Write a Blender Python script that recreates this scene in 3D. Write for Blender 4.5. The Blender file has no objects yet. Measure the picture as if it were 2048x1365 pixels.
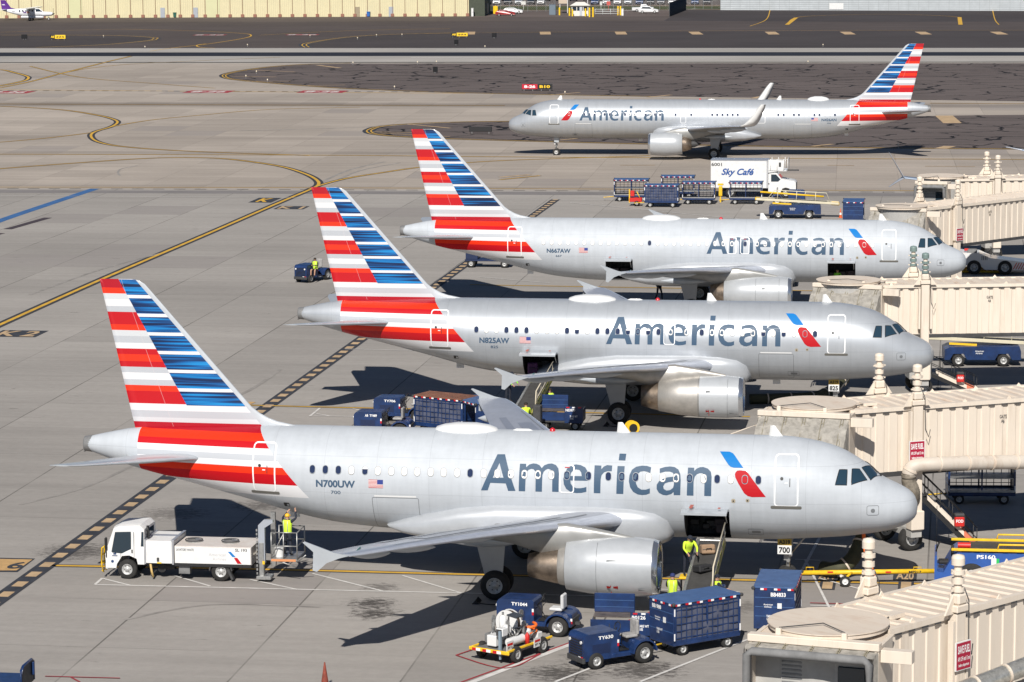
import bpy, bmesh, math, random
from mathutils import Matrix, Vector
random.seed(7)
R = math.radians; PI = math.pi
SC = bpy.context.scene; COL = SC.collection

# ------------------------------------------------------------------ camera, sky, sun, exposure
CAM_H = 27.02; FOC = 6117.5; TILT = R(8.2248); ROLL = -0.00610569
cam = bpy.data.cameras.new('camera'); cam.sensor_width = 36; cam.lens = FOC/2048*36
cam.clip_start = 1; cam.clip_end = 6000
camo = bpy.data.objects.new('camera', cam); COL.objects.link(camo)
camo.matrix_world = Matrix.Translation((0, 0, CAM_H)) @ Matrix.Rotation(PI/2-TILT, 4, 'X') @ Matrix.Rotation(ROLL, 4, 'Z')
SC.camera = camo
SUN_EL = R(40); SUN_DIR = Vector((-.147*math.cos(SUN_EL), -.989*math.cos(SUN_EL), math.sin(SUN_EL))).normalized()
world = bpy.data.worlds.new('World'); SC.world = world; world.use_nodes = True
wn = world.node_tree.nodes; wl = world.node_tree.links
sky = wn.new('ShaderNodeTexSky'); sky.sky_type = 'NISHITA'; sky.sun_disc = False
sky.sun_elevation = SUN_EL; sky.sun_rotation = math.atan2(SUN_DIR.x, SUN_DIR.y)
sky.air_density = .7; sky.dust_density = .2; sky.ozone_density = 2.5; sky.altitude = 400
bg = wn['Background']; bg.inputs[1].default_value = .05
wl.new(sky.outputs[0], bg.inputs[0])
sun = bpy.data.lights.new('sun', 'SUN'); sun.energy = 4.9; sun.angle = R(.5); sun.color = (1, .955, .89)
suno = bpy.data.objects.new('sun', sun); COL.objects.link(suno)
suno.rotation_euler = SUN_DIR.to_track_quat('Z', 'Y').to_euler()
SC.view_settings.view_transform = 'Standard'; SC.view_settings.look = 'None'
SC.view_settings.exposure = .20; SC.view_settings.gamma = 1
SC.cycles.max_bounces = 6; SC.cycles.diffuse_bounces = 3; SC.cycles.glossy_bounces = 3

# ------------------------------------------------------------------ places measured on the ground
def G(u, v, z=0.):
    c, s = math.cos(-ROLL), math.sin(-ROLL); du, dv = u-1024, v-682.5
    a = (c*du-s*dv)/FOC; b = -(s*du+c*dv)/FOC
    d = Vector((a, math.cos(TILT)+b*math.sin(TILT), -math.sin(TILT)+b*math.cos(TILT)))
    return Vector((0, 0, CAM_H))+d*((z-CAM_H)/d.z)
AX = R(-8.4)       # bearing of the gate area; the runway runs at -6.3 degrees
RW = R(-6.3)

# ------------------------------------------------------------------ materials
MATS = {}
def nt(m): return m.node_tree.nodes, m.node_tree.links
def mat(name, col, rough=.5, metal=0., var=.0, vs=2., coat=0., spec=.5, grime=None):
    if name in MATS: return MATS[name]
    m = bpy.data.materials.new(name); m.use_nodes = True; n, l = nt(m); b = n['Principled BSDF']
    b.inputs['Base Color'].default_value = (*col, 1); b.inputs['Roughness'].default_value = rough
    b.inputs['Metallic'].default_value = metal; b.inputs['Coat Weight'].default_value = coat
    b.inputs['Coat Roughness'].default_value = .12
    b.inputs['Specular IOR Level'].default_value = spec
    if var:
        tc = n.new('ShaderNodeTexCoord'); no = n.new('ShaderNodeTexNoise'); no.inputs['Scale'].default_value = vs
        no.inputs['Detail'].default_value = 6; no.inputs['Roughness'].default_value = .65
        l.new(tc.outputs['Object'], no.inputs['Vector'])
        mr = n.new('ShaderNodeMapRange'); mr.inputs[1].default_value = .3; mr.inputs[2].default_value = .7
        l.new(no.outputs[0], mr.inputs[0])
        mx = n.new('ShaderNodeMix'); mx.data_type = 'RGBA'
        g = grime or tuple(c*(1-var) for c in col); k = tuple(min(1, c*(1+var*.5)) for c in col) if not grime else col
        mx.inputs[6].default_value = (*g, 1); mx.inputs[7].default_value = (*k, 1)
        l.new(mr.outputs[0], mx.inputs[0]); l.new(mx.outputs[2], b.inputs['Base Color'])
        mr2 = n.new('ShaderNodeMapRange'); mr2.inputs[3].default_value = min(1, rough+.12); mr2.inputs[4].default_value = max(0, rough-.05)
        l.new(no.outputs[0], mr2.inputs[0]); l.new(mr2.outputs[0], b.inputs['Roughness'])
    MATS[name] = m; return m
def math_node(n, l, op, a, b=None, c=None):
    x = n.new('ShaderNodeMath'); x.operation = op
    for i, q in enumerate((a, b, c)):
        if q is None: continue
        if isinstance(q, (int, float)): x.inputs[i].default_value = q
        else: l.new(q, x.inputs[i])
    return x.outputs[0]
def ramp(n, l, fac, stops, const=True):
    r = n.new('ShaderNodeValToRGB'); cr = r.color_ramp; cr.interpolation = 'CONSTANT' if const else 'LINEAR'
    cr.elements[0].position = stops[0][0]; cr.elements[0].color = (*stops[0][1], 1)
    cr.elements[1].position = stops[1][0]; cr.elements[1].color = (*stops[1][1], 1)
    for p, c in stops[2:]:
        e = cr.elements.new(p); e.color = (*c, 1)
    l.new(fac, r.inputs[0]); return r.outputs[0]
def mixc(n, l, fac, a, b, mode='MIX'):
    x = n.new('ShaderNodeMix'); x.data_type = 'RGBA'; x.blend_type = mode
    for i, q in ((0, fac), (6, a), (7, b)):
        if isinstance(q, (int, float)): x.inputs[i].default_value = q
        elif isinstance(q, tuple): x.inputs[i].default_value = (*q, 1)
        else: l.new(q, x.inputs[i])
    return x.outputs[2]
def gcoord(n, l, rot, scale):
    tc = n.new('ShaderNodeTexCoord'); mp = n.new('ShaderNodeMapping')
    mp.vector_type = 'POINT'
    r0 = n.new('ShaderNodeMapping'); r0.inputs['Rotation'].default_value = (0, 0, -rot)
    l.new(tc.outputs['Object'], r0.inputs[0]); l.new(r0.outputs[0], mp.inputs[0]); mp.inputs['Scale'].default_value = scale
    return r0.outputs[0], mp.outputs[0]
def noise(n, l, vec, sc, det=6, ro=.6):
    x = n.new('ShaderNodeTexNoise'); x.inputs['Scale'].default_value = sc; x.inputs['Detail'].default_value = det
    x.inputs['Roughness'].default_value = ro; l.new(vec, x.inputs['Vector']); return x.outputs[0]
def maprange(n, l, v, a, b, c=0., d=1.):
    x = n.new('ShaderNodeMapRange'); x.inputs[1].default_value = a; x.inputs[2].default_value = b
    x.inputs[3].default_value = c; x.inputs[4].default_value = d; l.new(v, x.inputs[0]); return x.outputs[0]

def ground_mat(name, col, rot, joint=0, streak=.25, cracks=False, spots=0., crack_col=(.012, .011, .012), bands=(), stains=()):
    m = bpy.data.materials.new(name); m.use_nodes = True; n, l = nt(m); b = n['Principled BSDF']
    b.inputs['Roughness'].default_value = .9; b.inputs['Specular IOR Level'].default_value = .2
    rc, st = gcoord(n, l, rot, (.035, .55, 1))
    s1 = noise(n, l, st, 1., 8, .7); _, st2 = gcoord(n, l, rot, (.12, 1.6, 1)); s2 = noise(n, l, st2, 1., 5, .6)
    big = noise(n, l, rc, .035, 4); fine = noise(n, l, rc, 2.2, 6, .75)
    k = maprange(n, l, s1, .3, .7, 1-streak, 1+streak*.6)
    k2 = maprange(n, l, s2, .3, .7, 1-streak*.4, 1+streak*.4)
    k3 = maprange(n, l, big, .35, .65, .9, 1.08); k4 = maprange(n, l, fine, .2, .8, .9, 1.1)
    k = math_node(n, l, 'MULTIPLY', math_node(n, l, 'MULTIPLY', k, k2), math_node(n, l, 'MULTIPLY', k3, k4))
    c = mixc(n, l, 1., col, k, 'MULTIPLY')
    if bands or stains:
        sp_ = n.new('ShaderNodeSeparateXYZ'); l.new(rc, sp_.inputs[0])
    for bc, hw, dk in bands:                             # tracks worn by years of wheels along the taxi lines
        g = maprange(n, l, math_node(n, l, 'ABSOLUTE', math_node(n, l, 'SUBTRACT', math_node(n, l, 'ADD', sp_.outputs[1], math_node(n, l, 'MULTIPLY', big, hw*1.2)), bc+hw*.6)), hw, hw*.25)
        c = mixc(n, l, math_node(n, l, 'MULTIPLY', g, math_node(n, l, 'MULTIPLY', maprange(n, l, s2, .3, .6, .5, 1), dk)), c, (.10, .085, .075))
    for (sx0, sy0, rad, dk) in stains:                   # oil and soot where vehicles stand
        vs_ = n.new('ShaderNodeVectorMath'); vs_.operation = 'DISTANCE'; tc2 = n.new('ShaderNodeTexCoord'); l.new(tc2.outputs['Object'], vs_.inputs[0]); vs_.inputs[1].default_value = (sx0, sy0, 0)
        fo = maprange(n, l, vs_.outputs[1], rad, rad*.15); nz = noise(n, l, gcoord(n, l, rot, (1, 2.2, 1))[1], 2.6, 6, .75)
        e = maprange(n, l, math_node(n, l, 'ADD', nz, math_node(n, l, 'MULTIPLY', fo, .22)), .58, .70)
        c = mixc(n, l, math_node(n, l, 'MULTIPLY', math_node(n, l, 'MULTIPLY', e, math_node(n, l, 'GREATER_THAN', fo, .01)), math_node(n, l, 'MULTIPLY', maprange(n, l, fo, 0, .5), dk)), c, (.045, .04, .037))
    if joint:                                            # slab joints, every slab a shade of its own
        sx = n.new('ShaderNodeSeparateXYZ'); l.new(rc, sx.inputs[0])
        def line(v, per, off, w):
            f = math_node(n, l, 'FRACT', math_node(n, l, 'DIVIDE', math_node(n, l, 'ADD', v, off), per))
            return math_node(n, l, 'LESS_THAN', f, w/per)
        jx = line(sx.outputs[0], 6.0, 1.15+600, .07); jy = line(sx.outputs[1], 7.6, .6, .05)
        br = noise(n, l, rc, .12, 3)
        jx = math_node(n, l, 'MULTIPLY', jx, maprange(n, l, br, .38, .56, .25, .85))
        jy = math_node(n, l, 'MULTIPLY', jy, maprange(n, l, br, .42, .62, .05, .5))
        cb = n.new('ShaderNodeCombineXYZ')
        l.new(math_node(n, l, 'FLOOR', math_node(n, l, 'DIVIDE', math_node(n, l, 'ADD', sx.outputs[0], 601.15), 6.)), cb.inputs[0])
        l.new(math_node(n, l, 'FLOOR', math_node(n, l, 'DIVIDE', math_node(n, l, 'ADD', sx.outputs[1], .6), 7.6)), cb.inputs[1])
        wnz = n.new('ShaderNodeTexWhiteNoise'); l.new(cb.outputs[0], wnz.inputs[0])
        c = mixc(n, l, 1., c, maprange(n, l, wnz.outputs[0], 0, 1, .90, 1.05), 'MULTIPLY')
        c = mixc(n, l, math_node(n, l, 'MULTIPLY', math_node(n, l, 'GREATER_THAN', wnz.outputs[0], .955), .5), c, (.22, .20, .19))
        j = math_node(n, l, 'MULTIPLY', math_node(n, l, 'MAXIMUM', jx, jy), joint)
        c = mixc(n, l, j, c, (.05, .045, .04))
    if cracks:
        wv = n.new('ShaderNodeVectorMath'); wv.operation = 'SCALE'; wv.inputs[3].default_value = 4.5
        nn = n.new('ShaderNodeTexNoise'); nn.inputs['Scale'].default_value = .22; nn.inputs['Detail'].default_value = 5
        l.new(rc, nn.inputs['Vector']); l.new(nn.outputs[1], wv.inputs[0])
        av = n.new('ShaderNodeVectorMath'); l.new(rc, av.inputs[0]); l.new(wv.outputs[0], av.inputs[1])
        vo = n.new('ShaderNodeTexVoronoi'); vo.feature = 'DISTANCE_TO_EDGE'; vo.inputs['Scale'].default_value = .125
        l.new(av.outputs[0], vo.inputs['Vector'])
        e = math_node(n, l, 'LESS_THAN', vo.outputs[0], .023)
        e = math_node(n, l, 'MULTIPLY', e, math_node(n, l, 'GREATER_THAN', noise(n, l, rc, .10, 3), .40))
        c = mixc(n, l, e, c, crack_col)
    if spots:
        sp = noise(n, l, gcoord(n, l, rot, (.5, 2.2, 1))[1], .9, 5, .7)
        sp2 = noise(n, l, rc, .07, 3)
        e = math_node(n, l, 'MULTIPLY', maprange(n, l, sp, .635, .70), maprange(n, l, sp2, .42, .58))
        c = mixc(n, l, math_node(n, l, 'MULTIPLY', e, spots), c, (.07, .062, .055))
    l.new(c, b.inputs['Base Color']); return m

# ------------------------------------------------------------------ mesh helpers
class MB:
    def __init__(s): s.v = []; s.f = []; s.m = []; s.sm = []
    def add(s, vs, fs, mi=0, smooth=False, M=None):
        o = len(s.v)
        for p in vs:
            p = Vector(p); s.v.append(M @ p if M is not None else p)
        for f in fs: s.f.append([i+o for i in f]); s.m.append(mi); s.sm.append(smooth)
        return s
    def box(s, c, d, mi=0, M=None, b=0.):
        x, y, z = c; a, e, h = d[0]/2, d[1]/2, d[2]/2
        if b <= 0:
            vs = [(x+i*a, y+j*e, z+k*h) for i in (-1, 1) for j in (-1, 1) for k in (-1, 1)]
            return s.add(vs, [(0, 1, 3, 2), (4, 6, 7, 5), (0, 4, 5, 1), (2, 3, 7, 6), (0, 2, 6, 4), (1, 5, 7, 3)], mi, False, M)
        b = min(b, a*.9, e*.9, h*.9); vs = []; idx = {}
        for i in (-1, 1):
            for j in (-1, 1):
                for k in (-1, 1):
                    for ax in range(3):
                        q = [i*a, j*e, k*h]; 
                        for t in range(3):
                            if t != ax: q[t] -= (i, j, k)[t]*b
                        idx[(i, j, k, ax)] = len(vs); vs.append((x+q[0], y+q[1], z+q[2]))
        fs = []
        for ax in range(3):
            for sg in (-1, 1):
                o = [t for t in range(3) if t != ax]; loop = []
                for p, q in ((-1, -1), (1, -1), (1, 1), (-1, 1)):
                    key = [0, 0, 0]; key[ax] = sg; key[o[0]] = p; key[o[1]] = q; loop.append(idx[(*key, ax)])
                if (sg > 0) == (ax == 1): loop.reverse()
                fs.append(loop)
        for i in (-1, 1):
            for j in (-1, 1):
                for k in (-1, 1):
                    f = [idx[(i, j, k, 0)], idx[(i, j, k, 1)], idx[(i, j, k, 2)]]
                    if i*j*k < 0: f.reverse()
                    fs.append(f)
        for ax in range(3):
            o = [t for t in range(3) if t != ax]
            for p in (-1, 1):
                for q in (-1, 1):
                    k1 = [0]*3; k2 = [0]*3; k1[ax] = -1; k2[ax] = 1
                    for kk in (k1, k2): kk[o[0]] = p; kk[o[1]] = q
                    f = [idx[(*k1, o[0])], idx[(*k2, o[0])], idx[(*k2, o[1])], idx[(*k1, o[1])]]
                    if (p*q < 0) != (ax == 1): f.reverse()
                    fs.append(f)
        return s.add(vs, fs, mi, False, M)
    def cyl(s, p0, p1, r0, r1=None, n=12, mi=0, caps=True, M=None, smooth=True):
        r1 = r0 if r1 is None else r1; p0 = Vector(p0); p1 = Vector(p1); d = (p1-p0)
        q = d.to_track_quat('Z', 'Y'); vs = []
        for p, r in ((p0, r0), (p1, r1)):
            for i in range(n):
                t = 2*PI*i/n; vs.append(p+q @ Vector((r*math.cos(t), r*math.sin(t), 0)))
        s.add(vs, [(i, (i+1) % n, n+(i+1) % n, n+i) for i in range(n)], mi, smooth, M)
        if caps:
            if r0 > 1e-4: s.add(vs[:n], [tuple(reversed(range(n)))], mi, False, M)
            if r1 > 1e-4: s.add(vs[n:], [tuple(range(n))], mi, False, M)
        return s
    def tube(s, pts, r, n=6, mi=0, M=None, closed=False):
        pts = [Vector(p) for p in pts]; N = len(pts); vs = []; up = Vector((0, 0, 1))
        for i, p in enumerate(pts):
            a = pts[i-1] if (i > 0 or closed) else p; b = pts[(i+1) % N] if (i < N-1 or closed) else p
            d = (b-a).normalized(); x = d.cross(up)
            if x.length < .05: x = d.cross(Vector((0, 1, 0)))
            x.normalize(); y = x.cross(d)
            for k in range(n):
                t = 2*PI*k/n; vs.append(p+x*(r*math.cos(t))+y*(r*math.sin(t)))
        fs = []
        for i in range(N if closed else N-1):
            j = (i+1) % N
            for k in range(n): fs.append((i*n+k, j*n+k, j*n+(k+1) % n, i*n+(k+1) % n))
        if not closed: fs += [tuple(range(n)), tuple(reversed([(N-1)*n+k for k in range(n)]))]
        return s.add(vs, fs, mi, True, M)
    def prism(s, poly, a, b, axis='y', mi=0, M=None):
        def P(p, t): return {'y': (p[0], t, p[1]), 'x': (t, p[0], p[1]), 'z': (p[0], p[1], t)}[axis]
        n = len(poly); vs = [P(p, a) for p in poly]+[P(p, b) for p in poly]
        fs = [tuple(range(n)), tuple(reversed(range(n, 2*n)))]+[(i, n+i, n+(i+1) % n, (i+1) % n) for i in range(n)]
        return s.add(vs, fs, mi, False, M)
    def lathe(s, prof, c=(0, 0, 0), axis='x', n=32, mi=0, M=None, sq=(1, 1)):
        vs = []
        for (t, r) in prof:
            for k in range(n):
                a = 2*PI*k/n; p, q = r*math.cos(a)*sq[0], r*math.sin(a)*sq[1]
                v = {'x': (t, p, q), 'y': (p, t, q), 'z': (p, q, t)}[axis]
                vs.append((v[0]+c[0], v[1]+c[1], v[2]+c[2]))
        fs = []
        for i in range(len(prof)-1):
            for k in range(n): fs.append((i*n+k, i*n+(k+1) % n, (i+1)*n+(k+1) % n, (i+1)*n+k))
        return s.add(vs, fs, mi, True, M)
    def loft(s, rings, mi=0, caps=True, M=None, smooth=True):
        n = len(rings[0]); vs = [p for r in rings for p in r]; fs = []
        for i in range(len(rings)-1):
            for k in range(n): fs.append((i*n+k, i*n+(k+1) % n, (i+1)*n+(k+1) % n, (i+1)*n+k))
        s.add(vs, fs, mi, smooth, M)
        if caps: s.add(rings[0], [tuple(range(n))], mi, False, M); s.add(rings[-1], [tuple(reversed(range(n)))], mi, False, M)
        return s
    def build(s, name, mats, parent=None, loc=None, rz=None, fix=True):
        me = bpy.data.meshes.new(name); me.from_pydata([tuple(v) for v in s.v], [], s.f)
        if not isinstance(mats, (list, tuple)): mats = [mats]
        for m in mats: me.materials.append(m)
        me.polygons.foreach_set('material_index', s.m); me.polygons.foreach_set('use_smooth', s.sm)
        if fix:
            bm = bmesh.new(); bm.from_mesh(me); bmesh.ops.recalc_face_normals(bm, faces=bm.faces); bm.to_mesh(me); bm.free()
        me.update(); o = bpy.data.objects.new(name, me); COL.objects.link(o)
        if parent: o.parent = parent
        if loc: o.location = loc
        if rz is not None: o.rotation_euler.z = rz
        return o
def thing(name, label, cat, loc=(0, 0, 0), rz=0, group=None):
    o = bpy.data.objects.new(name, None); COL.objects.link(o); o.location = loc; o.rotation_euler = (0, 0, rz)
    o.empty_display_size = .3; return tag(o, label, cat, group)
def tag(o, label, cat, group=None):
    o['label'] = label; o['category'] = cat
    if group: o['group'] = group
    return o
def struct(o): o['kind'] = 'structure'; return o
def copy_tree(o, parent=None):
    c = o.copy(); COL.objects.link(c); c.parent = parent
    for ch in list(o.children): copy_tree(ch, c)
    return c
def text_mesh(body, bold=0., shear=0., sx=1.):
    cu = bpy.data.curves.new('t', 'FONT'); cu.body = body; cu.size = 1; cu.offset = bold; cu.shear = shear; cu.resolution_u = 4
    cu.space_line = .95
    o = bpy.data.objects.new('t', cu); COL.objects.link(o)
    dg = bpy.context.evaluated_depsgraph_get(); dg.update(); me = bpy.data.meshes.new_from_object(o.evaluated_get(dg))
    COL.objects.unlink(o); bpy.data.objects.remove(o); bpy.data.curves.remove(cu); return me
def text_bm(body, x0, x1, z0, z1=None, bold=0., shear=0.):
    """flat text in the x-z plane fitted to the box; x0 > x1 mirrors it"""
    me = text_mesh(body, bold, shear); bm = bmesh.new(); bm.from_mesh(me); bpy.data.meshes.remove(me)
    xs = [v.co.x for v in bm.verts]; ys = [v.co.y for v in bm.verts]; a, b, c, d = min(xs), max(xs), min(ys), max(ys)
    for v in bm.verts:
        fx = (v.co.x-a)/(b-a); fz = (v.co.y-c)/(d-c)
        if z1 is None: zz = z0+(v.co.y-c)*abs(x1-x0)/(b-a)
        else: zz = z0+fz*(z1-z0)
        v.co = (x0+fx*(x1-x0), 0, zz)
    return bm
def text_on(parent, body, mtx, w, h, m, name='lettering', bold=0.01, shear=0.):
    """lettering plate: text centred on mtx, its x to the right and z up, facing -y"""
    bm = text_bm(body, -w/2, w/2, -h/2, h/2, bold, shear); bm.transform(mtx)
    me = bpy.data.meshes.new(name); bm.to_mesh(me); bm.free(); me.materials.append(m)
    o = bpy.data.objects.new(name, me); COL.objects.link(o)
    if parent: o.parent = parent
    return o
def face(x, y, z, rz=0., tilt=0.):   # a frame for text_on: faces -y, turned by rz about z
    return Matrix.Translation((x, y, z)) @ Matrix.Rotation(rz, 4, 'Z') @ Matrix.Rotation(tilt, 4, 'X')

M_white = mat('white_paint', (.70, .70, .69), .42, var=.10, vs=3)
M_whitetext = mat('white_lettering', (.8, .8, .8), .5)
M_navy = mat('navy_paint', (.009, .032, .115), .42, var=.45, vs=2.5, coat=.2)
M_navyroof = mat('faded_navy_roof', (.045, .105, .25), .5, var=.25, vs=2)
M_navyd = mat('dark_navy_paint', (.008, .02, .07), .5, var=.3)
M_rubber = mat('tyre_rubber', (.025, .024, .023), .85, var=.35, vs=6)
M_black = mat('black_trim', (.015, .015, .016), .55)
M_steel = mat('worn_steel', (.42, .42, .41), .4, .7, var=.3, vs=5)
M_rim = mat('grey_wheel_rim', (.50, .50, .49), .45, .3, var=.35, vs=9)
M_grey = mat('mid_grey_metal', (.22, .22, .22), .5, .3, var=.3, vs=4)
M_dark = mat('dark_grey_metal', (.06, .06, .062), .6, .2, var=.3, vs=4)
M_yellow = mat('safety_yellow', (.80, .50, .02), .45, var=.2, vs=4)
M_red = mat('safety_red', (.55, .02, .015), .45, var=.1)
M_orange = mat('orange_rubber', (.85, .16, .02), .55, var=.1)
M_hivis = mat('hi_vis_yellow', (.60, .85, .05), .8, var=.15, vs=8)
M_skin = mat('skin', (.42, .24, .16), .6, var=.1)
M_clothd = mat('dark_work_clothes', (.018, .022, .035), .9, var=.3, vs=8)
M_glass = mat('dark_glass', (.015, .03, .045), .06, 0, spec=.8)
def streaky(name, col, dirt, sc, amount, rough=.55):
    m = bpy.data.materials.new(name); m.use_nodes = True; n, l = nt(m); b = n['Principled BSDF']; b.inputs['Roughness'].default_value = rough
    tc = n.new('ShaderNodeTexCoord'); mp = n.new('ShaderNodeMapping'); mp.inputs['Scale'].default_value = sc; l.new(tc.outputs['Object'], mp.inputs[0])
    a = noise(n, l, mp.outputs[0], 1., 6, .7); q = noise(n, l, tc.outputs['Object'], .45, 4, .6)
    c = mixc(n, l, math_node(n, l, 'MULTIPLY', math_node(n, l, 'MULTIPLY', maprange(n, l, a, .48, .72), maprange(n, l, q, .35, .65)), amount), col, dirt)
    c = mixc(n, l, 1., c, maprange(n, l, q, .3, .7, .95, 1.03), 'MULTIPLY'); l.new(c, b.inputs['Base Color']); MATS[name] = m; return m
M_beige = streaky('jet_bridge_beige', (.70, .615, .515), (.36, .27, .19), (3.2, 3.2, .28), .5)
M_beiged = streaky('jet_bridge_roof', (.67, .58, .48), (.42, .25, .15), (2.6, .5, 1.), .8, .6)
M_canvas = mat('canopy_canvas', (.33, .31, .275), .85, var=.4, vs=4)
M_shade = mat('jet_bridge_grey_panel', (.40, .39, .37), .6, var=.15)
M_retro_r = mat('reflective_red', (.5, .01, .02), .4); M_retro_w = mat('reflective_white', (.8, .8, .8), .4)
# ------------------------------------------------------------------ ground, pavement and markings
CONC = ground_mat('apron_concrete', (.322, .300, .276), AX, joint=.8, streak=.10, spots=.85, stains=[(-5.3, 118.8, 1.2, .6), (-5.5, 116.0, 1.5, .9), (-5.3, 114.3, 1.5, .9), (1.6, 105.0, 2.0, .8), (4.6, 105.4, 2.2, .8), (2.9, 107.2, 1.8, .6), (-18.3, 125.9, 2.6, .7), (-15.1, 133.8, 2.5, .5), (-11.4, 135.5, 2., .6), (8.8, 115, 1.6, .5), (-6, 158, 3, .5)])
TAXI = ground_mat('taxiway_concrete', (.375, .328, .283), RW, joint=.38, streak=.16, bands=[(403., 5.5, .62), (325.5, 3., .38), (286.5, 1.6, .3), (345, 4, .25)])
ASPH = ground_mat('infield_asphalt', (.118, .097, .091), RW, streak=.22, cracks=True)
ASPH2 = ground_mat('far_asphalt', (.085, .070, .066), RW, streak=.28)
ASPHD = ground_mat('dark_asphalt', (.060, .052, .052), RW, streak=.2)
RWYC = ground_mat('runway_concrete', (.36, .34, .315), RW, streak=.14)
RWYDK = ground_mat('runway_blue_black', (.020, .023, .034), RW, streak=.4)
LAND = ground_mat('desert_ground', (.20, .155, .12), RW, streak=.2)
GRASS = ground_mat('dry_grass', (.075, .085, .035), RW, streak=.5)
def sheet(name, pts, m, z, add=True):
    mb = MB(); mb.add([(p[0], p[1], z) for p in pts], [tuple(range(len(pts)))])
    return struct(mb.build(name, m))
def ext(a, b, e=.6):
    A, B = G(*a), G(*b); d = (B-A)*e; return A-d, B+d
def strip(name, l0, r0, l1, r1, m, z):
    """a band of pavement between two lines seen across the picture, carried on past both sides"""
    A, B = ext((0, l0), (2048, r0)); C_, D = ext((0, l1), (2048, r1)); return sheet(name, [A, B, D, C_], m, z)
mb = MB(); mb.add([(-2500, -300, -.004), (2500, -300, -.004), (2500, 3800, -.004), (-2500, 3800, -.004)], [(0, 1, 2, 3)])
struct(mb.build('ground', LAND))
A, B = ext((0, 378), (2048, 384.5), 1.2)
sheet('apron', [A, B, Vector((160, 20, 0)), Vector((-140, 20, 0))], CONC, 0)
strip('taxiway', 125, 124, 378, 384.5, TAXI, 0)
strip('drain_strip', 380.5, 387.5, 386, 394, mat('drain_concrete', (.19, .175, .17), .9, var=.15, vs=.3), .004)
strip('runway', 97.5, 96.8, 126.2, 125.3, RWYC, .0)
strip('runway_dark_band', 105.5, 104.5, 113, 112, RWYDK, .004)  # dark blue-black band along the runway
strip('parallel_taxiway', 46, 40, 97.6, 96.9, ASPH2, .0)
strip('far_apron', 26, 22, 46.1, 40.1, ground_mat('far_apron_asphalt', (.10, .082, .074), RW, streak=.18), 0.)
sheet('infield', [G(*p) for p in [(445, 153), (452, 148), (480, 142), (520, 136.5), (560, 133), (620, 129.5), (700, 127.5), (1300, 127), (2300, 127), (2300, 207), (2048, 203), (1300, 193), (1100, 190), (930, 186), (800, 182), (700, 178), (620, 173.5), (560, 168), (500, 163), (465, 159)]], ASPH, .004)
sheet('infield_taxiway_island', [G(*p) for p in [(733, 263), (742, 258), (765, 253), (820, 249), (930, 245), (1100, 243), (1500, 238), (1950, 231), (2300, 228), (2300, 303), (2048, 298.5), (1750, 296), (1450, 292), (1100, 284), (950, 279.5), (850, 276), (780, 272), (745, 268)]], ASPH, .004)
DARKC = mat('dark_line_border', (.035, .035, .04), .8, var=.3, vs=1)
sheet('infield_island', [G(*p) for p in [(604, 90), (620, 85), (680, 76), (760, 70), (900, 66), (1400, 63), (2300, 60), (2300, 96.5), (620, 96), (606, 94)]], ASPHD, .004)
sheet('infield_island_patch', [G(*p) for p in [(-260, 95), (-260, 72), (120, 71), (235, 72), (300, 75.5), (306, 78), (290, 82), (200, 90), (90, 95)]], ASPHD, .004)
sheet('new_asphalt', [G(*p) for p in [(1328, 42), (1365, 20), (2400, 22), (2400, 44), (1700, 44)]], ASPHD, .004)
W_yel = mat('yellow_marking', (.62, .36, .035), .8, var=.25, vs=.8)
W_wht = mat('white_marking', (.62, .60, .57), .8, var=.25, vs=1.5)
W_red = mat('red_marking', (.33, .03, .04), .8, var=.25, vs=1)
W_blu = mat('blue_marking', (.035, .12, .30), .8, var=.25, vs=.6)
W_blk = mat('black_marking', (.035, .038, .048), .8, var=.5, vs=1.2)
W_tan = mat('worn_tan_marking', (.47, .33, .19), .85, var=.3, vs=1)
def smooth_pts(pts, k=6):
    if len(pts) < 3: return pts
    out = []; P = [pts[0]]+pts+[pts[-1]]
    for i in range(1, len(P)-2):
        for j in range(k):
            t = j/k; a, b, c, d = P[i-1], P[i], P[i+1], P[i+2]
            out.append(.5*((2*b)+(c-a)*t+(2*a-5*b+4*c-d)*t*t+(3*b-a-3*c+d)*t**3))
    return out+[pts[-1]]
def ribbon(mb, pts, w, z, mi=0, off=0.):
    n = len(pts); vs = []
    for i, p in enumerate(pts):
        d = pts[min(n-1, i+1)]-pts[max(0, i-1)]; d.z = 0; d.normalize(); q = Vector((-d.y, d.x, 0))
        for sgn in (-.5, .5): a = p+q*(off+w*sgn); vs.append((a.x, a.y, z))
    mb.add(vs, [(2*i, 2*i+1, 2*i+3, 2*i+2) for i in range(n-1)], mi)
def marking(name, lines, mats, z=.012):
    """lines: (pixel points, width, material index[, black border])"""
    mb = MB()
    for i, ln in enumerate(lines):
        pts = smooth_pts([G(*p) for p in ln[0]]); dz = i*.0006
        if len(ln) > 3: ribbon(mb, pts, ln[1]+ln[3]*2, z+dz-.004, 1)
        ribbon(mb, pts, ln[1], z+dz, ln[2])
    return struct(mb.build(name, mats, fix=False))
Y = 0
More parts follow.
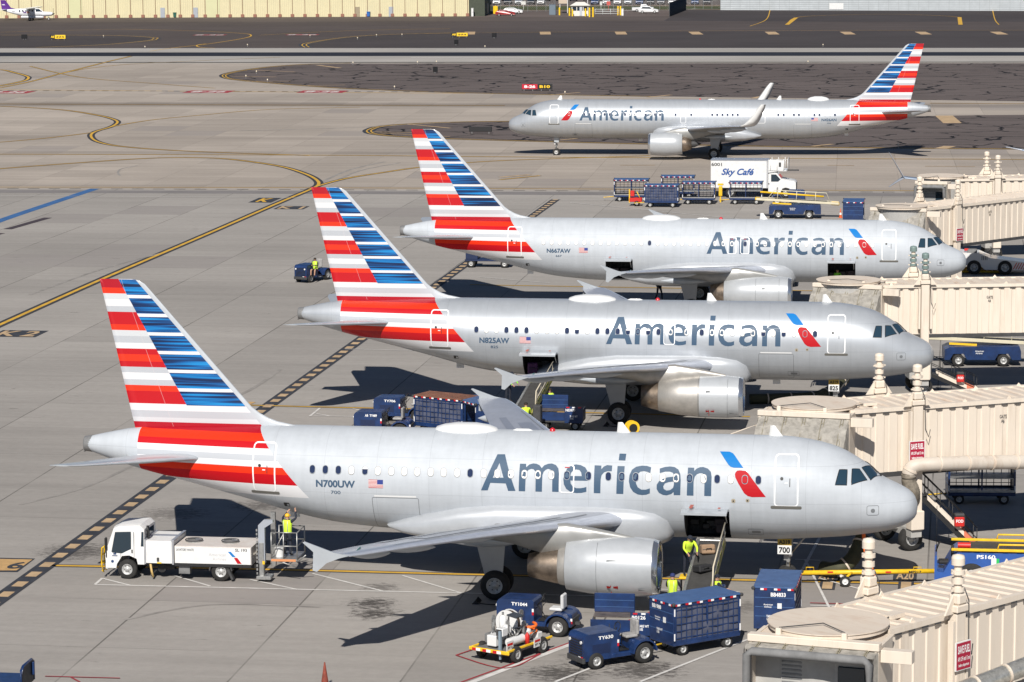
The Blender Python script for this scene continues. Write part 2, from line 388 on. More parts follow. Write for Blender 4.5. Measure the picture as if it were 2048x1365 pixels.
marking('taxiway_centre_lines', [
    ([(-40, 668), (200, 560.5), (420, 466), (560, 405), (628, 376.5)], .32, Y, .3),
    ([(-120, 349), (0, 338), (160, 326), (300, 317), (400, 316), (470, 320), (560, 333), (610, 348), (634, 361), (636, 371), (618, 380)], .32, Y, .3),
    ([(634, 373), (665, 364), (700, 356), (760, 346.5), (850, 334), (1000, 322), (1300, 312)], .3, Y, .22),
    ([(-100, 211), (0, 213), (120, 220), (190, 230), (224, 238), (235, 245), (222, 254), (190, 264), (182, 273), (196, 284), (240, 293), (340, 301), (480, 307), (620, 311.5)], .3, Y, .3),
    ([(-100, 292), (0, 285), (100, 276), (190, 265)], .25, Y, .2),
    ([(222, 254), (300, 241), (400, 231), (540, 219.5), (720, 215)], .22, Y, .15),
    ([(-200, 308), (0, 309), (640, 311), (1050, 314.5), (1700, 318), (2200, 320)], .3, Y, .2),
    ([(-200, 207), (0, 208.5), (650, 211), (1010, 211.5)], .3, Y, .35),
    ([(1860, 207), (2200, 209)], .3, Y, .35),
    ([(-60, 140), (0, 140), (30, 146), (54, 153), (56, 158), (45, 163), (0, 172), (-60, 180)], .4, Y, .3),
    ([(0, 176), (60, 164), (120, 148), (160, 138), (215, 124), (262, 113)], .3, Y, .2),
    ([(60, 133), (160, 155), (300, 167), (430, 177)], .22, Y, .15),
    ([(120, 148), (180, 137), (260, 129), (400, 122), (560, 115)], .22, Y, .1),
    ([(1000, 360), (1080, 352)], .3, Y, .15),
    ([(300, 103), (350, 96), (420, 88), (488, 77), (502, 71), (480, 67), (380, 62), (250, 59)], .3, Y),
    ([(430, 97), (400, 95), (394, 91), (412, 88)], .3, Y),
    ([(250, 59), (100, 62), (0, 65)], .25, Y), ([(520, 71), (700, 62), (900, 58)], .25, Y),
    ([(830, 68), (1100, 65), (1500, 62), (2200, 61)], .22, Y),
    ([(1574, 50), (1592, 36), (1660, 31), (1780, 29), (1880, 32), (1918, 35)], .25, Y),
    ([(1574, 50), (1592, 36)], .9, Y), ([(1919, 35), (1921, 50)], .9, Y),
    ([(1500, 53), (1532, 40), (1540, 21)], .22, Y), ([(1985, 20), (1990, 40), (1998, 50)], .22, Y),
], [W_yel, DARKC])
def loop2(px, w, gap):
    pts = smooth_pts([G(*p) for p in px]); mb = MB()
    ribbon(mb, pts, w, .012); ribbon(mb, pts, w, .0126, 0, gap); ribbon(mb, pts, w*3+gap*2, .008, 1, gap/2)
    return struct(mb.build('infield_edge_line', [W_yel, W_blk], fix=False))
loop2([(700, 126.5), (620, 128.5), (540, 134), (480, 142), (452, 148), (445, 153), (462, 159), (520, 165), (620, 173), (720, 179), (930, 186.5), (1300, 193.5)], .18, .5)
loop2([(1300, 239), (1100, 242), (930, 244), (820, 248), (760, 253), (738, 259), (734, 264), (748, 269), (800, 274), (950, 280), (1300, 289), (1700, 296), (2200, 300)], .18, .5)
loop2([(900, 66), (760, 70), (680, 76), (620, 85), (604, 90), (610, 95)], .2, .8)
loop2([(0, 71), (120, 71), (235, 72), (300, 75.5), (306, 78), (290, 82), (200, 90), (70, 95)], .2, .8)
marking('runway_edge_lines', [([(-900, 97.5), (2900, 96.5)], .7, 0), ([(-900, 127), (2900, 125.8)], .7, 0), ([(872, 100.5), (1132, 100.5)], .5, 0),
    ([(822, 115.5), (1095, 115.5)], .7, 0)], [W_wht, DARKC], .008)
marking('infield_chevrons', [([(1390+i*150-(0 if i else 3), 64), (1396+i*150+8*i*.3, 69.5)], 2.2, 0) for i in range(-3, 5)]+
    [([(635, 131), (680, 136.5)], .8, 0), ([(505, 140.5), (590, 144.5)], .45, 0), ([(462, 153), (552, 154.5)], .45, 0), ([(490, 163.5), (582, 163)], .45, 0), ([(605, 172), (690, 170.5)], .45, 0),
     ([(1100, 191), (1160, 185.5)], .5, 0), ([(1296, 195), (1342, 190.5)], .7, 0), ([(1506, 197), (1532, 192)], .9, 0), ([(1888, 232), (1905, 247)], 2.2, 0), ([(1880, 298), (1900, 293)], 1.4, 0),
     ([(1625, 293), (1665, 289)], .6, 0), ([(815, 249), (900, 257)], .5, 0), ([(745, 264.5), (840, 266)], .4, 0), ([(760, 267), (900, 274)], .35, 0), ([(1120, 281), (1160, 277)], .5, 0)], [W_tan, DARKC], .012)
def dashes(name, a, b, z, n, w, m, frac=.5, m0=0):
    mb = MB(); A, B = G(*a), G(*b)
    for i in range(n):
        p = A.lerp(B, (i+.2)/n); q = A.lerp(B, (i+.2+frac)/n); ribbon(mb, [p, q], w, z)
    return struct(mb.build(name, m, fix=False))
marking('movement_area_line', [([(-400, 374.5), (600, 376), (1830, 382), (2500, 385)], .22, 0, .12)], [W_yel, W_blk], .012)
dashes('movement_area_dashes', (-200, 376.6), (2200, 386.5), .0166, 56, .22, W_blk, .55)
dashes('holding_position_dashes', (-200, 181), (900, 184.5), .0126, 46, .7, W_blk)
marking('holding_position_line', [([(-200, 180), (0, 180), (930, 187.5)], .4, 0)], [W_yel, DARKC], .012)
# the ladder-edged road crossing the gate area
mb = MB(); zl, zr = G(-60, 1241), G(1112, 399); d = (zr-zl); L_ = d.length; d.normalize(); q = Vector((-d.y, d.x, 0))
ribbon(mb, [zl, zr], .84, .012, 0)
k = 0; t = .3
while t < L_-.8:
    p = zl+d*t; ribbon(mb, [p, p+d*.9], .46, .016, 1); t += 1.82; k += 1
struct(mb.build('vehicle_road_marking', [W_blk, W_tan], fix=False))
marking('gate_lead_in_lines', [([(92, 1131.5), (400, 1137), (600, 1141), (1000, 1151), (1500, 1161), (1900, 1169.5)], .26, 0, .12),
    ([(440, 808), (505, 811), (700, 816), (1000, 822), (1500, 834)], .2, 0, .11),
    ([(940, 570), (1400, 578), (1700, 584)], .2, 0, .1)], [W_yel, W_blk], .012)
sheet('stand_number_panel', [G(*p) for p in [(-60, 1115), (70, 1118), (35, 1145), (-60, 1144)]], W_blk, .012)
sheet('stand_number_field', [G(*p) for p in [(-60, 1118), (65, 1120), (33, 1142), (-60, 1142)]], mat('stand_panel_orange', (.50, .31, .13), .85, var=.25, vs=2), .016)
sheet('gate_panel', [G(*p) for p in [(470, 803), (512, 805), (495, 812), (455, 810)]], mat('stand_panel_orange', (.5, .31, .13)), .016)
ENV = [([(926, 1372), (1140, 1290), (1330, 1220)], .26, 0), ([(915, 1368), (1140, 1286), (1330, 1214)], .10, 2), ([(190, 1170), (925, 1187), (1330, 1195)], .12, 0), ([(205, 1157), (190, 1170)], .12, 0), ([(206, 1158), (262, 1172)], .11, 0),
    ([(345, 1151), (420, 1173)], .11, 0), ([(500, 1160), (595, 1180)], .11, 0), ([(625, 1148), (765, 1183)], .11, 0), ([(805, 1152), (925, 1188)], .11, 0),
    ([(620, 833), (640, 817)], .12, 0), ([(618, 832), (860, 838)], .1, 0), ([(632, 828), (660, 833)], .1, 0), ([(705, 818), (780, 836)], .1, 0),
    ([(1110, 1365), (1185, 1336)], .13, 0), ([(1280, 1365), (1480, 1286), (1560, 1258)], .13, 0), ([(1320, 1180), (1480, 1185)], .1, 0),
    ([(1640, 1158), (1730, 1182)], .11, 0), ([(1620, 1212), (1760, 1216)], .12, 0), ([(1620, 1207), (1760, 1211)], .10, 2), ([(1600, 1150), (1640, 1075)], .13, 0), ([(1590, 1120), (1640, 1122)], .13, 0),
    ([(1140, 406), (1500, 441)], .14, 0), ([(0, 392), (1100, 400)], .12, 0), ([(1100, 400), (2100, 411)], .12, 0), ([(690, 699), (860, 703)], .10, 0), ([(958, 555), (1100, 567)], .1, 0), ([(1610, 1120), (1700, 1300)], .1, 0),
    ([(912, 1312), (1010, 1338), (1080, 1310)], .08, 2), ([(912, 1312), (980, 1289)], .08, 2), ([(90, 1354), (240, 1358)], .08, 2), ([(140, 1355), (160, 1366)], .07, 2)]
marking('equipment_area_lines', [(a, b, c) for a, b, c in ENV], [W_wht, DARKC, W_red], .012)
marking('vehicle_road_blue_line', [([(-80, 473), (0, 442), (100, 408), (190, 378)], .95, 0)], [W_blu, DARKC], .012)
marking('trench_drain', [([(15, 459), (96, 436)], .75, 0), ([(-30, 475), (2, 467)], .75, 0)], [mat('drain_grate', (.05, .035, .04), .7), DARKC], .012)
for a, b, c in (([(1655, 331), (1708, 331.5)], .35, 1), ([(1240, 331), (1310, 331)], .35, 1), ([(1850, 333), (1950, 333.5)], .35, 1), ([(1000, 355), (1060, 350)], .6, 1)):
    marking('nose_wheel_mark', [(a, b, 0, .1)], [W_tan, W_blk], .012)
def ground_text(s, u, v, w, h, m, name, bgm=None, rz=0., flip=False, pad=.25):
    p = G(u, v); mt = Matrix.Translation((p.x, p.y, .02)) @ Matrix.Rotation(AX+rz, 4, 'Z') @ Matrix.Rotation(-PI/2, 4, 'X')
    o = text_on(None, s, mt, w, h, m, name, .03); struct(o)
    if bgm:
        mb = MB(); mb.box((0, 0, 0), (w+2*pad, h+2*pad, .004)); b = mb.build(name+'_panel', bgm, None, (p.x, p.y, .012), AX+rz); struct(b)
ground_text('K 2', 38, 668, 2.5, 2.4, W_tan, 'taxi_route_sign_marking', W_blk)
ground_text('K 1', 583, 416, 2.2, 2.2, W_tan, 'taxi_route_sign_marking', W_blk)
ground_text('K', 530, 401, 1.1, 3.4, W_yel, 'taxiway_letter_marking', W_blk, pad=.5)
for u in (18, 418, 645): ground_text('8-26', u, 184 if u > 50 else 185, 5.0, 3.4, W_wht, 'runway_holding_marking', W_red, pad=.8)
for u, v in ((420, 70.5), (605, 70)): ground_text('8-26', u, v, 6, 3., W_wht, 'runway_holding_marking', W_red)
ground_text('A 6', 2, 1131, 2.0, 1.3, W_blk, 'stand_number_marking', None, 0)
for i, u in enumerate((1655, 1810)): ground_text('A%d' % (19+i), u, 1153, .7, 1.3, W_tan, 'nose_wheel_stop_marking', W_blk, pad=.12)
for u in (1655, 1812):
    p = G(u, 1172); mb = MB(); mb.box((0, 0, 0), (.62, 1.5, .004)); mb.box((0, 0, .003), (.4, 1.2, .004), 1)
    struct(mb.build('stop_bar_marking', [W_blk, W_tan], None, (p.x, p.y, .0185), AX))

TY_ = mat('tyre_mark_grey', (.275, .255, .235), .9, var=.35, vs=.7)
marking('tyre_marks', [([(640, 366), (700, 340), (770, 324)], .35, 0), ([(662, 366), (720, 342), (800, 326)], .3, 0), ([(240, 352), (236, 345), (244, 338), (275, 332)], .25, 0), ([(60, 590), (200, 540), (330, 505)], .28, 0), ([(40, 1010), (170, 975), (300, 915)], .22, 0),
  ([(250, 1240), (420, 1210), (640, 1215)], .2, 0), ([(330, 830), (480, 790), (560, 740)], .25, 0), ([(900, 245), (700, 256), (480, 262)], .4, 0)], [TY_, DARKC], .007)
# ------------------------------------------------------------------ airliners
RED = (.46, .004, .010); RED2 = (.37, .003, .014); ORA = (.74, .030, .007); LW = (.66, .66, .67); LG = (.43, .45, .48); LS = (.54, .56, .58)
ZC = 3.9
XT = [0, .1, .34, .79, 1.43, 1.81, 2.19, 2.78, 3.34, 4.3, 5.44, 7, 25.5, 29.5, 31.7, 32.7, 33.6, 33.84]
VT = [-.5, -.22, .03, .27, .57, .93, 1.16, 1.51, 1.74, 1.96, 2.07, 2.07, 2.07, 1.95, 1.84, 1.66, 1.46, 1.40]
XB = [0, .03, .22, .6, 1.1, 2.07, 3, 4.3, 6, 20, 22.05, 23.5, 24.85, 26.5, 30.3, 31.4, 33.1, 33.6, 33.84]
VB = [-.66, -.93, -1.18, -1.4, -1.57, -1.75, -1.87, -1.97, -2.07, -2.07, -1.95, -1.79, -1.52, -1.08, -.14, .12, .63, .81, .86]
XW = [0, .1, .34, .8, 1.4, 2.1, 3, 4, 5, 6, 22, 24, 26, 28, 30, 32, 33, 33.6, 33.84]
VW = [.05, .45, .8, 1.1, 1.38, 1.6, 1.8, 1.92, 1.965, 1.975, 1.975, 1.92, 1.75, 1.42, 1.05, .68, .48, .34, .3]
def hermite(xs, ys, x):
    n = len(xs)
    if x <= xs[0]: return ys[0]
    if x >= xs[-1]: return ys[-1]
    i = max(k for k in range(n-1) if xs[k] <= x); h = xs[i+1]-xs[i]; t = (x-xs[i])/h
    def sl(k):
        if k == 0 or k == n-1: return 0 if k else (ys[1]-ys[0])/(xs[1]-xs[0])
        a = (ys[k]-ys[k-1])/(xs[k]-xs[k-1]); b = (ys[k+1]-ys[k])/(xs[k+1]-xs[k])
        return 0 if a*b <= 0 else 2*a*b/(a+b)
    return (2*t**3-3*t*t+1)*ys[i]+(t**3-2*t*t+t)*h*sl(i)+(-2*t**3+3*t*t)*ys[i+1]+(t**3-t*t)*h*sl(i+1)
class Fus:
    def __init__(s, fw, af): s.fw, s.af = fw, af
    def rx(s, x):
        a, b = s.fw, s.af
        if x > 10+a: return x-a if x < 17+a else (17 if x < 17+a+b else x-a-b)
        return min(x, 10)
    def prof(s, x):
        x = s.rx(x); return hermite(XT, VT, x), hermite(XB, VB, x), hermite(XW, VW, x)
    def y(s, x, z, off=0):
        t, b, w = s.prof(x); q = (z-ZC-(t+b)/2)/((t-b)/2); return w*math.sqrt(max(0, 1-q*q))+off
def paint(name, off, body=True, fin=False, metal=.05, base=(.44, .465, .495)):
    m = bpy.data.materials.new(name); m.use_nodes = True; n, l = nt(m); b = n['Principled BSDF']; matte = metal < .2 and not fin
    if matte: base = (.468, .497, .53)
    b.inputs['Coat Weight'].default_value = .03 if matte else .25; b.inputs['Coat Roughness'].default_value = .12; b.inputs['Specular IOR Level'].default_value = .16 if matte else .3
    tc = n.new('ShaderNodeTexCoord'); sx = n.new('ShaderNodeSeparateXYZ'); l.new(tc.outputs['Object'], sx.inputs[0])
    x = math_node(n, l, 'SUBTRACT', sx.outputs[0], off); z = sx.outputs[2]
    mp = n.new('ShaderNodeMapping'); mp.inputs['Scale'].default_value = (.5, 1, 2.2); l.new(tc.outputs['Object'], mp.inputs[0])
    no = noise(n, l, mp.outputs[0], 1.3, 7, .65)
    l.new(maprange(n, l, no, .3, .7, .60, .52) if metal < .2 else maprange(n, l, no, .3, .7, .46, .36), b.inputs['Roughness'])
    c = mixc(n, l, 1., base, maprange(n, l, no, .25, .75, .93, 1.04), 'MULTIPLY')
    mps = n.new('ShaderNodeMapping'); mps.inputs['Scale'].default_value = (2.6, 1, .22); l.new(tc.outputs['Object'], mps.inputs[0])
    c = mixc(n, l, 1., c, maprange(n, l, noise(n, l, mps.outputs[0], 1., 5, .7), .35, .7, 1.02, .93), 'MULTIPLY')
    if body:                                                   # skin joints: frames and stringer laps
        f = math_node(n, l, 'FRACT', math_node(n, l, 'DIVIDE', x, 2.13)); a = math_node(n, l, 'LESS_THAN', f, .008)
        for zz in (3.62, 5.05, 2.75):
            a = math_node(n, l, 'MAXIMUM', a, math_node(n, l, 'COMPARE', z, zz, .008))
        c = mixc(n, l, math_node(n, l, 'MULTIPLY', a, .33), c, (.22, .23, .25))
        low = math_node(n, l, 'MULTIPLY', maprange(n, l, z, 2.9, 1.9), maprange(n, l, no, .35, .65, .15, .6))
        c = mixc(n, l, low, c, (.25, .235, .21))              # mottled brown-grey, stronger towards the belly
    st = [(0, LW), (3.80, RED), (4.22, ORA), (4.51, LW), (4.74, LG), (5.01, LW), (5.22, RED), (5.44, ORA), (5.72, RED2), (5.98, LS), (6.175, LG), (6.435, LW),
          (6.71, RED), (7.245, ORA), (7.49, LG), (7.73, LW), (7.99, LG), (8.217, RED), (8.476, ORA), (8.735, RED), (8.975, LW), (9.22, LG), (9.5, LS), (9.72, ORA), (9.966, RED),
          (10.47, LG), (10.73, LW), (10.97, LS), (11.21, ORA), (11.47, RED2)]
    col = ramp(n, l, math_node(n, l, 'DIVIDE', z, 12.), [(p/12., q) for p, q in st])
    if fin:
        t = math_node(n, l, 'DIVIDE', math_node(n, l, 'SUBTRACT', 11.8, z), .758)
        fr = math_node(n, l, 'FRACT', t); gap = math_node(n, l, 'MULTIPLY', math_node(n, l, 'GREATER_THAN', fr, .79), math_node(n, l, 'LESS_THAN', fr, .965))
        mp2 = n.new('ShaderNodeMapping'); mp2.inputs['Scale'].default_value = (.30, 0, 8.5); l.new(tc.outputs['Object'], mp2.inputs[0])
        nb = noise(n, l, mp2.outputs[0], 1., 1, .4)
        q = math_node(n, l, 'SUBTRACT', nb, math_node(n, l, 'MULTIPLY', math_node(n, l, 'PINGPONG', math_node(n, l, 'ADD', t, .1), .5), .12))
        blue = ramp(n, l, q, [(.32, (.002, .010, .045)), (.43, (.002, .030, .12)), (.52, (.003, .11, .34)), (.65, (.007, .23, .55))], False)
        blue = mixc(n, l, gap, blue, LW)
        bm_ = math_node(n, l, 'MULTIPLY', math_node(n, l, 'LESS_THAN', x, math_node(n, l, 'ADD', math_node(n, l, 'MULTIPLY', math_node(n, l, 'SUBTRACT', z, 6.67), .54), 29.5)),
                        math_node(n, l, 'GREATER_THAN', z, 6.71))
        col = mixc(n, l, bm_, col, blue)
        rv = math_node(n, l, 'COMPARE', x, math_node(n, l, 'ADD', math_node(n, l, 'MULTIPLY', z, .345), 28.1), .012)
        col = mixc(n, l, math_node(n, l, 'MULTIPLY', rv, .35), col, (.6, .5, .5))
    mask = math_node(n, l, 'GREATER_THAN', x, math_node(n, l, 'ADD', math_node(n, l, 'MULTIPLY', z, .881), 21.16))
    if fin: mask = math_node(n, l, 'MULTIPLY', mask, 1)
    else: mask = math_node(n, l, 'MULTIPLY', math_node(n, l, 'MULTIPLY', mask, math_node(n, l, 'LESS_THAN', x, 31.45)), math_node(n, l, 'GREATER_THAN', z, 3.33))
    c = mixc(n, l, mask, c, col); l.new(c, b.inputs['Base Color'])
    l.new(math_node(n, l, 'MULTIPLY', math_node(n, l, 'SUBTRACT', 1, mask), metal), b.inputs['Metallic'])
    return m
def plain_paint(name, base, rough=.35, metal=.2):
    if name in MATS: return MATS[name]
    m = mat(name, base, rough, metal, var=.1, vs=1.6, coat=.4); return m
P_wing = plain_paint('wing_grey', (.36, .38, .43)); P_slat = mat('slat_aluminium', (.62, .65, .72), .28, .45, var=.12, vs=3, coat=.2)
P_under = plain_paint('wing_underside', (.30, .30, .29)); P_lt = plain_paint('light_fairing_paint', (.43, .46, .49))  # wing underside darkened, its shade put into the colour
P_white = mat('radome_white', (.70, .70, .69), .3, coat=.4); P_lip = mat('polished_lip', (.66, .68, .71), .2, .9)
P_exh = mat('exhaust_metal', (.36, .29, .23), .38, .9, var=.5, vs=2.5); P_nac = mat('nacelle_paint', (.44, .46, .48), .32, .15, var=.09, vs=2.2, coat=.4)
P_vmet = mat('bare_nacelle_metal', (.47, .45, .42), .42, .6, var=.2, vs=2); P_logo = mat('slate_blue_lettering', (.050, .092, .150), .55, .0, coat=.04, spec=.25)
P_blue = mat('emblem_blue', (.006, .165, .47), .6, spec=.2); P_redm = mat('emblem_red', (.42, .006, .012), .6, spec=.2)
P_line = mat('panel_outline_grey', (.16, .17, .18), .5); P_dwhite = mat('door_outline_white', (.85, .85, .85), .35); P_sill = mat('door_sill_grey', (.13, .125, .11), .5)
P_shade = mat('window_shade', (.86, .83, .78), .5); P_pane = mat('window_pane', (.018, .03, .075), .12, spec=.7); P_wrim = mat('window_rim', (.26, .28, .30), .5)
P_hold = mat('cargo_hold_lining', (.05, .05, .048), .8, var=.4)
def wrap(bm, F, s, off, xstep=0):
    zs = [v.co.z for v in bm.verts]; xs = [v.co.x for v in bm.verts]
    def cuts(a, b, st, co, no):
        k = math.ceil(a/st)*st
        while k < b:
            bmesh.ops.bisect_plane(bm, geom=bm.verts[:]+bm.edges[:]+bm.faces[:], dist=1e-5, plane_co=[k*t for t in co], plane_no=no); k += st
    cuts(min(zs), max(zs), .14, (0, 0, 1), (0, 0, 1))
    if xstep: cuts(min(xs), max(xs), xstep, (1, 0, 0), (1, 0, 0))
    for v in bm.verts: v.co.y = s*F.y(v.co.x, v.co.z, off)
def orient(bm, s):
    bm.normal_update()
    for f in bm.faces:
        if f.normal.y*s < 0: f.normal_flip()
def decal(root, F, s, name, polys, mats, off=.008, xstep=.4):
    """polys: list of (list of (x,z), material index); laid on the fuselage skin"""
    bm = bmesh.new()
    for poly, mi in polys:
        vs = [bm.verts.new((p[0], 0, p[1])) for p in poly]
        try: f = bm.faces.new(vs); f.material_index = mi
        except ValueError: pass
    wrap(bm, F, s, off, xstep); orient(bm, s)
    me = bpy.data.meshes.new(name); bm.to_mesh(me); bm.free()
    for m in (mats if isinstance(mats, (list, tuple)) else [mats]): me.materials.append(m)
    o = bpy.data.objects.new(name, me); COL.objects.link(o); o.parent = root; return o
GL_ = [[(40,480),(208,78),(293,78),(430,486),(347,486),(320,397),(146,390),(117,480)],[(240,165),(172,330),(293,330)],
[(466,488),(470,173),(541,174),(543,212),(575,182),(620,170),(660,175),(695,192),(718,222),(745,190),(790,174),(830,172),(875,188),(905,225),(915,285),(914,497),(842,495),(842,300),(835,260),(815,238),(790,230),(765,240),(742,262),(730,300),(727,495),(655,493),(655,295),(648,258),(625,233),(600,230),(570,242),(545,275),(538,490)],
[(1225,437),(1225,495),(1170,508),(1110,510),(1050,498),(1000,460),(972,405),(965,345),(975,280),(1005,225),(1050,192),(1100,182),(1155,190),(1205,215),(1235,260),(1241,330),(1238,366),(1045,362),(1050,400),(1075,435),(1115,452),(1160,452),(1195,446)],[(1043,310),(1050,275),(1075,245),(1105,236),(1140,243),(1162,270),(1170,312)],
[(1384,195),(1385,235),(1412,205),(1447,190),(1505,195),(1503,258),(1457,256),(1417,270),(1392,300),(1383,350),(1381,512),(1308,510),(1308,192)],
[(1559,518),(1564,200),(1644,202),(1637,520)],[(1575,78),(1651,80),(1647,146),(1572,143)],
[(1939,215),(1932,280),(1902,265),(1862,256),(1822,262),(1787,295),(1774,345),(1777,395),(1797,440),(1837,468),(1887,468),(1932,452),(1932,512),(1892,528),(1847,532),(1797,525),(1747,495),(1712,440),(1697,370),(1702,300),(1727,240),(1772,208),(1837,197),(1892,200)],
[(2033,228),(2087,212),(2147,206),(2197,212),(2242,240),(2265,290),(2272,360),(2269,532),(2197,532),(2195,495),(2167,520),(2117,535),(2077,530),(2032,505),(2007,460),(2007,410),(2032,370),(2077,340),(2127,325),(2197,318),(2195,300),(2182,275),(2147,262),(2097,262),(2037,278)],[(2197,372),(2137,380),(2097,395),(2079,430),(2087,460),(2117,478),(2157,472),(2189,445),(2197,410)],
[(2341,536),(2347,218),(2415,220),(2417,255),(2442,230),(2477,215),(2517,213),(2567,230),(2602,265),(2612,320),(2610,543),(2534,541),(2535,340),(2527,300),(2507,280),(2477,280),(2447,292),(2425,320),(2415,365),(2415,538)]]
def title_bm(x0, x1, z0):
    cu = bpy.data.curves.new('t', 'CURVE'); cu.dimensions = '2D'; cu.fill_mode = 'BOTH'
    for g in GL_:
        sp = cu.splines.new('POLY'); sp.points.add(len(g)-1)
        for p, (X, Y_) in zip(sp.points, g):
            h_ = 480+.02454*(X-40)-Y_; z = h_*.00334 if h_ < 320 else 1.069+(h_-320)*.0036; p.co = (x0+(X-40)/2570*(x1-x0), z0+z, 0, 1)
        sp.use_cyclic_u = True
    o = bpy.data.objects.new('t', cu); COL.objects.link(o); dg = bpy.context.evaluated_depsgraph_get(); dg.update(); me = bpy.data.meshes.new_from_object(o.evaluated_get(dg))
    COL.objects.unlink(o); bpy.data.objects.remove(o); bpy.data.curves.remove(cu); bm = bmesh.new(); bm.from_mesh(me); bpy.data.meshes.remove(me)
    bmesh.ops.remove_doubles(bm, verts=bm.verts, dist=1e-5)
    for v in bm.verts: v.co = (v.co.x, 0, v.co.y)
    return bm
def decal_text(root, F, s, name, body, x0, x1, z0, z1, m, bold=.0, off=.008):
    bm = title_bm(x0, x1, z0) if body == 'American' else text_bm(body, x0, x1, z0, z1, bold); wrap(bm, F, s, off); orient(bm, s)
    me = bpy.data.meshes.new(name); bm.to_mesh(me); bm.free(); me.materials.append(m)
    o = bpy.data.objects.new(name, me); COL.objects.link(o); o.parent = root; return o
def rrect(x0, x1, z0, z1, r, k=5):
    out = []
    for cx, cz, a0 in ((x1-r, z1-r, 0), (x0+r, z1-r, 90), (x0+r, z0+r, 180), (x1-r, z0+r, 270)):
        for i in range(k+1):
            a = R(a0+90*i/k); out.append((cx+r*math.cos(a), cz+r*math.sin(a)))
    return out
def ring(outer, inner, mi=0):
    n = len(outer); return [([outer[i], outer[(i+1) % n], inner[(i+1) % n], inner[i]], mi) for i in range(n)]
def oring(x0, x1, z0, z1, r, w, mi=0): return ring(rrect(x0, x1, z0, z1, r), rrect(x0+w, x1-w, z0+w, z1-w, max(r-w, .01)), mi)
WIN = {}
def window_mesh(kind, s):
    if (kind, s) in WIN: return WIN[(kind, s)]
    F0 = Fus(0, 0); mb = MB(); z0 = 4.54
    def P(p, off): return (p[0], s*F0.y(12, z0+p[1], off), p[1])
    o = rrect(-.122, .122, -.175, .175, .115, 4); i_ = rrect(-.103, .103, -.155, .155, .10, 4); n = len(o)
    mb.add([P(p, .012) for p in o]+[P(p, .014) for p in i_], [(k, (k+1) % n, n+(k+1) % n, n+k) for k in range(n)], 0)
    if kind == 'half':
        top = [p for p in i_ if p[1] > .02]; bot = [p for p in i_ if p[1] <= .02]
        top = [p for p in i_[:n//2]]; bot = [p for p in i_[n//2:]]
        mb.add([P(p, .010) for p in i_], [tuple(range(n//2)), tuple(range(n//2, n)), (n//2-1, n//2, n-1, 0)], 1)
        mb.m[-2] = 2; mb.m[-1] = 2
    else: mb.add([P(p, .010) for p in i_], [tuple(range(n))], 1)
    o_ = mb.build('window', [P_wrim if kind != 'white' else mat('window_rim_light', (.25, .25, .25), .5), P_pane if kind == 'dark' else P_shade, P_pane]); me = o_.data
    COL.objects.unlink(o_); bpy.data.objects.remove(o_)
    bm = bmesh.new(); bm.from_mesh(me); orient(bm, s); bm.to_mesh(me); bm.free()
    WIN[(kind, s)] = me; return me
def wheel_set(root, x, y, z, r, w, name='wheel', rimm=None, parent_name=None):
    mb = MB(); pr = [(-w/2, r*.55), (-w/2, r*.86), (-w*.36, r*.97), (-w*.15, r), (w*.15, r), (w*.36, r*.97), (w/2, r*.86), (w/2, r*.55)]
    mb.lathe(pr, (x, y, z), 'y', 26); t = mb.build(name, M_rubber, root)
    mb = MB(); mb.lathe([(-w*.42, .01), (-w*.42, r*.2), (-w*.30, r*.22), (-w*.28, r*.45), (-w/2*.98, r*.5), (-w/2, r*.56), (w/2, r*.56), (w/2*.98, r*.5), (w*.28, r*.45), (w*.30, r*.22), (w*.42, r*.2), (w*.42, .01)], (x, y, z), 'y', 20)
    for k in range(6):
        a = k*PI/3
        for sg in (-1, 1): mb.cyl((x+math.cos(a)*r*.33, y+sg*w*.25, z+math.sin(a)*r*.33), (x+math.cos(a)*r*.33, y+sg*w*.33, z+math.sin(a)*r*.33), r*.05, n=6, mi=1)
    mb.build('rim', [rimm or M_rim, M_dark], t); return t
def blade_pts(sec, n=None): pass
def airfoil(x, y, z, ch, th, inc, flip=1):
    cs = [0, .012, .04, .09, .16, .28, .42, .58, .75, .9, 1.]; up = []; lo = []
    for c in cs:
        t = 5*(.2969*math.sqrt(c)-.126*c-.3516*c*c+.2843*c**3-.1036*c**4)*th
        zz = z-c*ch*math.tan(inc); up.append((x+c*ch, y, zz+t*1.15)); lo.append((x+c*ch, y, zz-t*.85))
    return up+lo[::-1][:-1] if True else None
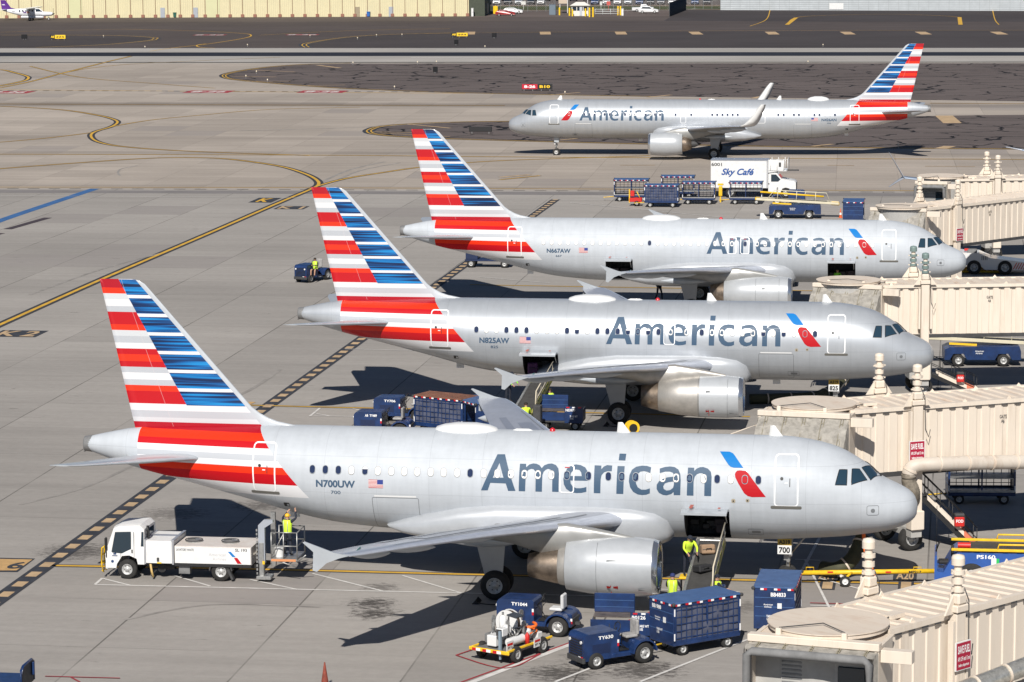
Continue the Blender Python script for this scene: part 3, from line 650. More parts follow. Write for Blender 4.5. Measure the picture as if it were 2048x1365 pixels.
def make_airliner(reg, X0, Y0, yaw, s, fw, af, kind, label, dz=0.):
    L = 33.84+fw+af; F = Fus(fw, af); c, sn = math.cos(yaw), math.sin(yaw)
    dr = -1 if s > 0 else 1; rz = yaw+(PI if s > 0 else 0)
    o = (X0+c*(-15*dr), Y0+sn*(-15*dr), dz)
    root = thing('airliner', label, 'airplane', o, rz, 'airliners')
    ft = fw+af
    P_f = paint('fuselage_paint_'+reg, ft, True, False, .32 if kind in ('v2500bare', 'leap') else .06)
    # ---- fuselage with real openings for the cargo doors that stand open
    xs = [0, .03, .1, .2, .34, .55, .8, 1.1, 1.43, 1.81, 2.19, 2.5, 2.78, 3.1, 3.34, 3.8, 4.3, 4.9, 5.44, 6.2, 7, 8, 9, 10]
    xx = 11.
    while xx < 20+ft: xs.append(xx); xx += 1.
    xs += [q+ft for q in (20, 20.7, 21.4, 22.05, 22.8, 23.5, 24.2, 24.85, 25.6, 26.5, 27.4, 28.3, 29.3, 30.3, 31.0, 31.45, 32, 32.5, 33, 33.5, 33.84)]
    bm = bmesh.new(); rings = []; N = 64
    for x in xs:
        t, b, w = F.prof(x); cz = ZC+(t+b)/2; r = (t-b)/2
        rings.append([bm.verts.new((x, w*math.cos(2*PI*k/N), cz+r*math.sin(2*PI*k/N))) for k in range(N)])
    for i in range(len(rings)-1):
        for k in range(N): bm.faces.new((rings[i][k], rings[i][(k+1) % N], rings[i+1][(k+1) % N], rings[i+1][k]))
    bm.faces.new(rings[0])
    f = bm.faces.new(rings[-1]); f.material_index = 1
    for f in bm.faces: f.smooth = len(f.verts) == 4
    holds = OPEN.get(reg, [])
    for (a, b, zlo, zhi) in holds:
        for co, no in (((a, 0, 0), (1, 0, 0)), ((b, 0, 0), (1, 0, 0)), ((0, 0, zlo), (0, 0, 1)), ((0, 0, zhi), (0, 0, 1))):
            fs = [f for f in bm.faces if a-1.2 < f.calc_center_median().x < b+1.2 and f.calc_center_median().y*s > .2 and f.calc_center_median().z < zhi+.6]
            g = set(fs); 
            for f in fs: g.update(f.edges); g.update(f.verts)
            bmesh.ops.bisect_plane(bm, geom=list(g), dist=1e-4, plane_co=co, plane_no=no)
        bmesh.ops.delete(bm, geom=[f for f in bm.faces if a < f.calc_center_median().x < b and f.calc_center_median().y*s > .2 and zlo < f.calc_center_median().z < zhi], context='FACES')
    bmesh.ops.recalc_face_normals(bm, faces=bm.faces)
    me = bpy.data.meshes.new('fuselage'); bm.to_mesh(me); bm.free(); me.materials.append(P_f); me.materials.append(M_dark)
    fo = bpy.data.objects.new('fuselage', me); COL.objects.link(fo); fo.parent = root
    mb = MB(); xe = L
    mb.lathe([(xe-.28, .345), (xe, .315), (xe+.04, .30), (xe+.04, .22), (xe-.3, .2)], (0, 0, ZC+1.13), 'x', 24, sq=(1, 1)); mb.cyl((xe-.28, 0, ZC+1.13), (xe-.27, 0, ZC+1.13), .2, n=16)
    mb.tube([(xe-.1, 0, ZC+.86), (xe+.1, 0, ZC+.80)], .03); mb.build('tail_exhaust', P_exh if False else M_grey, root)
    for (a, b, zlo, zhi) in holds:
        mb = MB(); yi = .1
        for q in ((a, 1), (b, -1)):
            mb.add([(q[0], s*yi, zlo), (q[0], s*yi, zhi), (q[0], s*F.y(a, zhi), zhi), (q[0], s*F.y(a, 2.6), 2.6), (q[0], s*F.y(a, zlo), zlo)], [(0, 1, 2, 3, 4)])
        mb.add([(a, s*yi, zlo), (b, s*yi, zlo), (b, s*yi, zhi), (a, s*yi, zhi)], [(0, 1, 2, 3)])
        mb.add([(a, s*yi, zhi), (b, s*yi, zhi), (b, s*F.y(a, zhi), zhi), (a, s*F.y(a, zhi), zhi)], [(0, 1, 2, 3)])
        mb.add([(a, s*yi, zlo), (b, s*yi, zlo), (b, s*F.y(a, zlo), zlo), (a, s*F.y(a, zlo), zlo)], [(0, 1, 2, 3)])
        for k in range(7):
            xx = a+.15+(b-a-.3)*k/6; mb.box((xx, s*(yi+.05), (zlo+zhi)/2), (.03, .04, zhi-zlo-.1), 1)
        for k in range(9):
            mb.box((a+.15+random.random()*(b-a-.4), s*(.3+random.random()*.4), zlo+.15+random.random()*.45), (.28+random.random()*.3, .3, .2+random.random()*.25), 2+k%2, None, .03)
        mb.build('cargo_hold', [P_hold, M_dark, M_black, mat('hold_bag', (.05, .04, .045), .8)], root)
        d = MB(); yh = F.y(a, zhi); rings = []
        for q in range(7):                                       # curved panel swung up on its top hinge
            t = q/6; yy = yh+.02+1.18*t; zz = zhi+.05+.42*t-.35*t*t; rings.append((yy, zz))
        for q in range(6):
            (y0, z0), (y1, z1) = rings[q], rings[q+1]
            d.add([(a, s*y0, z0), (b, s*y0, z0), (b, s*y1, z1), (a, s*y1, z1)], [(0, 1, 2, 3)], 0, True)
            d.add([(a, s*y0, z0-.09), (b, s*y0, z0-.09), (b, s*y1, z1-.09), (a, s*y1, z1-.09)], [(0, 1, 2, 3)], 0, True)
            for xq in (a, b): d.add([(xq, s*y0, z0), (xq, s*y1, z1), (xq, s*y1, z1-.09), (xq, s*y0, z0-.09)], [(0, 1, 2, 3)], 0)
        d.add([(a, s*rings[6][0], rings[6][1]), (b, s*rings[6][0], rings[6][1]), (b, s*rings[6][0], rings[6][1]-.09), (a, s*rings[6][0], rings[6][1]-.09)], [(0, 1, 2, 3)], 0)
        d.box((b-.35, s*(yh+.5), zhi+.24), (.13, .6, .02), 1); d.box((a+.3, s*(yh+1.), zhi+.3), (.1, .16, .02), 1)
        d.tube([(a+.1, s*(yh-.1), zhi-.5), (a+.1, s*(yh+.75), zhi+.05)], .025, mi=2)
        d.build('cargo_door', [P_lt, mat('faded_red_label', (.40, .08, .05)), M_steel], root)
    if len(holds) < 2:
        zz = [(7.23+0, 9.06)] if not any(h[0] < 10 for h in holds) else []
        if not any(h[0] > 15 for h in holds): zz.append((19.6+ft, 21.5+ft))
        for a, b in zz:
            decal(root, F, s, 'cargo_door', oring(a, b, 2.05, 3.48, .08, .022)+[([(a+.1, 3.50), (b-.1, 3.50), (b-.1, 3.56), (a+.1, 3.56)], 1)], [P_line, P_white], .004)
    # ---- fin
    P_fin = paint('fin_paint_'+str(int(ft*10)), ft, False, True)
    lz = [5.1, 5.75, 5.93, 6.03, 6.12, 6.25, 6.45, 6.69, 7.2, 8.2, 9.3, 10.4, 11.3, 11.65, 11.8, 11.84]
    def le(z):
        pts = [(5.1, 24.2), (5.75, 24.4), (5.93, 24.8), (6.03, 25.3), (6.12, 25.75), (6.25, 26.12), (6.45, 26.5), (6.69, 26.82), (11.65, 31.19), (11.8, 31.45), (11.84, 31.75)]
        return hermite([p[0] for p in pts], [p[1] for p in pts], z) if z < 6.69 else [a[1]+(z-a[0])/(b[0]-a[0])*(b[1]-a[1]) for a, b in zip(pts[7:], pts[8:]) if a[0] <= z <= b[0]+1e-6][0]
    rings = []
    for z in lz:
        a = le(z)+ft; e = 31.60+.2212*(z-5.1)+ft; ch = e-a; th = .62 if z < 5.9 else .58-.43*(z-5.9)/6
        if z > 11.75: th *= .5
        r1 = []
        for q in (0, .01, .04, .1, .2, .35, .55, .75, .92, 1.): r1.append((q, th/2*4.6*(.2969*math.sqrt(q)-.126*q-.3516*q*q+.2843*q**3-.1036*q**4)*1.0))
        rings.append([(a+q*ch, t, z) for q, t in r1]+[(a+q*ch, -t, z) for q, t in r1[::-1][:-1]])
    mb = MB(); mb.loft(rings, 0); mb.build('vertical_fin', P_fin, root)
    # ---- tailplanes
    for sd in (-1, 1):
        rings = []
        for (yy, x, z, ch, th) in ((.45, 28.2, 4.62, 3.6, .34), (1.2, 28.7, 4.74, 3.25, .3), (3.5, 30.35, 4.97, 2.35, .22), (5.6, 31.85, 5.2, 1.55, .13), (6.05, 32.2, 5.25, 1.25, .09), (6.25, 32.6, 5.27, .8, .05)):
            rings.append([(p[0]+ft, sd*p[1], p[2]) for p in airfoil(x, yy, z, ch, th, 0)])
        mb = MB(); mb.loft(rings, 0); mb.build('tailplane', P_lt, root)
    # ---- wings
    secs = [(1.0, 10.85, 6.5, 2.66, .95, 4.5), (2.2, 11.45, 5.75, 2.80, .82, 4.5), (4.0, 12.35, 4.95, 3.02, .62, 4), (6.4, 13.62, 3.72, 3.33, .44, 3), (10, 15.47, 2.92, 3.74, .32, 2.2), (14, 17.5, 2.1, 4.13, .22, 1.2), (16.4, 18.75, 1.6, 4.33, .16, .5), (16.95, 19.1, 1.4, 4.38, .13, .5)]
    for sd in (-1, 1):
        w = []
        rings = [[(p[0]+fw, sd*p[1], p[2]) for p in airfoil(x, yy, z, ch, th, R(inc))] for (yy, x, ch, z, th, inc) in secs]
        mb = MB(); n = len(rings[0]); mb.loft(rings, 0)
        for fi in range(len(mb.f)):
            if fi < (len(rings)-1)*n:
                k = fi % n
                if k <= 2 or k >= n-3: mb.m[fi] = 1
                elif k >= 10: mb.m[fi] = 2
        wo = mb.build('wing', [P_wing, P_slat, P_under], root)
        mb = MB()                                                # spoiler and flap panels let into the upper skin
        def usk(yy, c_):
            for q0, q1 in zip(secs, secs[1:]):
                if q0[0] <= yy <= q1[0]:
                    t = (yy-q0[0])/(q1[0]-q0[0]); x, ch, z, th, inc = [q0[k]+(q1[k]-q0[k])*t for k in range(1, 6)]
                    tt = 5*(.2969*math.sqrt(c_)-.126*c_-.3516*c_*c_+.2843*c_**3-.1036*c_**4)*th; return (x+c_*ch+fw, sd*yy, z-c_*ch*math.tan(R(inc))+tt*1.15+.012)
        for y0, y1, c0, c1, mi in ((7.0, 13.5, .62, .76, 0), (3.0, 14.5, .155, .17, 1), (4.0, 12.5, .24, .50, 0)):
            N_ = 12; K_ = 5; vs = [usk(y0+(y1-y0)*i/N_, c0+(c1-c0)*j/K_) for i in range(N_+1) for j in range(K_+1)]
            mb.add(vs, [(i*(K_+1)+j, (i+1)*(K_+1)+j, (i+1)*(K_+1)+j+1, i*(K_+1)+j+1) for i in range(N_) for j in range(K_)], mi, True)
        mb.build('spoiler_panel', [plain_paint('spoiler_grey', (.27, .29, .34)), P_line], wo)
        for yy, xt, z0, ln in ((4.4, 17.25, 2.35, 2.9), (7.9, 17.6, 3.22, 2.7), (11.6, 18.9, 3.62, 2.4), (14.3, 19.5, 3.95, 1.7)):
            mb = MB(); pr = [(xt+fw-ln*.75+ln*1.05*t, max(.012, .21*math.sin(PI*min(1, t*1.02+.0))**.7)) for t in [k/10 for k in range(11)]]
            mb.lathe(pr, (0, sd*yy, z0), 'x', 12, sq=(.75, 1.15)); mb.build('flap_fairing', P_lt, wo)
        if kind != 'leap':
            ZT_ = 4.38; pl = [(19.15, 4.40), (19.7, 4.50), (20.72, 4.86), (20.80, 4.83), (20.42, 4.50), (20.45, 3.84), (20.30, 3.80), (19.95, 4.12), (19.5, 4.30)]
            mb = MB(); yy = 17.0
            mb.prism([(p[0]+fw, p[1]) for p in pl], sd*(yy-.025), sd*(yy+.035), 'y'); mb.build('wingtip_fence', P_lt, wo)
        else:
            rg = []
            for (yy, x, z, ch) in ((16.7, 18.95, 4.36, 1.5), (17.1, 19.3, 4.42, 1.42), (17.45, 19.7, 4.62, 1.3), (17.66, 20.1, 4.98, 1.15), (17.78, 20.5, 5.5, 1.0), (17.95, 21.0, 6.2, .78), (18.05, 21.4, 6.65, .5)):
                d = .05*ch
                rg.append([(x+fw, sd*yy, z), (x+fw+.3*ch, sd*(yy-d), z+d*.5), (x+fw+ch, sd*yy, z), (x+fw+.3*ch, sd*(yy+d), z-d*.5)])
            mb = MB(); mb.loft(rg, 0); mb.build('sharklet', P_white, wo)
        if sd == s:
            mb = MB(); mb.box((19.05+fw+.02, s*15.95, 4.35), (.05, .9, .09)); mb.build('navigation_light', mat('green_lamp_glass', (.05, .16, .10), .1), wo)
    # ---- belly fairing
    rings = []
    for (x, k, yw, zt) in ((9.42, .02, .5, 2.5), (9.48, .3, 1.2, 2.85), (9.7, .58, 1.7, 3.15), (10.2, .82, 2.0, 3.38), (11.1, .96, 2.14, 3.5), (12.5, 1, 2.22, 3.55), (16.5, 1, 2.22, 3.5), (18, .92, 2.18, 3.3), (19.3, .72, 2.06, 2.95), (20.3, .45, 1.85, 2.6), (20.9, .15, 1.55, 2.35), (21, .02, 1.4, 2.3)):
        zb = 2.25-.70*min(1, k*1.15); r = []
        for q in range(40):
            a = 2*PI*q/40; cc, ss = math.cos(a), math.sin(a); ex = .62
            yy = yw*math.copysign(abs(cc)**ex, cc); zm = (zt+zb)/2+.0; hh = (zt-zb)/2
            r.append((x+fw, yy, zm+hh*math.copysign(abs(ss)**ex, ss)))
        rings.append(r)
    mb = MB(); mb.loft(rings, 0); mb.build('belly_fairing', plain_paint('belly_fairing_paint', (.42, .44, .465)), root)
    # ---- engines
    for sd in (-1, 1):
        if kind == 'cfm': outer = [(9.52, .96), (9.56, 1.02), (9.75, 1.07)], [(9.75, 1.07), (10.3, 1.13), (11.3, 1.15), (12.2, 1.08), (13.08, .955), (13.10, .93), (12.6, .9)]; cz = 1.81
        elif kind == 'leap': outer = [(9.40, 1.0), (9.46, 1.07), (9.65, 1.12)], [(9.65, 1.12), (10.2, 1.2), (11.2, 1.24), (12.1, 1.19), (12.95, 1.08), (12.97, 1.05), (12.4, 1.0)]; cz = 1.72
        else: outer = [(9.56, .93), (9.6, .99), (9.8, 1.03)], [(9.8, 1.03), (10.4, 1.08), (11.8, 1.07), (12.8, .98), (13.9, .79), (13.92, .76), (13.5, .74)]; cz = 1.80
        e = MB()
        def sh(p): return [(a+fw, b) for a, b in p]
        if kind.startswith('v2500') and kind.endswith('bare'):
            e.lathe(sh([(9.8, 1.03), (10.4, 1.08), (11.8, 1.07)]), (0, sd*5.75, cz), 'x', 40, 0); e.lathe(sh([(11.81, 1.067), (12.8, .98), (13.9, .79), (13.92, .76), (13.5, .74)]), (0, sd*5.75, cz), 'x', 40, 3)
        else: e.lathe(sh(outer[1]), (0, sd*5.75, cz), 'x', 40, 0)
        e.lathe(sh([(10.6, .82), (9.9, .86), (9.6, .9)]+outer[0]), (0, sd*5.75, cz), 'x', 40, 1)
        for k in range(8):                                        # latches and access panels
            pass
        e.cyl((10.6+fw, sd*5.75, cz), (10.62+fw, sd*5.75, cz), .84, n=40, mi=2)
        eo = e.build('engine_nacelle', [P_nac, P_lip, M_black, P_vmet], root)
        g = MB(); g.lathe(sh([(10.25, .0), (10.3, .1), (10.58, .24)]), (0, sd*5.75, cz), 'x', 20)
        for k in range(24):
            a = 2*PI*k/24; g.box((0, 0, 0), (.02, .07, .60), 0, Matrix.Translation((10.55+fw, sd*5.75, cz)) @ Matrix.Rotation(a, 4, 'X') @ Matrix.Translation((0, 0, .5)) @ Matrix.Rotation(.6, 4, 'Z'))
        g.build('fan', M_grey, eo)
        x = MB()
        if kind == 'cfm':
            x.lathe(sh([(12.9, .74), (13.5, .68), (14.1, .56), (14.58, .44), (14.56, .40), (14.1, .38)]), (0, sd*5.75, cz-.05), 'x', 32); x.lathe(sh([(14.1, .3), (14.5, .27), (14.62, .02)]), (0, sd*5.75, cz-.05), 'x', 20)
            e2 = MB(); e2.lathe(sh([(12.95, .80), (13.35, .74), (13.4, .70)]), (0, sd*5.75, cz-.03), 'x', 32); e2.build('core_cowl', P_vmet, eo)
        elif kind == 'leap':
            x.lathe(sh([(12.7, .85), (13.3, .75), (13.9, .55), (13.9, .5)]), (0, sd*5.75, cz), 'x', 32); x.lathe(sh([(13.6, .4), (14.2, .34), (14.9, .03)]), (0, sd*5.75, cz), 'x', 20, 1)
        else: x.lathe(sh([(13.88, .76), (14.3, .66), (14.8, .52), (14.78, .48), (14.2, .45)]), (0, sd*5.75, cz-.02), 'x', 32); x.lathe(sh([(14.0, .35), (14.6, .2), (14.7, .02)]), (0, sd*5.75, cz), 'x', 16, 1)
        x.build('exhaust_nozzle', [P_exh, M_dark], eo)
        pb = MB()                                                   # pylon: a deep keel from nacelle crown to wing
        rg = []
        for (px, zt, zb, hw) in ((10.5, cz+1.14, cz+.9, .03), (11.1, cz+1.27, cz+.9, .12), (12.2, 3.28, cz+.6, .2), (13.1, 3.42, cz+.3, .22), (14.0, 3.35, cz+.45, .2), (15.2, 3.2, cz+.8, .16), (16.4, 3.05, 2.75, .06)):
            rg.append([(px+fw, sd*5.75+hw, zb), (px+fw, sd*5.75+hw, zt-.1), (px+fw, sd*5.75+hw*.4, zt), (px+fw, sd*5.75-hw*.4, zt), (px+fw, sd*5.75-hw, zt-.1), (px+fw, sd*5.75-hw, zb)])
        pb.loft(rg, 0); pb.build('engine_pylon', P_vmet if kind == 'v2500bare' else plain_paint('pylon_paint', (.30, .30, .29)), eo)
        if sd == s:
            d = MB(); yo = 5.75; rr = 1.165
            def on(x, a, r_=rr): return (x+fw, s*(yo+r_*math.cos(a)), cz+r_*math.sin(a))
            for xa, xb, aa, ab in ((10.9, 11.45, .42, .36), (11.25, 11.4, -.65, -.72), (9.95, 10.25, -.62, -.70)):
                d.add([on(xb, aa), on(xa, (aa+ab)/2), on(xb, ab), on(xb, ab, rr-.03)], [(0, 1, 2), (1, 3, 2)], 0)
            for px in (10.35, 11.85):
                pts = [on(px, -1.2+.1*k, 1.118 if px < 11 else 1.122) for k in range(24)]; pts = [(p[0], p[1], p[2]) for p in pts]; d.tube(pts, .006, 4, 0)
            for xa, xb in ((11.02, 11.2), (11.45, 11.3)):
                for dd in (-.03, .03): d.add([on(xa, -.56+dd*2, 1.16), on(xa, -.56-dd*2, 1.16), on(xb, -.56-dd, 1.16), on(xb, -.56+dd, 1.16)], [(0, 1, 2, 3)], 1)
            d.add([on(11.28, -.48, 1.16), on(11.31, -.48, 1.16), on(11.31, -.86, 1.16), on(11.28, -.86, 1.16)], [(0, 1, 2, 3)], 1)
            d.build('nacelle_markings', [P_line, M_red], eo)
    # ---- landing gear
    mw = 16.15+fw
    for sd in (-1, 1):
        g = MB(); g.cyl((mw, sd*3.8, .56), (mw-.05, sd*3.75, 2.9), .11, .14); g.cyl((mw, sd*3.35, .58), (mw, sd*4.25, .58), .09); g.cyl((mw, sd*3.8, 1.2), (mw+.05, sd*2.4, 2.5), .07)
        g.tube([(mw+.15, sd*3.8, .75), (mw+.38, sd*3.8, 1.15), (mw+.1, sd*3.8, 1.5)], .04); go = g.build('main_gear', M_steel, root)
        d = MB(); d.prism([(mw-.30, 1.0), (mw+.42, 1.0), (mw+.75, 2.3), (mw-.45, 2.7)], sd*4.22, sd*4.27, 'y'); d.build('gear_door', plain_paint('gear_door_paint', (.33, .34, .35)), go)
        for dy in (-.45, .45): wheel_set(go, mw, sd*(3.8+dy), .585, .585, .42)
    ng = 5.1; g = MB(); g.cyl((ng, 0, .4), (ng-.15, 0, 2.3), .075, .1); g.cyl((ng, -.3, .39), (ng, .3, .39), .06); g.tube([(ng-.1, 0, 1.2), (ng-.9, 0, 2.2)], .045)
    g.cyl((ng-.05, -.22, 1.0), (ng-.05, .22, 1.0), .07); g.cyl((ng-.2, .17, 1.25), (ng-.08, .17, 1.25), .09, n=12, mi=1); g.cyl((ng-.2, -.17, 1.25), (ng-.08, -.17, 1.25), .09, n=12, mi=1)
    g.box((ng, .1, 1.15), (.25, .12, .3)); go = g.build('nose_gear', [M_steel, P_white], root)
    for dy in (-.25, .25): wheel_set(go, ng, dy, .385, .385, .22)
    for dy in (-.42, .42):
        d = MB(); d.box((ng+.05, dy, 1.72), (.5, .03, .55)); d.build('nose_gear_door', P_lt, go)
    if kind != 'leap':
        d = MB(); d.box((ng+.08, s*.46, 1.62), (.55, .03, .62)); d.box((ng+.08, s*.463, 1.80), (.55, .03, .26), 1); d.build('fleet_number_plate', [P_white, mat('plate_amber', (.55, .36, .05))], go)
        mt = Matrix.Translation((ng+.08, s*.49, 1.48)) @ Matrix.Rotation(PI if s > 0 else 0, 4, 'Z')
        text_on(go, FLEET[reg], mt, .44, .24, M_black, 'fleet_number', .03)
        mt = Matrix.Translation((ng+.08, s*.49, 1.80)) @ Matrix.Rotation(PI if s > 0 else 0, 4, 'Z'); text_on(go, 'A319', mt, .44, .17, M_black, 'type_plate', .03)
    # ---- roof fittings
    rx = {0: 17.98, 3.73: 20.05, 10.67: 32.8}[round(ft, 2)]; rl = 1.3 if kind != 'leap' else 1.15
    mb = MB(); mb.lathe([(rx-rl, .01), (rx-rl*.93, .22), (rx-rl*.7, .38), (rx-rl*.3, .5), (rx+rl*.3, .5), (rx+rl*.7, .38), (rx+rl*.93, .22), (rx+rl, .01)], (0, 0, 5.93), 'x', 24, sq=(1.15, .62 if kind != 'leap' else .8)); mb.build('radome', P_white, root)
    for x in ((11.66, 5.6) if fw == 0 else (13.3, 5.5) if kind != 'leap' else (5.5, 28.7)):
        mb = MB(); mb.loft([[(x-.32, -.03, 5.93), (x-.32, .03, 5.93), (x+.25, .02, 5.93), (x+.25, -.02, 5.93)], [(x+.02, -.012, 6.38), (x+.02, .012, 6.38), (x+.2, .01, 6.38), (x+.2, -.01, 6.38)]]); mb.build('antenna', P_white, root)
    mb = MB(); mb.lathe([(0, .12), (.1, .11), (.16, .01)], (14.5+fw, 0, 5.95), 'z', 12); mb.build('beacon', mat('beacon_red', (.5, .02, .03), .2), root)
    mb = MB(); mb.lathe([(-.4, .01), (-.25, .07), (.25, .07), (.4, .01)], (15.7+fw, 0, 5.97), 'x', 10); mb.build('antenna', P_white, root)
    for q in ((25.1+ft, 0, 2.33), (8.2+fw, 0, 1.72)): mb = MB(); mb.box(q, (.4, .03, .28)); mb.build('belly_antenna', P_white, root)
    # ---- cockpit glazing
    def patch(q, name='cockpit_window'):
        m_ = MB(); K = 6; vs = []
        for i in range(K+1):
            for j in range(K+1):
                u, v = i/K, j/K; x = (1-u)*(1-v)*q[0][0]+u*(1-v)*q[1][0]+u*v*q[2][0]+(1-u)*v*q[3][0]
                th = (1-u)*(1-v)*q[0][1]+u*(1-v)*q[1][1]+u*v*q[2][1]+(1-u)*v*q[3][1]
                t, b, w = F.prof(x); cz_ = ZC+(t+b)/2; r = (t-b)/2
                vs.append((x, s*(w+.01)*math.cos(th), cz_+(r+.01)*math.sin(th)))
        fs = [(i*(K+1)+j, (i+1)*(K+1)+j, (i+1)*(K+1)+j+1, i*(K+1)+j+1) for i in range(K) for j in range(K)]; m_.add(vs, fs, 0, True); return m_
    def TH(x, z):
        t, b, w = F.prof(x); return math.asin(max(-1, min(1, (z-ZC-(t+b)/2)/((t-b)/2))))
    for ss_ in (1, -1):
        global_s = s; sv = s*ss_
        def pq(pts):
            m_ = MB(); q = [(x, TH(x, z) if th is None else th) for x, z, th in pts]; m2 = patch(q)
            if ss_ < 0:
                for k, v in enumerate(m2.v): m2.v[k] = Vector((v.x, -v.y, v.z))
            return m2
        for pts, frame in (([(3.14, 4.38, None), (2.70, 4.36, None), (2.70, 4.90, None), (3.0, 4.92, None)], 1), ([(2.52, 4.37, None), (1.93, 4.49, None), (2.24, 4.87, None), (2.52, 4.91, None)], 1), ([(1.80, 4.47, None), (1.42, 0, 1.53), (1.83, 0, 1.53), (2.16, 4.90, None)], 1)):
            g = pq(pts); bmw = g.build('cockpit_window', mat('cockpit_glass', (.02, .045, .07), .08, spec=.8), root)
            # thin dark seal round the pane
            K = 6; idx = [j for j in range(K+1)]+[i*(K+1)+K for i in range(1, K+1)]+[K*(K+1)+j for j in range(K-1, -1, -1)]+[i*(K+1) for i in range(K-1, 0, -1)]
            sl = MB(); sl.tube([g.v[k] for k in idx], .016, 4, closed=True); sl.build('window_seal', M_black, bmw)
    # ---- doors and skin details
    dz2 = 0
    for (a, b) in ((4.55, 5.50), (25.46+ft, 26.43+ft)):
        pol = oring(a, b, 3.50, 5.50, .17, .055)
        d = decal(root, F, s, 'cabin_door', pol, [P_dwhite], .01, .2)
        cx = (a+b)/2
        decal(d, F, s, 'door_handle', [(rrect(cx-.02+.14*s, cx+.1+.14*s, 4.55, 4.67, .055), 0), ([(cx-.12*s, 4.30), (cx-.15*s, 4.30), (cx-.15*s, 4.62), (cx-.12*s, 4.62)], 0), ([(cx-.06, 4.42), (cx+.06, 4.42), (cx+.06, 4.46), (cx-.06, 4.46)], 1)], [M_black, P_dwhite], .014, 0)
        decal(d, F, s, 'door_sill', [(rrect(a-.13, b+.13, 3.42, 3.54, .055), 0)], [P_sill], .012, .2)
    for (a, b) in EXITS[reg][0]:
        decal(root, F, s, 'emergency_exit', oring(a, b, EXITS[reg][1], EXITS[reg][2], .13, .045)+[([(a+.2, 5.0-.18), (b-.2, 5.0-.18), (b-.2, 4.87-.02), (a+.2, 4.87-.02)], 1)] if EXITS[reg][2] < 5.2 else oring(a, b, EXITS[reg][1], EXITS[reg][2], .13, .045), [P_dwhite, P_redm], .016, 0)
    x0, x1 = NAMEX[reg]
    decal_text(root, F, s, 'airline_name', 'American', x0, x1, 3.87, 5.33, P_logo, .034)
    def fx(p): return p
    eb = [[(7.68, 5.52), (7.30, 5.52), (7.16, 5.47), (7.05, 5.36), (6.72, 4.97), (7.10, 4.97), (7.22, 5.0), (7.30, 5.06)], [(7.0, 4.82), (6.96, 4.86), (6.86, 4.88), (6.62, 4.86), (6.52, 4.78), (5.81, 3.89), (6.35, 3.87), (6.52, 3.91), (6.66, 4.02), (6.9, 4.4), (7.02, 4.62), (7.04, 4.74)]]
    if kind == 'leap': eb = [[(x-.03, z) for x, z in q] for q in eb]
    decal(root, F, s, 'tail_emblem', [(eb[0], 0), (eb[1], 1), ([(7.12, 4.93), (6.6, 4.93), (6.38, 4.86), (6.56, 4.82), (6.64, 4.90), (6.95, 4.905), (7.06, 4.80), (7.2, 4.6)], 2)], [P_blue, P_redm, P_white], .010, 0)
    xa, xb = (23.77+ft, 22.17+ft) if s > 0 else (33.17, 34.73)
    decal_text(root, F, s, 'registration', reg, xa, xb, 3.83, 4.13, P_logo, .035)
    if FLEET[reg]: decal_text(root, F, s, 'registration', FLEET[reg], (xa+xb)/2+(.2*s), (xa+xb)/2-(.2*s), 3.56, 3.70, P_logo, .01)
    fl = []; fa, fb = (21.62+ft, 21.03+ft) if s > 0 else (32.1, 32.8); fz0, fz1 = 3.86, 4.19
    for k in range(13):
        z = fz0+(fz1-fz0)*k/13; zz = fz0+(fz1-fz0)*(k+1)/13; fl.append(([(fa, z), (fb, z), (fb, zz), (fa, zz)], 0 if k % 2 == 0 else 1))
    c0, c1 = (fb, fb+(fa-fb)*.4) if s > 0 else (fa, fa+(fb-fa)*.4)
    decal(root, F, s, 'flag_panel', fl, [P_redm, P_white], .008, 0); decal(root, F, s, 'flag_canton', [([(c0, fz0+.15), (c1, fz0+.15), (c1, fz1), (c0, fz1)], 0)], [mat('flag_blue', (.02, .04, .22))], .014, 0)
    sk = [(rrect(1.60, 1.76, 3.27, 3.43, .07), 0)]
    decal(root, F, s, 'nose_panel', oring(1.45, 1.92, 3.16, 3.56, .08, .018)+sk, [P_line], .006, .1)
    decal(root, F, s, 'skin_panel', oring(5.0+3.55-1.6, 5.5+3.65-1.6, 2.22, 2.48, .05, .016)+[(rrect(7.05, 7.4, 2.29, 2.41, .05), 0)] if not any(h[0] < 10 for h in holds) else oring(5.95, 6.55, 2.2, 2.5, .05, .016)+[(rrect(6.05, 6.4, 2.29, 2.41, .05), 0)], [P_line], .006, .2)
    decal(root, F, s, 'water_service_panel', [(rrect(25.0+ft, 25.25+ft, 2.86, 3.05, .03), 0), (rrect(25.02+ft, 25.12+ft, 2.88, 3.0, .03), 1)], [M_black, P_lt], .01, .1)
    if kind != 'leap': decal(root, F, s, 'service_port', [(rrect(7.0, 7.16, 3.62, 3.78, .06), 0), (rrect(6.45, 6.6, 3.66, 3.8, .06), 0), (rrect(7.05, 7.11, 3.66, 3.72, .02), 1), (rrect(6.5, 6.56, 3.69, 3.75, .02), 1)], [mat('port_tan', (.35, .30, .22)), M_black], .01, 0)
    # ---- cabin windows, each with its shade as in the photograph
    for x, k in WINX[reg]:
        me = window_mesh({'D': 'dark', 'W': 'white', 'H': 'half'}[k], s); wob = bpy.data.objects.new('window', me); COL.objects.link(wob); wob.parent = root
        t, b, w = F.prof(x); wob.location = (x, s*(F.y(x, 4.54)-Fus(0, 0).y(12, 4.54)), 4.54)
    return root
OPEN = {'N700UW': [(7.25, 9.03, 1.98, 3.28)], 'N825AW': [(19.6, 21.5, 2.02, 3.30)], 'N667AW': [(7.2, 9.0, 2.0, 3.42), (21.8, 23.6, 2.0, 3.40)], 'N426AN': []}
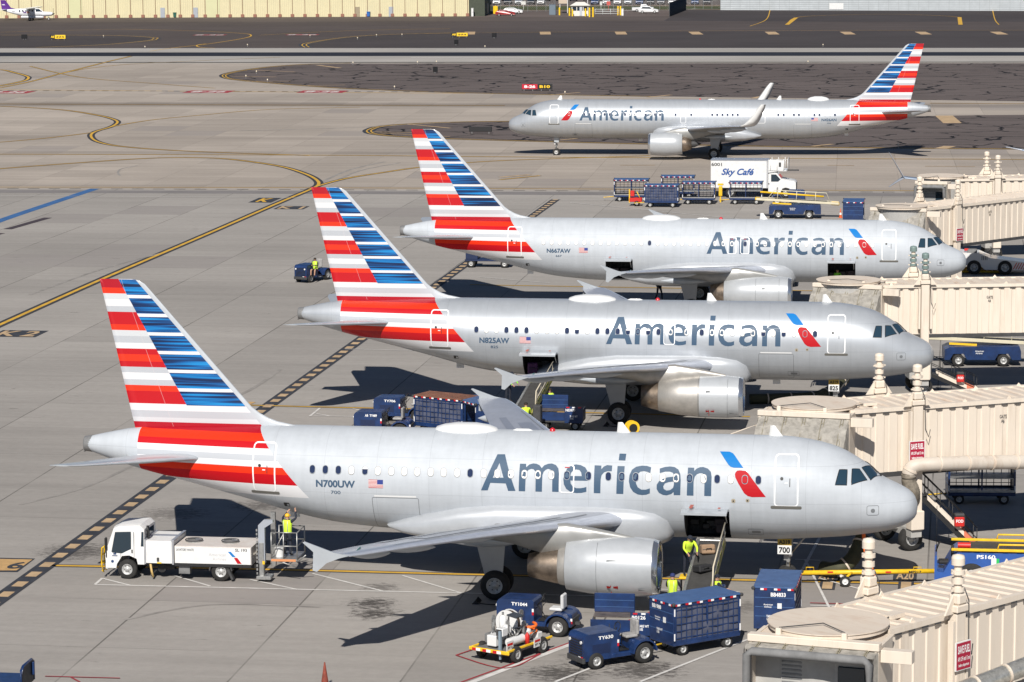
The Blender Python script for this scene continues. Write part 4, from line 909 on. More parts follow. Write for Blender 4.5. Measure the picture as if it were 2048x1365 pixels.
FLEET = {'N700UW': '700', 'N825AW': '825', 'N667AW': '667', 'N426AN': '426'}
EXITS = {'N700UW': ([(13.36, 13.95)], 3.85, 4.94), 'N825AW': ([(13.42, 14.02)], 3.87, 4.97), 'N667AW': ([(14.96, 15.56), (14.11, 14.71)], 3.87, 4.95), 'N426AN': ([(18.4, 18.99), (26.47, 27.3)], 3.6, 4.9)}
NAMEX = {'N700UW': (17.08, 7.95), 'N825AW': (17.05, 7.92), 'N667AW': (16.92, 7.95), 'N426AN': (7.72, 16.64)}
def interp(tab, u):
    for (a, b), (c, d) in zip(tab, tab[1:]):
        if a <= u <= c: return b+(d-b)*(u-a)/(c-a)
    (a, b), (c, d) = tab[-2:]; return b+(d-b)*(u-a)/(c-a)
def winx(tab, px): return [(interp(tab, u), k) for u, k in px]
T0 = [(625, 23.92), (732, 21.73), (1036, 15.61), (1177, 12.80), (1217, 12.01), (1510, 6.25), (1600, 4.5)]
W0 = list(zip([625, 651, 677, 703, 730, 756, 783, 809, 835, 862, 888, 915, 941, 968, 995, 1022, 1049, 1076, 1103, 1134, 1177, 1217, 1244, 1272, 1298, 1326, 1353, 1380, 1408, 1435, 1462, 1490, 1517], 'DDDWHWWWWWWWDWWWWWWDDDDDWWWDWDWDD'))
T1 = [(952, 23.95), (1114, 19.64), (1341, 13.66), (1373, 12.82), (1403, 12.04), (1424, 11.49), (1567, 7.77), (1630, 6.13)]
W1 = list(zip([952.6, 973, 993, 1013, 1033, 1053, 1073, 1094, 1114, 1134, 1154, 1174.5, 1195, 1215, 1235.5, 1256, 1276, 1296.5, 1317, 1341, 1373, 1403.5, 1424, 1444, 1465, 1485, 1506, 1527, 1547, 1567.5, 1588, 1610, 1630], 'DWWDDDWWWDHWDDDHDHDWWDWWWWWHWHWDD'))
T2 = [(1087, 27.72), (1152, 25.55), (1445, 15.88), (1464, 15.26), (1490, 14.40), (1514, 13.62), (1646, 9.31), (1745, 6.10)]
W2 = [(1087+16.35*k, 'D' if k == 13 else 'W') for k in range(23)]+[(1464, 'W'), (1490, 'D')]+[(1514+16.5*k, 'W') for k in range(15)]
T3 = [(1138, 6.63), (1168.7, 8.25), (1227.6, 11.37), (1291, 14.72), (1366, 18.67), (1475.4, 24.41), (1556.7, 28.66), (1670, 34.57)]
W3 = [(u, k) for u, k in zip([1138, 1148.5, 1158.5, 1168.7, 1179, 1189, 1199, 1209, 1219.5, 1227.6, 1240, 1250, 1260, 1270, 1281, 1291, 1301, 1310, 1320, 1331, 1341, 1351, 1382.5, 1394.5, 1404, 1414.5, 1424.6, 1434.5, 1445, 1455, 1465.2, 1475.4, 1486, 1556.7, 1567.5, 1578, 1588, 1598, 1609, 1619, 1629, 1639, 1650, 1660, 1670], 'WWWDDHWDDWWDWWWHWDHWWDDWWWDDDDDDWDDWDDWWDDWWD')]
WINX = {'N700UW': winx(T0, W0), 'N825AW': winx(T1, W1), 'N667AW': winx(T2, W2), 'N426AN': winx(T3, W3)}
A0 = make_airliner('N700UW', 1.105, 120.536, R(-9.243), 1, 0, 0, 'cfm', 'nearest silver airliner numbered N700UW with its forward cargo door open')
A1 = make_airliner('N825AW', 7.229, 160.497, R(-7.923), 1, 0, 0, 'v2500bare', 'silver airliner numbered N825AW with bare metal engine cowl, second from the front')
A2 = make_airliner('N667AW', 14.976, 201.388, R(-7.541), 1, 1.6, 2.13, 'v2500', 'silver airliner numbered N667AW, third from the front, two cargo doors open')
A3 = make_airliner('N426AN', 14.70, 324.20, R(-6.246), -1, 5.87, 4.8, 'leap', 'long airliner numbered N426AN with curved wingtips rolling left on the taxiway', -.06)
# ------------------------------------------------------------------ jet bridges
def corr(mb, length, z0, z1, y, out, mi=0, per=.62, dep=.038, x0=0.):
    """corrugated wall panel along x, ribs standing out towards out*y"""
    xs = []; x = x0
    while x < x0+length-.01:
        for dx, d in ((0, 0), (.36, 0), (.40, 1), (.58, 1)):
            if x+dx < x0+length: xs.append((x+dx, d))
        x += per
    xs.append((x0+length, 0)); n = len(xs)
    vs = [(a, y-out*d*dep, z0) for a, d in xs]+[(a, y-out*d*dep, z1) for a, d in xs]
    mb.add(vs, [(i, i+1, n+i+1, n+i) for i in range(n-1)], mi)
def jet_bridge(label, disc, tun_end, can_l, can_r, length, ext, sign=None, gate=None, zroof=6.15, dark_caps=False, hood_open=False, bottom=3.35):
    C_ = G(disc[0], disc[1], 6.35); E_ = G(tun_end[0], tun_end[1], zroof)
    a, b = G(*can_l, 6.2), G(*can_r, 6.2)
    w = 2.9
    d = E_-C_; d.z = 0
    # the front top edge passes tun_end: aim the axis half a width behind it
    ang = math.atan2(d.y, d.x); D = math.hypot(d.x, d.y); ang += math.asin(min(.9, (w/2)/D))
    root = thing('jet_bridge', label, 'jet bridge', (C_.x, C_.y, 0), ang, 'jet bridges')
    mats = [M_beige, M_beiged, M_shade, M_dark, M_steel]
    x0 = .9
    mb = MB(); L1 = length
    for sd in (-1, 1):
        corr(mb, L1-x0, bottom+.1, zroof-.12, sd*w/2, sd, 0, x0=x0)
    mb.box(((L1+x0)/2, 0, bottom+.02), (L1-x0, w+.06, .2), 3); mb.add([(L1, -w/2, bottom), (L1, w/2, bottom), (L1, w/2, zroof), (L1, -w/2, zroof)], [(0, 1, 2, 3)], 0)
    mb.add([(x0, -w/2, bottom), (x0, w/2, bottom), (x0, w/2, zroof), (x0, -w/2, zroof)], [(0, 1, 2, 3)], 0)
    mb.build('tunnel_wall', mats, root)
    mb = MB()                                                      # ribbed roof with edge beams
    x = x0; vs = []
    while x < L1-.6:
        vs += [(x, 0), (x+.2, .0), (x+.26, .05), (x+.54, .05)]; x += .6
    vs.append((L1, 0)); n = len(vs)
    for sd in (0,):
        pts = [(p, -w/2+.1, zroof-.03+q) for p, q in vs]+[(p, w/2-.1, zroof-.03+q) for p, q in vs]
        mb.add(pts, [(i, i+1, n+i+1, n+i) for i in range(n-1)], 1)
    for sd in (-1, 1):
        mb.box(((L1+x0)/2, sd*(w/2-.02), zroof-.05), (L1-x0, .2, .17), 0)
        x = x0+.4
        while x < L1: mb.box((x, sd*(w/2+.085), zroof-.16), (.3, .02, .05), 3) if sd < 0 else None; x += .62
        x = x0+1.2
        while x < L1-1: mb.prism([(x-.14, zroof), (x+.14, zroof), (x, zroof+.16)], sd*(w/2-.07), sd*(w/2-.03), 'y', 0); x += 2.1
    mb.box((x0+1.3, -.6, zroof+.09), (.62, .42, .12), 0); mb.tube([(x0+.3, -.9, zroof+.04), (x0+1.0, -.7, zroof+.1), (x0+1.3, -.75, zroof+.1)], .02, mi=3)
    mb.build('tunnel_roof', mats, root)
    # round cab roof
    mb = MB(); mb.cyl((0, 0, 6.2), (0, 0, 6.32), 1.72, n=48, mi=1); mb.cyl((0, 0, 6.32), (0, 0, 6.345), 1.76, n=48, mi=1); mb.cyl((0, 0, 3.3), (0, 0, 6.2), 1.5, n=32, mi=2)
    mb.build('rotating_cab_roof', mats, root)
    # cab: faces the aircraft
    ca = math.atan2(b.y-a.y, b.x-a.x)-ang; cw = (b-a).length; mid = (a+b)/2; rel = Matrix.Rotation(-ang, 4, 'Z') @ (mid-Vector((C_.x, C_.y, 0)))
    M = Matrix.Translation((rel.x, rel.y, 0)) @ Matrix.Rotation(ca, 4, 'Z')
    dep = 1.35
    mb = MB(); mb.box((0, .12, 6.12), (cw, .34, .22), 0, M, .02); mb.box((0, .9, 3.25), (cw-.1, 2.1, .15), 3, M)
    mb.box((-cw/2+.08, .8, 4.7), (.12, 1.6, 2.8), 0, M); mb.box((cw/2-.08, .8, 4.7), (.12, 1.6, 2.8), 0, M); mb.box((0, 1.0, 6.04), (cw-.1, 1.8, .06), 1, M)
    wy = .42 if hood_open else 1.5; mb.box((0, wy, 4.6), (cw-.2, .08, 2.7), 2, M); mb.box((cw/2+.45, .3, 5.85), (.9, .35, .36), 0, M, .01)
    for sx_ in (-cw*.28, cw*.22):
        mb.tube([M @ Vector((sx_, .15, 6.23)), M @ Vector((-.1, 1.6, 6.62)), ], .02, mi=3) if False else mb.box((sx_, .25, 6.3), (.16, .16, .2), 0, M, .02)
    p0 = M @ Vector((-cw*.28, .3, 6.4)); p1 = M @ Vector((cw*.22, .3, 6.4)); mb.tube([p0, (rel.x*.35, rel.y*.35, 6.42), p1], .018, mi=3)
    mb.build('cab', mats, root)
    # inside of the cab: roller door and window
    mb = MB(); mb.box((-.35, wy-.06, 4.55), (1.35, .05, 2.5), 0, M)
    for k in range(20): mb.box((-.35, wy-.09, 3.5+k*.12), (1.3, .03, .05), 1, M)
    mb.build('roller_door', [M_shade, M_grey], root)
    mb = MB(); mb.box((cw*.27, wy-.07, 5.0), (.8, .05, .8), 0, M, .05); mb.build('cab_window', M_glass, root)
    # folding canopy
    mb = MB(); drop = .10 if hood_open else 1.05; out = .55 if hood_open else 1.15; n = 14; top = []; K = 7
    for i in range(n+1):
        for j in range(K):
            t = j/(K-1); fold = (.03 if i % 2 else -.03)*(0 if hood_open else 1); sag = random.uniform(-.03, .03)
            top.append(M @ Vector((-cw/2+.04+(cw-.08)*i/n, -out*t+.02, 6.0-drop*t**1.2+fold*(.4+t)+sag-(.08*math.sin(t*PI*3) if not hood_open else .02*math.sin(t*9)))))
    mb.add(top, [(i*K+j, (i+1)*K+j, (i+1)*K+j+1, i*K+j+1) for i in range(n) for j in range(K-1)], 0, True)
    for sd in (-1, 1):
        for k in range(5):
            y0, y1 = .0-k*out/5, -(k+1)*out/5; z0, z1 = 6.0-drop*(k/5)**1.2, 6.0-drop*((k+1)/5)**1.2; xx = sd*(cw/2-.05+(.05 if k % 2 else 0))
            mb.add([M @ Vector((xx, y0, z0)), M @ Vector((sd*(cw/2-.05), y1, z1)), M @ Vector((sd*(cw/2-.05), y1, 3.35)), M @ Vector((xx, y0, 3.35))], [(0, 1, 2, 3)], 0)
    if hood_open:
        mb.tube([M @ Vector((-cw/2+.15, -out, 3.4)), M @ Vector((-cw/2+.15, -out, 5.75)), M @ Vector((-cw/2+.3, -out, 5.86)), M @ Vector((cw/2-.3, -out, 5.86)), M @ Vector((cw/2-.15, -out, 5.75)), M @ Vector((cw/2-.15, -out, 3.4))], .13, 8, 2)
    for k in range(5):
        xx = -cw/2+.35+k*(cw-.7)/4
        pts = [M @ Vector((xx+q, -out*t+.0, 6.04-drop*t**1.2)) for t in (0, .25, .5, .75, 1.) for q in (0,)]; mb.tube(pts, .016, 4, 1); mb.tube([p+Vector((.12, 0, 0)) for p in pts], .016, 4, 1)
        for p in pts[1:]: mb.tube([p, p+Vector((.12, 0, 0))], .012, 4, 1)
    mb.build('canopy', [M_canvas, mat('canopy_strap', (.30, .27, .20), .8), mat('canopy_cushion', (.20, .20, .20), .8, var=.3)], root, fix=False)
    # lift columns with their screw-jack stacks
    cap = mat('column_cap_green_grey', (.16, .22, .21), .5) if dark_caps else M_beige
    for sd in (-1, 1):
        mb = MB(); xx = 3.9; yy = sd*(w/2+.22)
        mb.box((xx, yy, 3.7), (.44, .3, 5.0), 0, None, .02); mb.box((xx-.32, yy+sd*.04, 4.9), (.1, .2, 2.2), 0); mb.box((xx+.32, yy+sd*.04, 4.9), (.1, .2, 2.2), 0)
        for k in range(7): mb.box((xx-.32, yy-.11, 4.0+k*.3), (.04, .02, .06), 3); mb.box((xx+.32, yy-.11, 4.0+k*.3), (.04, .02, .06), 3)
        mb.prism([(xx-.22, zroof+.05), (xx-.62, zroof+.05), (xx-.22, zroof+.62)], yy-.03, yy+.03, 'y', 0); mb.prism([(xx+.22, zroof+.05), (xx+.62, zroof+.05), (xx+.22, zroof+.62)], yy-.03, yy+.03, 'y', 0)
        mb.box((xx, yy, 6.35), (.56, .42, .22), 0, None, .03); z = 6.46
        mb.box((xx, yy, z+.17), (.42, .40, .34), 0, None, .06); mb.cyl((xx, yy, z+.3), (xx, yy, z+1.35), .12, n=14)
        for q, r_, h_ in ((.38, .2, .12), (.62, .19, .16), (.9, .21, .12), (1.18, .2, .2)): mb.cyl((xx, yy, z+q), (xx, yy, z+q+h_), r_, n=16, mi=5)
        mb.lathe([(z+1.38, .2), (z+1.46, .17), (z+1.5, .02)], (xx, yy, 0), 'z', 16, 5)
        for q in (.44, .96):
            for r_ in (-1, 1): mb.box((xx+r_*.24, yy, z+q), (.08, .06, .06), 0)
        mb.tube([(xx+.1, yy-.16, z+.5), (xx+.25, yy-.22, z+.1), (xx+.3, yy-.2, zroof-.9), (xx+.45, yy-.2, zroof-1.25), (xx+.55, yy-.16, zroof-.95)], .018, mi=3)
        mb.build('lift_column', mats+[cap], root)
    bo = MB(); bo.box((3.9, 0, .85), (.5, w+.6, .35), 2); bo.box((3.9, -w/2-.2, 1.4), (.6, .5, .8), 0, None, .03); bo.box((3.9, 0, 1.3), (1.2, 1.3, .9), 2, None, .03)
    bo.box((3.55, -.6, 2.0), (.5, .5, 1.2), 0, None, .02); bg_ = bo.build('wheel_bogie', mats, root)
    for sx_ in (3.9,):
        for sd in (-1, 1):
            for q in (-.28, .28): pass
            wheel_set(bg_, 3.9+.05, sd*1.15, .52, .52, .38)
    if sign:
        sp = MB(); sp.box((0, 0, 0), (.72, .05, .86), 0); sp.box((0, -.028, 0), (.66, .01, .80), 1)
        so = sp.build('notice_board', [M_white, mat('notice_red', (.36, .01, .04), .5)], root, (3.9+sign[0], -w/2-.44, sign[1]))
        text_on(so, 'SAVE FUEL', face(0, -.04, .2), .58, .24, M_whitetext, 'lettering', .03); text_on(so, 'APU OFF until 15 min', face(0, -.04, -.08), .58, .13, M_whitetext, 'lettering', .02); text_on(so, 'before departure', face(0, -.04, -.28), .5, .12, M_whitetext, 'lettering', .02)
    if gate: text_on(root, gate, face(gateX[gate], -w/2-.015, 5.35), .34, .34, M_dark, 'gate_number', .02)
    return root, ang, C_
gateX = {'GATE\n  A6': 8.1, 'GATE\n  A4': 7.5, 'GATE\n  A8': 7.7}
JB = {}
JB[0] = jet_bridge('cream jet bridge docked at the nearest airliner, stencilled gate A6', (1628, 805), (2048, 797), (1515, 822), (1700, 830), 15, 1, (-.1, 4.35), 'GATE\n  A6')
JB[1] = jet_bridge('cream jet bridge docked at airliner N825AW, darker caps on its lift column', (1697, 559), (2048, 568), (1625, 567), (1764, 573), 16, 1, None, 'GATE\n  A4', dark_caps=True)
JB[2] = jet_bridge('cream jet bridge docked at airliner N667AW, slanting up to the right', (1803, 411), (2048, 396), (1740, 416), (1853, 419), 18, 1, (0., 4.2), 'GATE\n  A8')
JB[3] = jet_bridge('farthest cream jet bridge, its empty cab hood hanging open toward the left', (1882, 351), (2048, 357.5), (1830, 363), (1895, 364.5), 18, 0, None, None, hood_open=True)
JB[4] = jet_bridge('cream jet bridge with no airplane, cab open, in the bottom right corner', (1657, 1242), (2048, 1187), (1495, 1269), (1759, 1291), 14, 0, (0, 4.95), None, hood_open=True)
def atY(u, v, Y):
    p = G(u, v, 0); o = Vector((0, 0, CAM_H)); t = Y/p.y; return o+(p-o)*t
def pipe(label, pts, r, m, rings=True):
    mb = MB(); pts = smooth_pts([Vector(p) for p in pts], 8); mb.tube(pts, r, 16)
    if rings:
        acc = 0
        for a, b in zip(pts, pts[1:]):
            acc += (b-a).length
            if acc > 1.1: acc = 0; mb.cyl(a, a+(b-a).normalized()*.07, r+.03, n=16, mi=1)
    return tag(mb.build('air_duct', [m, M_beiged, M_dark]), label, 'duct')
Yb = 124.2
pipe('beige conditioned-air duct under the jet bridge at the nearest airliner', [atY(2120, 923, 126.5), atY(2000, 925, 125.4), atY(1880, 928, Yb), atY(1832, 932, Yb), atY(1820, 942, Yb), atY(1818, 952, Yb)], .30, streaky('duct_beige', (.56, .50, .43), (.30, .19, .12), (2., 2., .6), .9))
pipe('worn brown hose elbow hanging from the duct by the nearest airliner nose', [atY(1817, 948, Yb), atY(1818, 965, Yb), atY(1826, 985, Yb), atY(1822, 1010, Yb+.5)], .30, mat('old_hose', (.22, .19, .15), .8, var=.5, vs=5), False)
pipe('silver corrugated duct below the notice board in the bottom right corner', [atY(1895, 1392, 84.5), atY(1960, 1368, 85.2), atY(2090, 1318, 86.5)], .27, mat('foil_duct', (.62, .60, .54), .3, .7, var=.4, vs=7))
def stairs(label, top, bot, Y, wd=1.0):
    T, B = atY(*top, Y), atY(*bot, Y); d = T-B; L_ = math.hypot(d.x, d.y); ang = math.atan2(d.y, d.x)
    root = thing('service_stairs', label, 'stairs', (B.x, B.y, 0), ang, 'jet bridge stairs'); H = T.z
    mb = MB()
    for sd in (-1, 1):
        mb.prism([(0, 0.02), (.3, .02), (L_, H-.2), (L_, H)], sd*wd/2-.03, sd*wd/2+.03, 'y', 0)
        mb.prism([(0, .06), (.0, .26), (2.1, .26+2.1*H/L_), (2.1, .06+2.1*H/L_)], sd*wd/2-.07, sd*wd/2+.07, 'y', 1); mb.prism([(-.02, .05), (-.02, .28), (.55, .28+.55*H/L_), (.55, .05+.55*H/L_)], sd*wd/2-.075, sd*wd/2+.075, 'y', 2)
    mb.build('stringer', [M_black, M_beige, mat('faded_orange', (.62, .17, .09), .6, var=.3)], root)
    mb = MB(); n = 14
    for k in range(n): mb.box((L_*(k+.5)/n, 0, H*(k+.5)/n), (.22, wd-.1, .03))
    mb.build('tread', M_dark, root)
    mb = MB()
    for sd in (-1, 1):
        for hh in (.5, .95): mb.tube([(0, sd*wd/2, hh), (L_, sd*wd/2, H+hh)], .022)
        for k in range(6): mb.tube([(L_*k/5, sd*wd/2, H*k/5), (L_*k/5, sd*wd/2, H*k/5+.95)], .02)
    mb.build('handrail', M_black, root)
    mb = MB(); mb.box((-.1, 0, .15), (.35, wd, .06), 0, Matrix.Rotation(-.6, 4, 'Y')); mb.build('orange_step_edge', mat('faded_orange', (.62, .17, .09), .6, var=.3), root)
    mb = MB(); mb.box((0, 0, .24), (.4, .3, .42), 0, None, .04); mb.box((0, 0, .52), (.42, .32, .14), 1, None, .04)
    bn = tag(mb.build('debris_bin', [M_red, M_dark]), 'red bin marked FOD on the stairs '+label.split(' of the jet bridge ')[1], 'bin', 'red debris bins')
    P = Vector((B.x, B.y, 0))+Vector((math.cos(ang), math.sin(ang), 0))*(L_*.30)+Vector((0, -wd/2-.2, H*.30+.25)); bn.location = P
    text_on(bn, 'FOD', face(0, -.155, .28), .3, .13, M_whitetext, 'lettering', .03)
    return root
stairs('black stairs of the jet bridge beside the nearest airliner nose', (1828, 975), (1950, 1080), 125.6)
stairs('black stairs of the jet bridge beside the nose of N825AW', (1838, 735), (1950, 790), 166.0)
# ------------------------------------------------------------------ ground vehicles.  local x runs along the vehicle, y away from the camera
def wheels(root, spec, r, w):
    for x, y, *q in spec: wheel_set(root, x, y, (q[0] if q else r), (q[0] if q else r), w)
def tractor(label, u, v, rz, num, seat_m=None, extra=None, flip=1):
    """baggage tractor: bonnet towards -x, open driver's place, big rear wheels"""
    p = G(u, v); root = thing('baggage_tractor', label, 'tug', p, rz, 'baggage tractors')
    mb = MB(); mb.prism([(-1.45, .32), (-1.45, 1.12), (-1.38, 1.24), (-1.25, 1.28), (-.05, 1.30), (.0, 1.22), (.0, .42), (-.35, .32)], -.52, .52, 'y')
    for k in range(7): mb.box((-1.462, 0, .5+k*.09), (.02, .8, .035), 1)
    for k in range(3): mb.box((-.9, -.525, .62+.0*k), (.01, .01, .01), 1)
    mb.box((-.72, -.527, .72), (.75, .012, .35), 2, None, .005)
    mb.build('bonnet', [M_navy, M_black, M_navyd], root)
    mb = MB()
    for x, z, h_ in ((-.03, .85, .24), (1.47, .6, .2)): mb.box((x, -.535 if x < 1 else -.56, z+h_/4), (.07, .012, h_/2), 2); mb.box((x, -.535 if x < 1 else -.56, z-h_/4), (.07, .012, h_/2), 3)
    mb.box((-1.465, -.4, .45), (.012, .14, .07), 3); mb.box((-1.465, -.25, .45), (.012, .14, .07), 2)
    mb.box((.45, 0, .40), (1.5, 1.1, .16), 0, None, .02); mb.box((1.05, 0, .62), (.75, .75, .42), 0, None, .04); mb.box((1.42, 0, .5), (.1, 1.1, .3), 1, None, .02); mb.box((1.55, 0, .42), (.2, .14, .1), 1); mb.box((-1.45, 0, .35), (.12, 1.1, .2), 1, None, .02)
    mb.build('chassis', [M_navy, M_dark, M_retro_w, M_retro_r], root)
    for y in (-.38, .38): mb = MB(); mb.cyl((-1.47, y, 1.0), (-1.50, y, 1.0), .06, n=12); mb.build('headlight', P_white, root)
    mb = MB(); mb.tube([(.02, -.3, .95), (.2, -.42, 1.1), (.3, -.2, .7), (.45, -.3, .55)], .018, 5); mb.tube([(.1, .2, .5), (.15, .1, .95), (.3, .25, 1.15)], .015, 5); mb.box((.32, 0, .52), (.4, .8, .04)); mb.build('pedals_and_cables', M_black, root)
    mb = MB()
    for sd in (-1, 1):
        pts = []
        for k in range(9):
            a = PI*(1-k/8); pts.append((.98+.52*math.cos(a), .42+.47*math.sin(a)))
        inner = [(.98+(x-.98)*.88, .42+(z-.42)*.88) for x, z in pts]
        mb.prism(pts+inner[::-1], sd*.45, sd*.76, 'y'); mb.prism(pts, sd*.43, sd*.46, 'y')
    mb.build('mudguard', M_navy, root)
    mb = MB(); mb.box((.75, 0, .92), (.5, .5, .12), 0, None, .04); mb.box((1.0, 0, 1.22), (.12, .5, .55), 0, Matrix.Translation((0, 0, 0)), .04); mb.build('seat', seat_m or mat('worn_grey_seat', (.33, .32, .31), .7, var=.4, vs=6), root)
    mb = MB(); mb.tube([(.0, -.05, 1.0), (.22, -.05, 1.28)], .022); c = Vector((.24, -.05, 1.3)); mb.tube([c+Vector((.1*math.sin(a)*.5, .19*math.cos(a), .17*math.sin(a)*1)) for a in [k*PI/8 for k in range(16)]], .016, 6, closed=True); mb.tube([(.1, .3, .9), (.12, .3, 1.35)], .015); mb.build('steering_wheel', M_black, root)
    wheels(root, [(-.95, -.50, .30), (-.95, .50, .30)], .3, .2); wheels(root, [(.98, -.60, .38), (.98, .60, .38)], .38, .26)
    if num: text_on(root, num, face(-.55, -.545, 1.12), .62, .13, M_whitetext, 'fleet_number', .03)
    return root
def bag_cart(label, u, v, rz, num=None, style='net', roof=None, L_=3.0, W_=1.5, H_=2.0, end_text=False):
    p = G(u, v); root = thing('baggage_cart', label, 'baggage cart', p, rz, 'baggage carts'); hx, hy = L_/2, W_/2
    mb = MB(); mb.box((0, 0, .48), (L_, W_, .14), 0, None, .02); mb.box((0, 0, .36), (L_*.8, .5, .12), 1); mb.build('deck', [M_navy, M_dark], root)
    mb = MB(); mb.box((0, 0, H_-.03), (L_+.06, W_+.06, .06), 0, None, .02)
    for sx in (-1, 1):
        for sy in (-1, 1): mb.box((sx*(hx+.02), sy*(hy+.02), H_-.05), (.13, .13, .12), 1, None, .03)
    for k in range(12):
        x = -hx+L_*(k+.5)/12
        if k % 2 == 0:
            mb.box((x-.06, -hy-.036, H_-.08), (.13, .012, .07), 2); mb.box((x+.07, -hy-.036, H_-.08), (.13, .012, .07), 3)
    for k in range(6):
        y = -hy+W_*(k+.5)/6
        if k % 2 == 0: mb.box((-hx-.036, y-.05, H_-.08), (.012, .12, .07), 2); mb.box((-hx-.036, y+.07, H_-.08), (.012, .12, .07), 3)
    for sx in (-1, 1):
        for z in (.75, 1.65): mb.box((sx*(hx-.03), -hy-.012, z), (.05, .012, .26), 3)
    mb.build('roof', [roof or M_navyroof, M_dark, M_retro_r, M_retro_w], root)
    for sx in (-1, 1):
        mb = MB(); mb.box((sx*(hx-.02), 0, (H_+.5)/2), (.05, W_, H_-.55), 0, None, .01)
        for z in (.9, 1.25, 1.6): mb.box((sx*(hx+.008), 0, z), (.01, W_-.1, .025), 1)
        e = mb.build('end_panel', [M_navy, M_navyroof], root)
    mb = MB()
    for sy in (-1, 1):
        for x in (-hx+.05, 0, hx-.05): mb.box((x, sy*(hy-.03), (H_+.5)/2), (.07, .06, H_-.55))
        mb.box((0, sy*(hy-.03), H_-.14), (L_, .06, .09)); mb.box((0, sy*(hy-.03), .58), (L_, .06, .08))
    mb.build('frame', M_navy, root)
    if style == 'net':
        for sy in (-1,):
            mb = MB(); n = 24; m_ = 8; vs = []
            for i in range(n+1):
                for j in range(m_+1): vs.append((-hx+.08+(L_-.16)*i/n, sy*(hy-.02)+sy*(-.03*math.sin(i*.9)*math.sin(j*.8)+random.uniform(-.012, .012)), .6+(H_-.78)*j/m_))
            mb.add(vs, [(i*(m_+1)+j, (i+1)*(m_+1)+j, (i+1)*(m_+1)+j+1, i*(m_+1)+j+1) for i in range(n) for j in range(m_)], 0, True)
            c = mb.build('curtain', mat('grey_curtain', (.075, .085, .13), .8, var=.35, vs=3), root)
        mb = MB()
        for k in range(13): x = -hx+.1+(L_-.2)*k/12; mb.box((x, -hy-.004, (H_+.45)/2), (.035, .012, H_-.7))
        for k in range(5): z = .7+(H_-.98)*k/4; mb.box((0, -hy-.006, z), (L_-.14, .012, .035))
        mb.build('webbing', M_navy, root)
    elif style == 'open':
        mb = MB(); mb.box((0, 0, 1.2), (L_-.1, W_-.1, .04), 0); mb.box((0, -hy+.02, .62), (L_-.1, .05, .1), 0); mb.build('shelf', M_steel, root)
        mb = MB()
        for k in range(9): x = -hx+.15+(L_-.3)*k/8; mb.box((x, hy-.04, (H_+.5)/2), (.03, .03, H_-.6))
        for k in range(6): mb.box((0, hy-.045, .75+k*.21), (L_-.1, .03, .03))
        mb.build('back_mesh', M_navyd, root)
    wheels(root, [(sx*(hx-.5), sy*(hy-.18)) for sx in (-1, 1) for sy in (-1, 1)], .235, .17)
    mb = MB(); mb.tube([(-hx, 0, .38), (-hx-.85, 0, .32)], .035); mb.box((-hx-.9, 0, .32), (.14, .16, .05)); mb.build('tow_bar', M_yellow, root)
    if num:
        t = text_on(root, num, face(-hx-.02, .28 if not end_text else -.15, 1.72, -PI/2), .55, .15, M_whitetext, 'fleet_number', .03)
        text_on(root, 'TARE WT\n1102', face(-hx-.02, .1, .85, -PI/2), .36, .2, M_whitetext, 'tare_lettering', .03)
        mb = MB(); mb.box((-hx-.018, -.2, 1.3), (.01, .16, .2)); mb.build('notice', M_white, root)
        text_on(root, 'American\n Airlines', face(-hx-.02, .22, 1.3, -PI/2), .34, .15, M_whitetext, 'airline_lettering', .01)
    return root
def rz_deg(a): return R(a)
t0 = tractor('blue tug TY630 with worn seat, nearest tug, towing a netted cart', 1222, 1326, R(30), 'TY630')
c0 = bag_cart('tall blue netted baggage cart BB1988 coupled behind tug TY630', 1390, 1297, R(33), 'BB1988', 'net')
c1 = bag_cart('blue baggage cart BB4833 standing end-on by the nose wheel', 1555, 1262, R(80), 'BB4833', 'net', end_text=True)
t1 = tractor('blue tug TY1044 with white seat cover behind the white hydrant cart', 1076, 1263, R(-18), 'TY1044', mat('white_seat_cover', (.6, .6, .6), .8, var=.2))
t2 = tractor('blue tug TY706 parked beside a brown-roofed cart under N825AW', 806, 842, R(-14), 'TY706')
t3 = tractor('blue tug TY489 half hidden behind the nearest airliner roof', 768, 872, R(-10), 'A8  TY489')
c2 = bag_cart('blue netted baggage cart with a rusty brown roof', 893, 868, R(-33), None, 'net', mat('rusty_roof', (.20, .085, .05), .8, var=.4, vs=2))
c9 = bag_cart('blue baggage cart half hidden behind the raised far wingtip', 955, 876, R(-60), None, 'plain', L_=2.4)
t4 = tractor('blue tug driven by a seated person on the open apron left', 624, 562, R(60), '')
# row of carts by the catering truck
bag_cart('open shelved blue cart, leftmost of the row by the catering truck', 1263, 402, R(-5), None, 'open', L_=3.1)
bag_cart('netted blue cart in front of the row by the catering truck', 1324, 414, R(-8), None, 'net', L_=3.0)
bag_cart('blue cart half hidden at the back of the row', 1356, 395, R(-5), None, 'open', L_=3.0)
bag_cart('open shelved blue cart left of the yellow post', 1398, 408, R(-7), None, 'open', L_=2.9)
bag_cart('open shelved blue cart in front of the catering truck cab', 1492, 408, R(-7), None, 'open', L_=2.9)
bag_cart('blue cart seen end-on between an orange cone and a canopy', 1707, 448, R(82), None, 'plain', L_=3.0, W_=1.7)
bag_cart('open blue cart in sunlight behind the nose of the nearest airliner', 1960, 1004, R(-3), 'BC1150', 'open', L_=3.0, H_=1.85)
tractor('dark blue tug in front of the catering truck bonnet', 1577, 409, R(172), '')
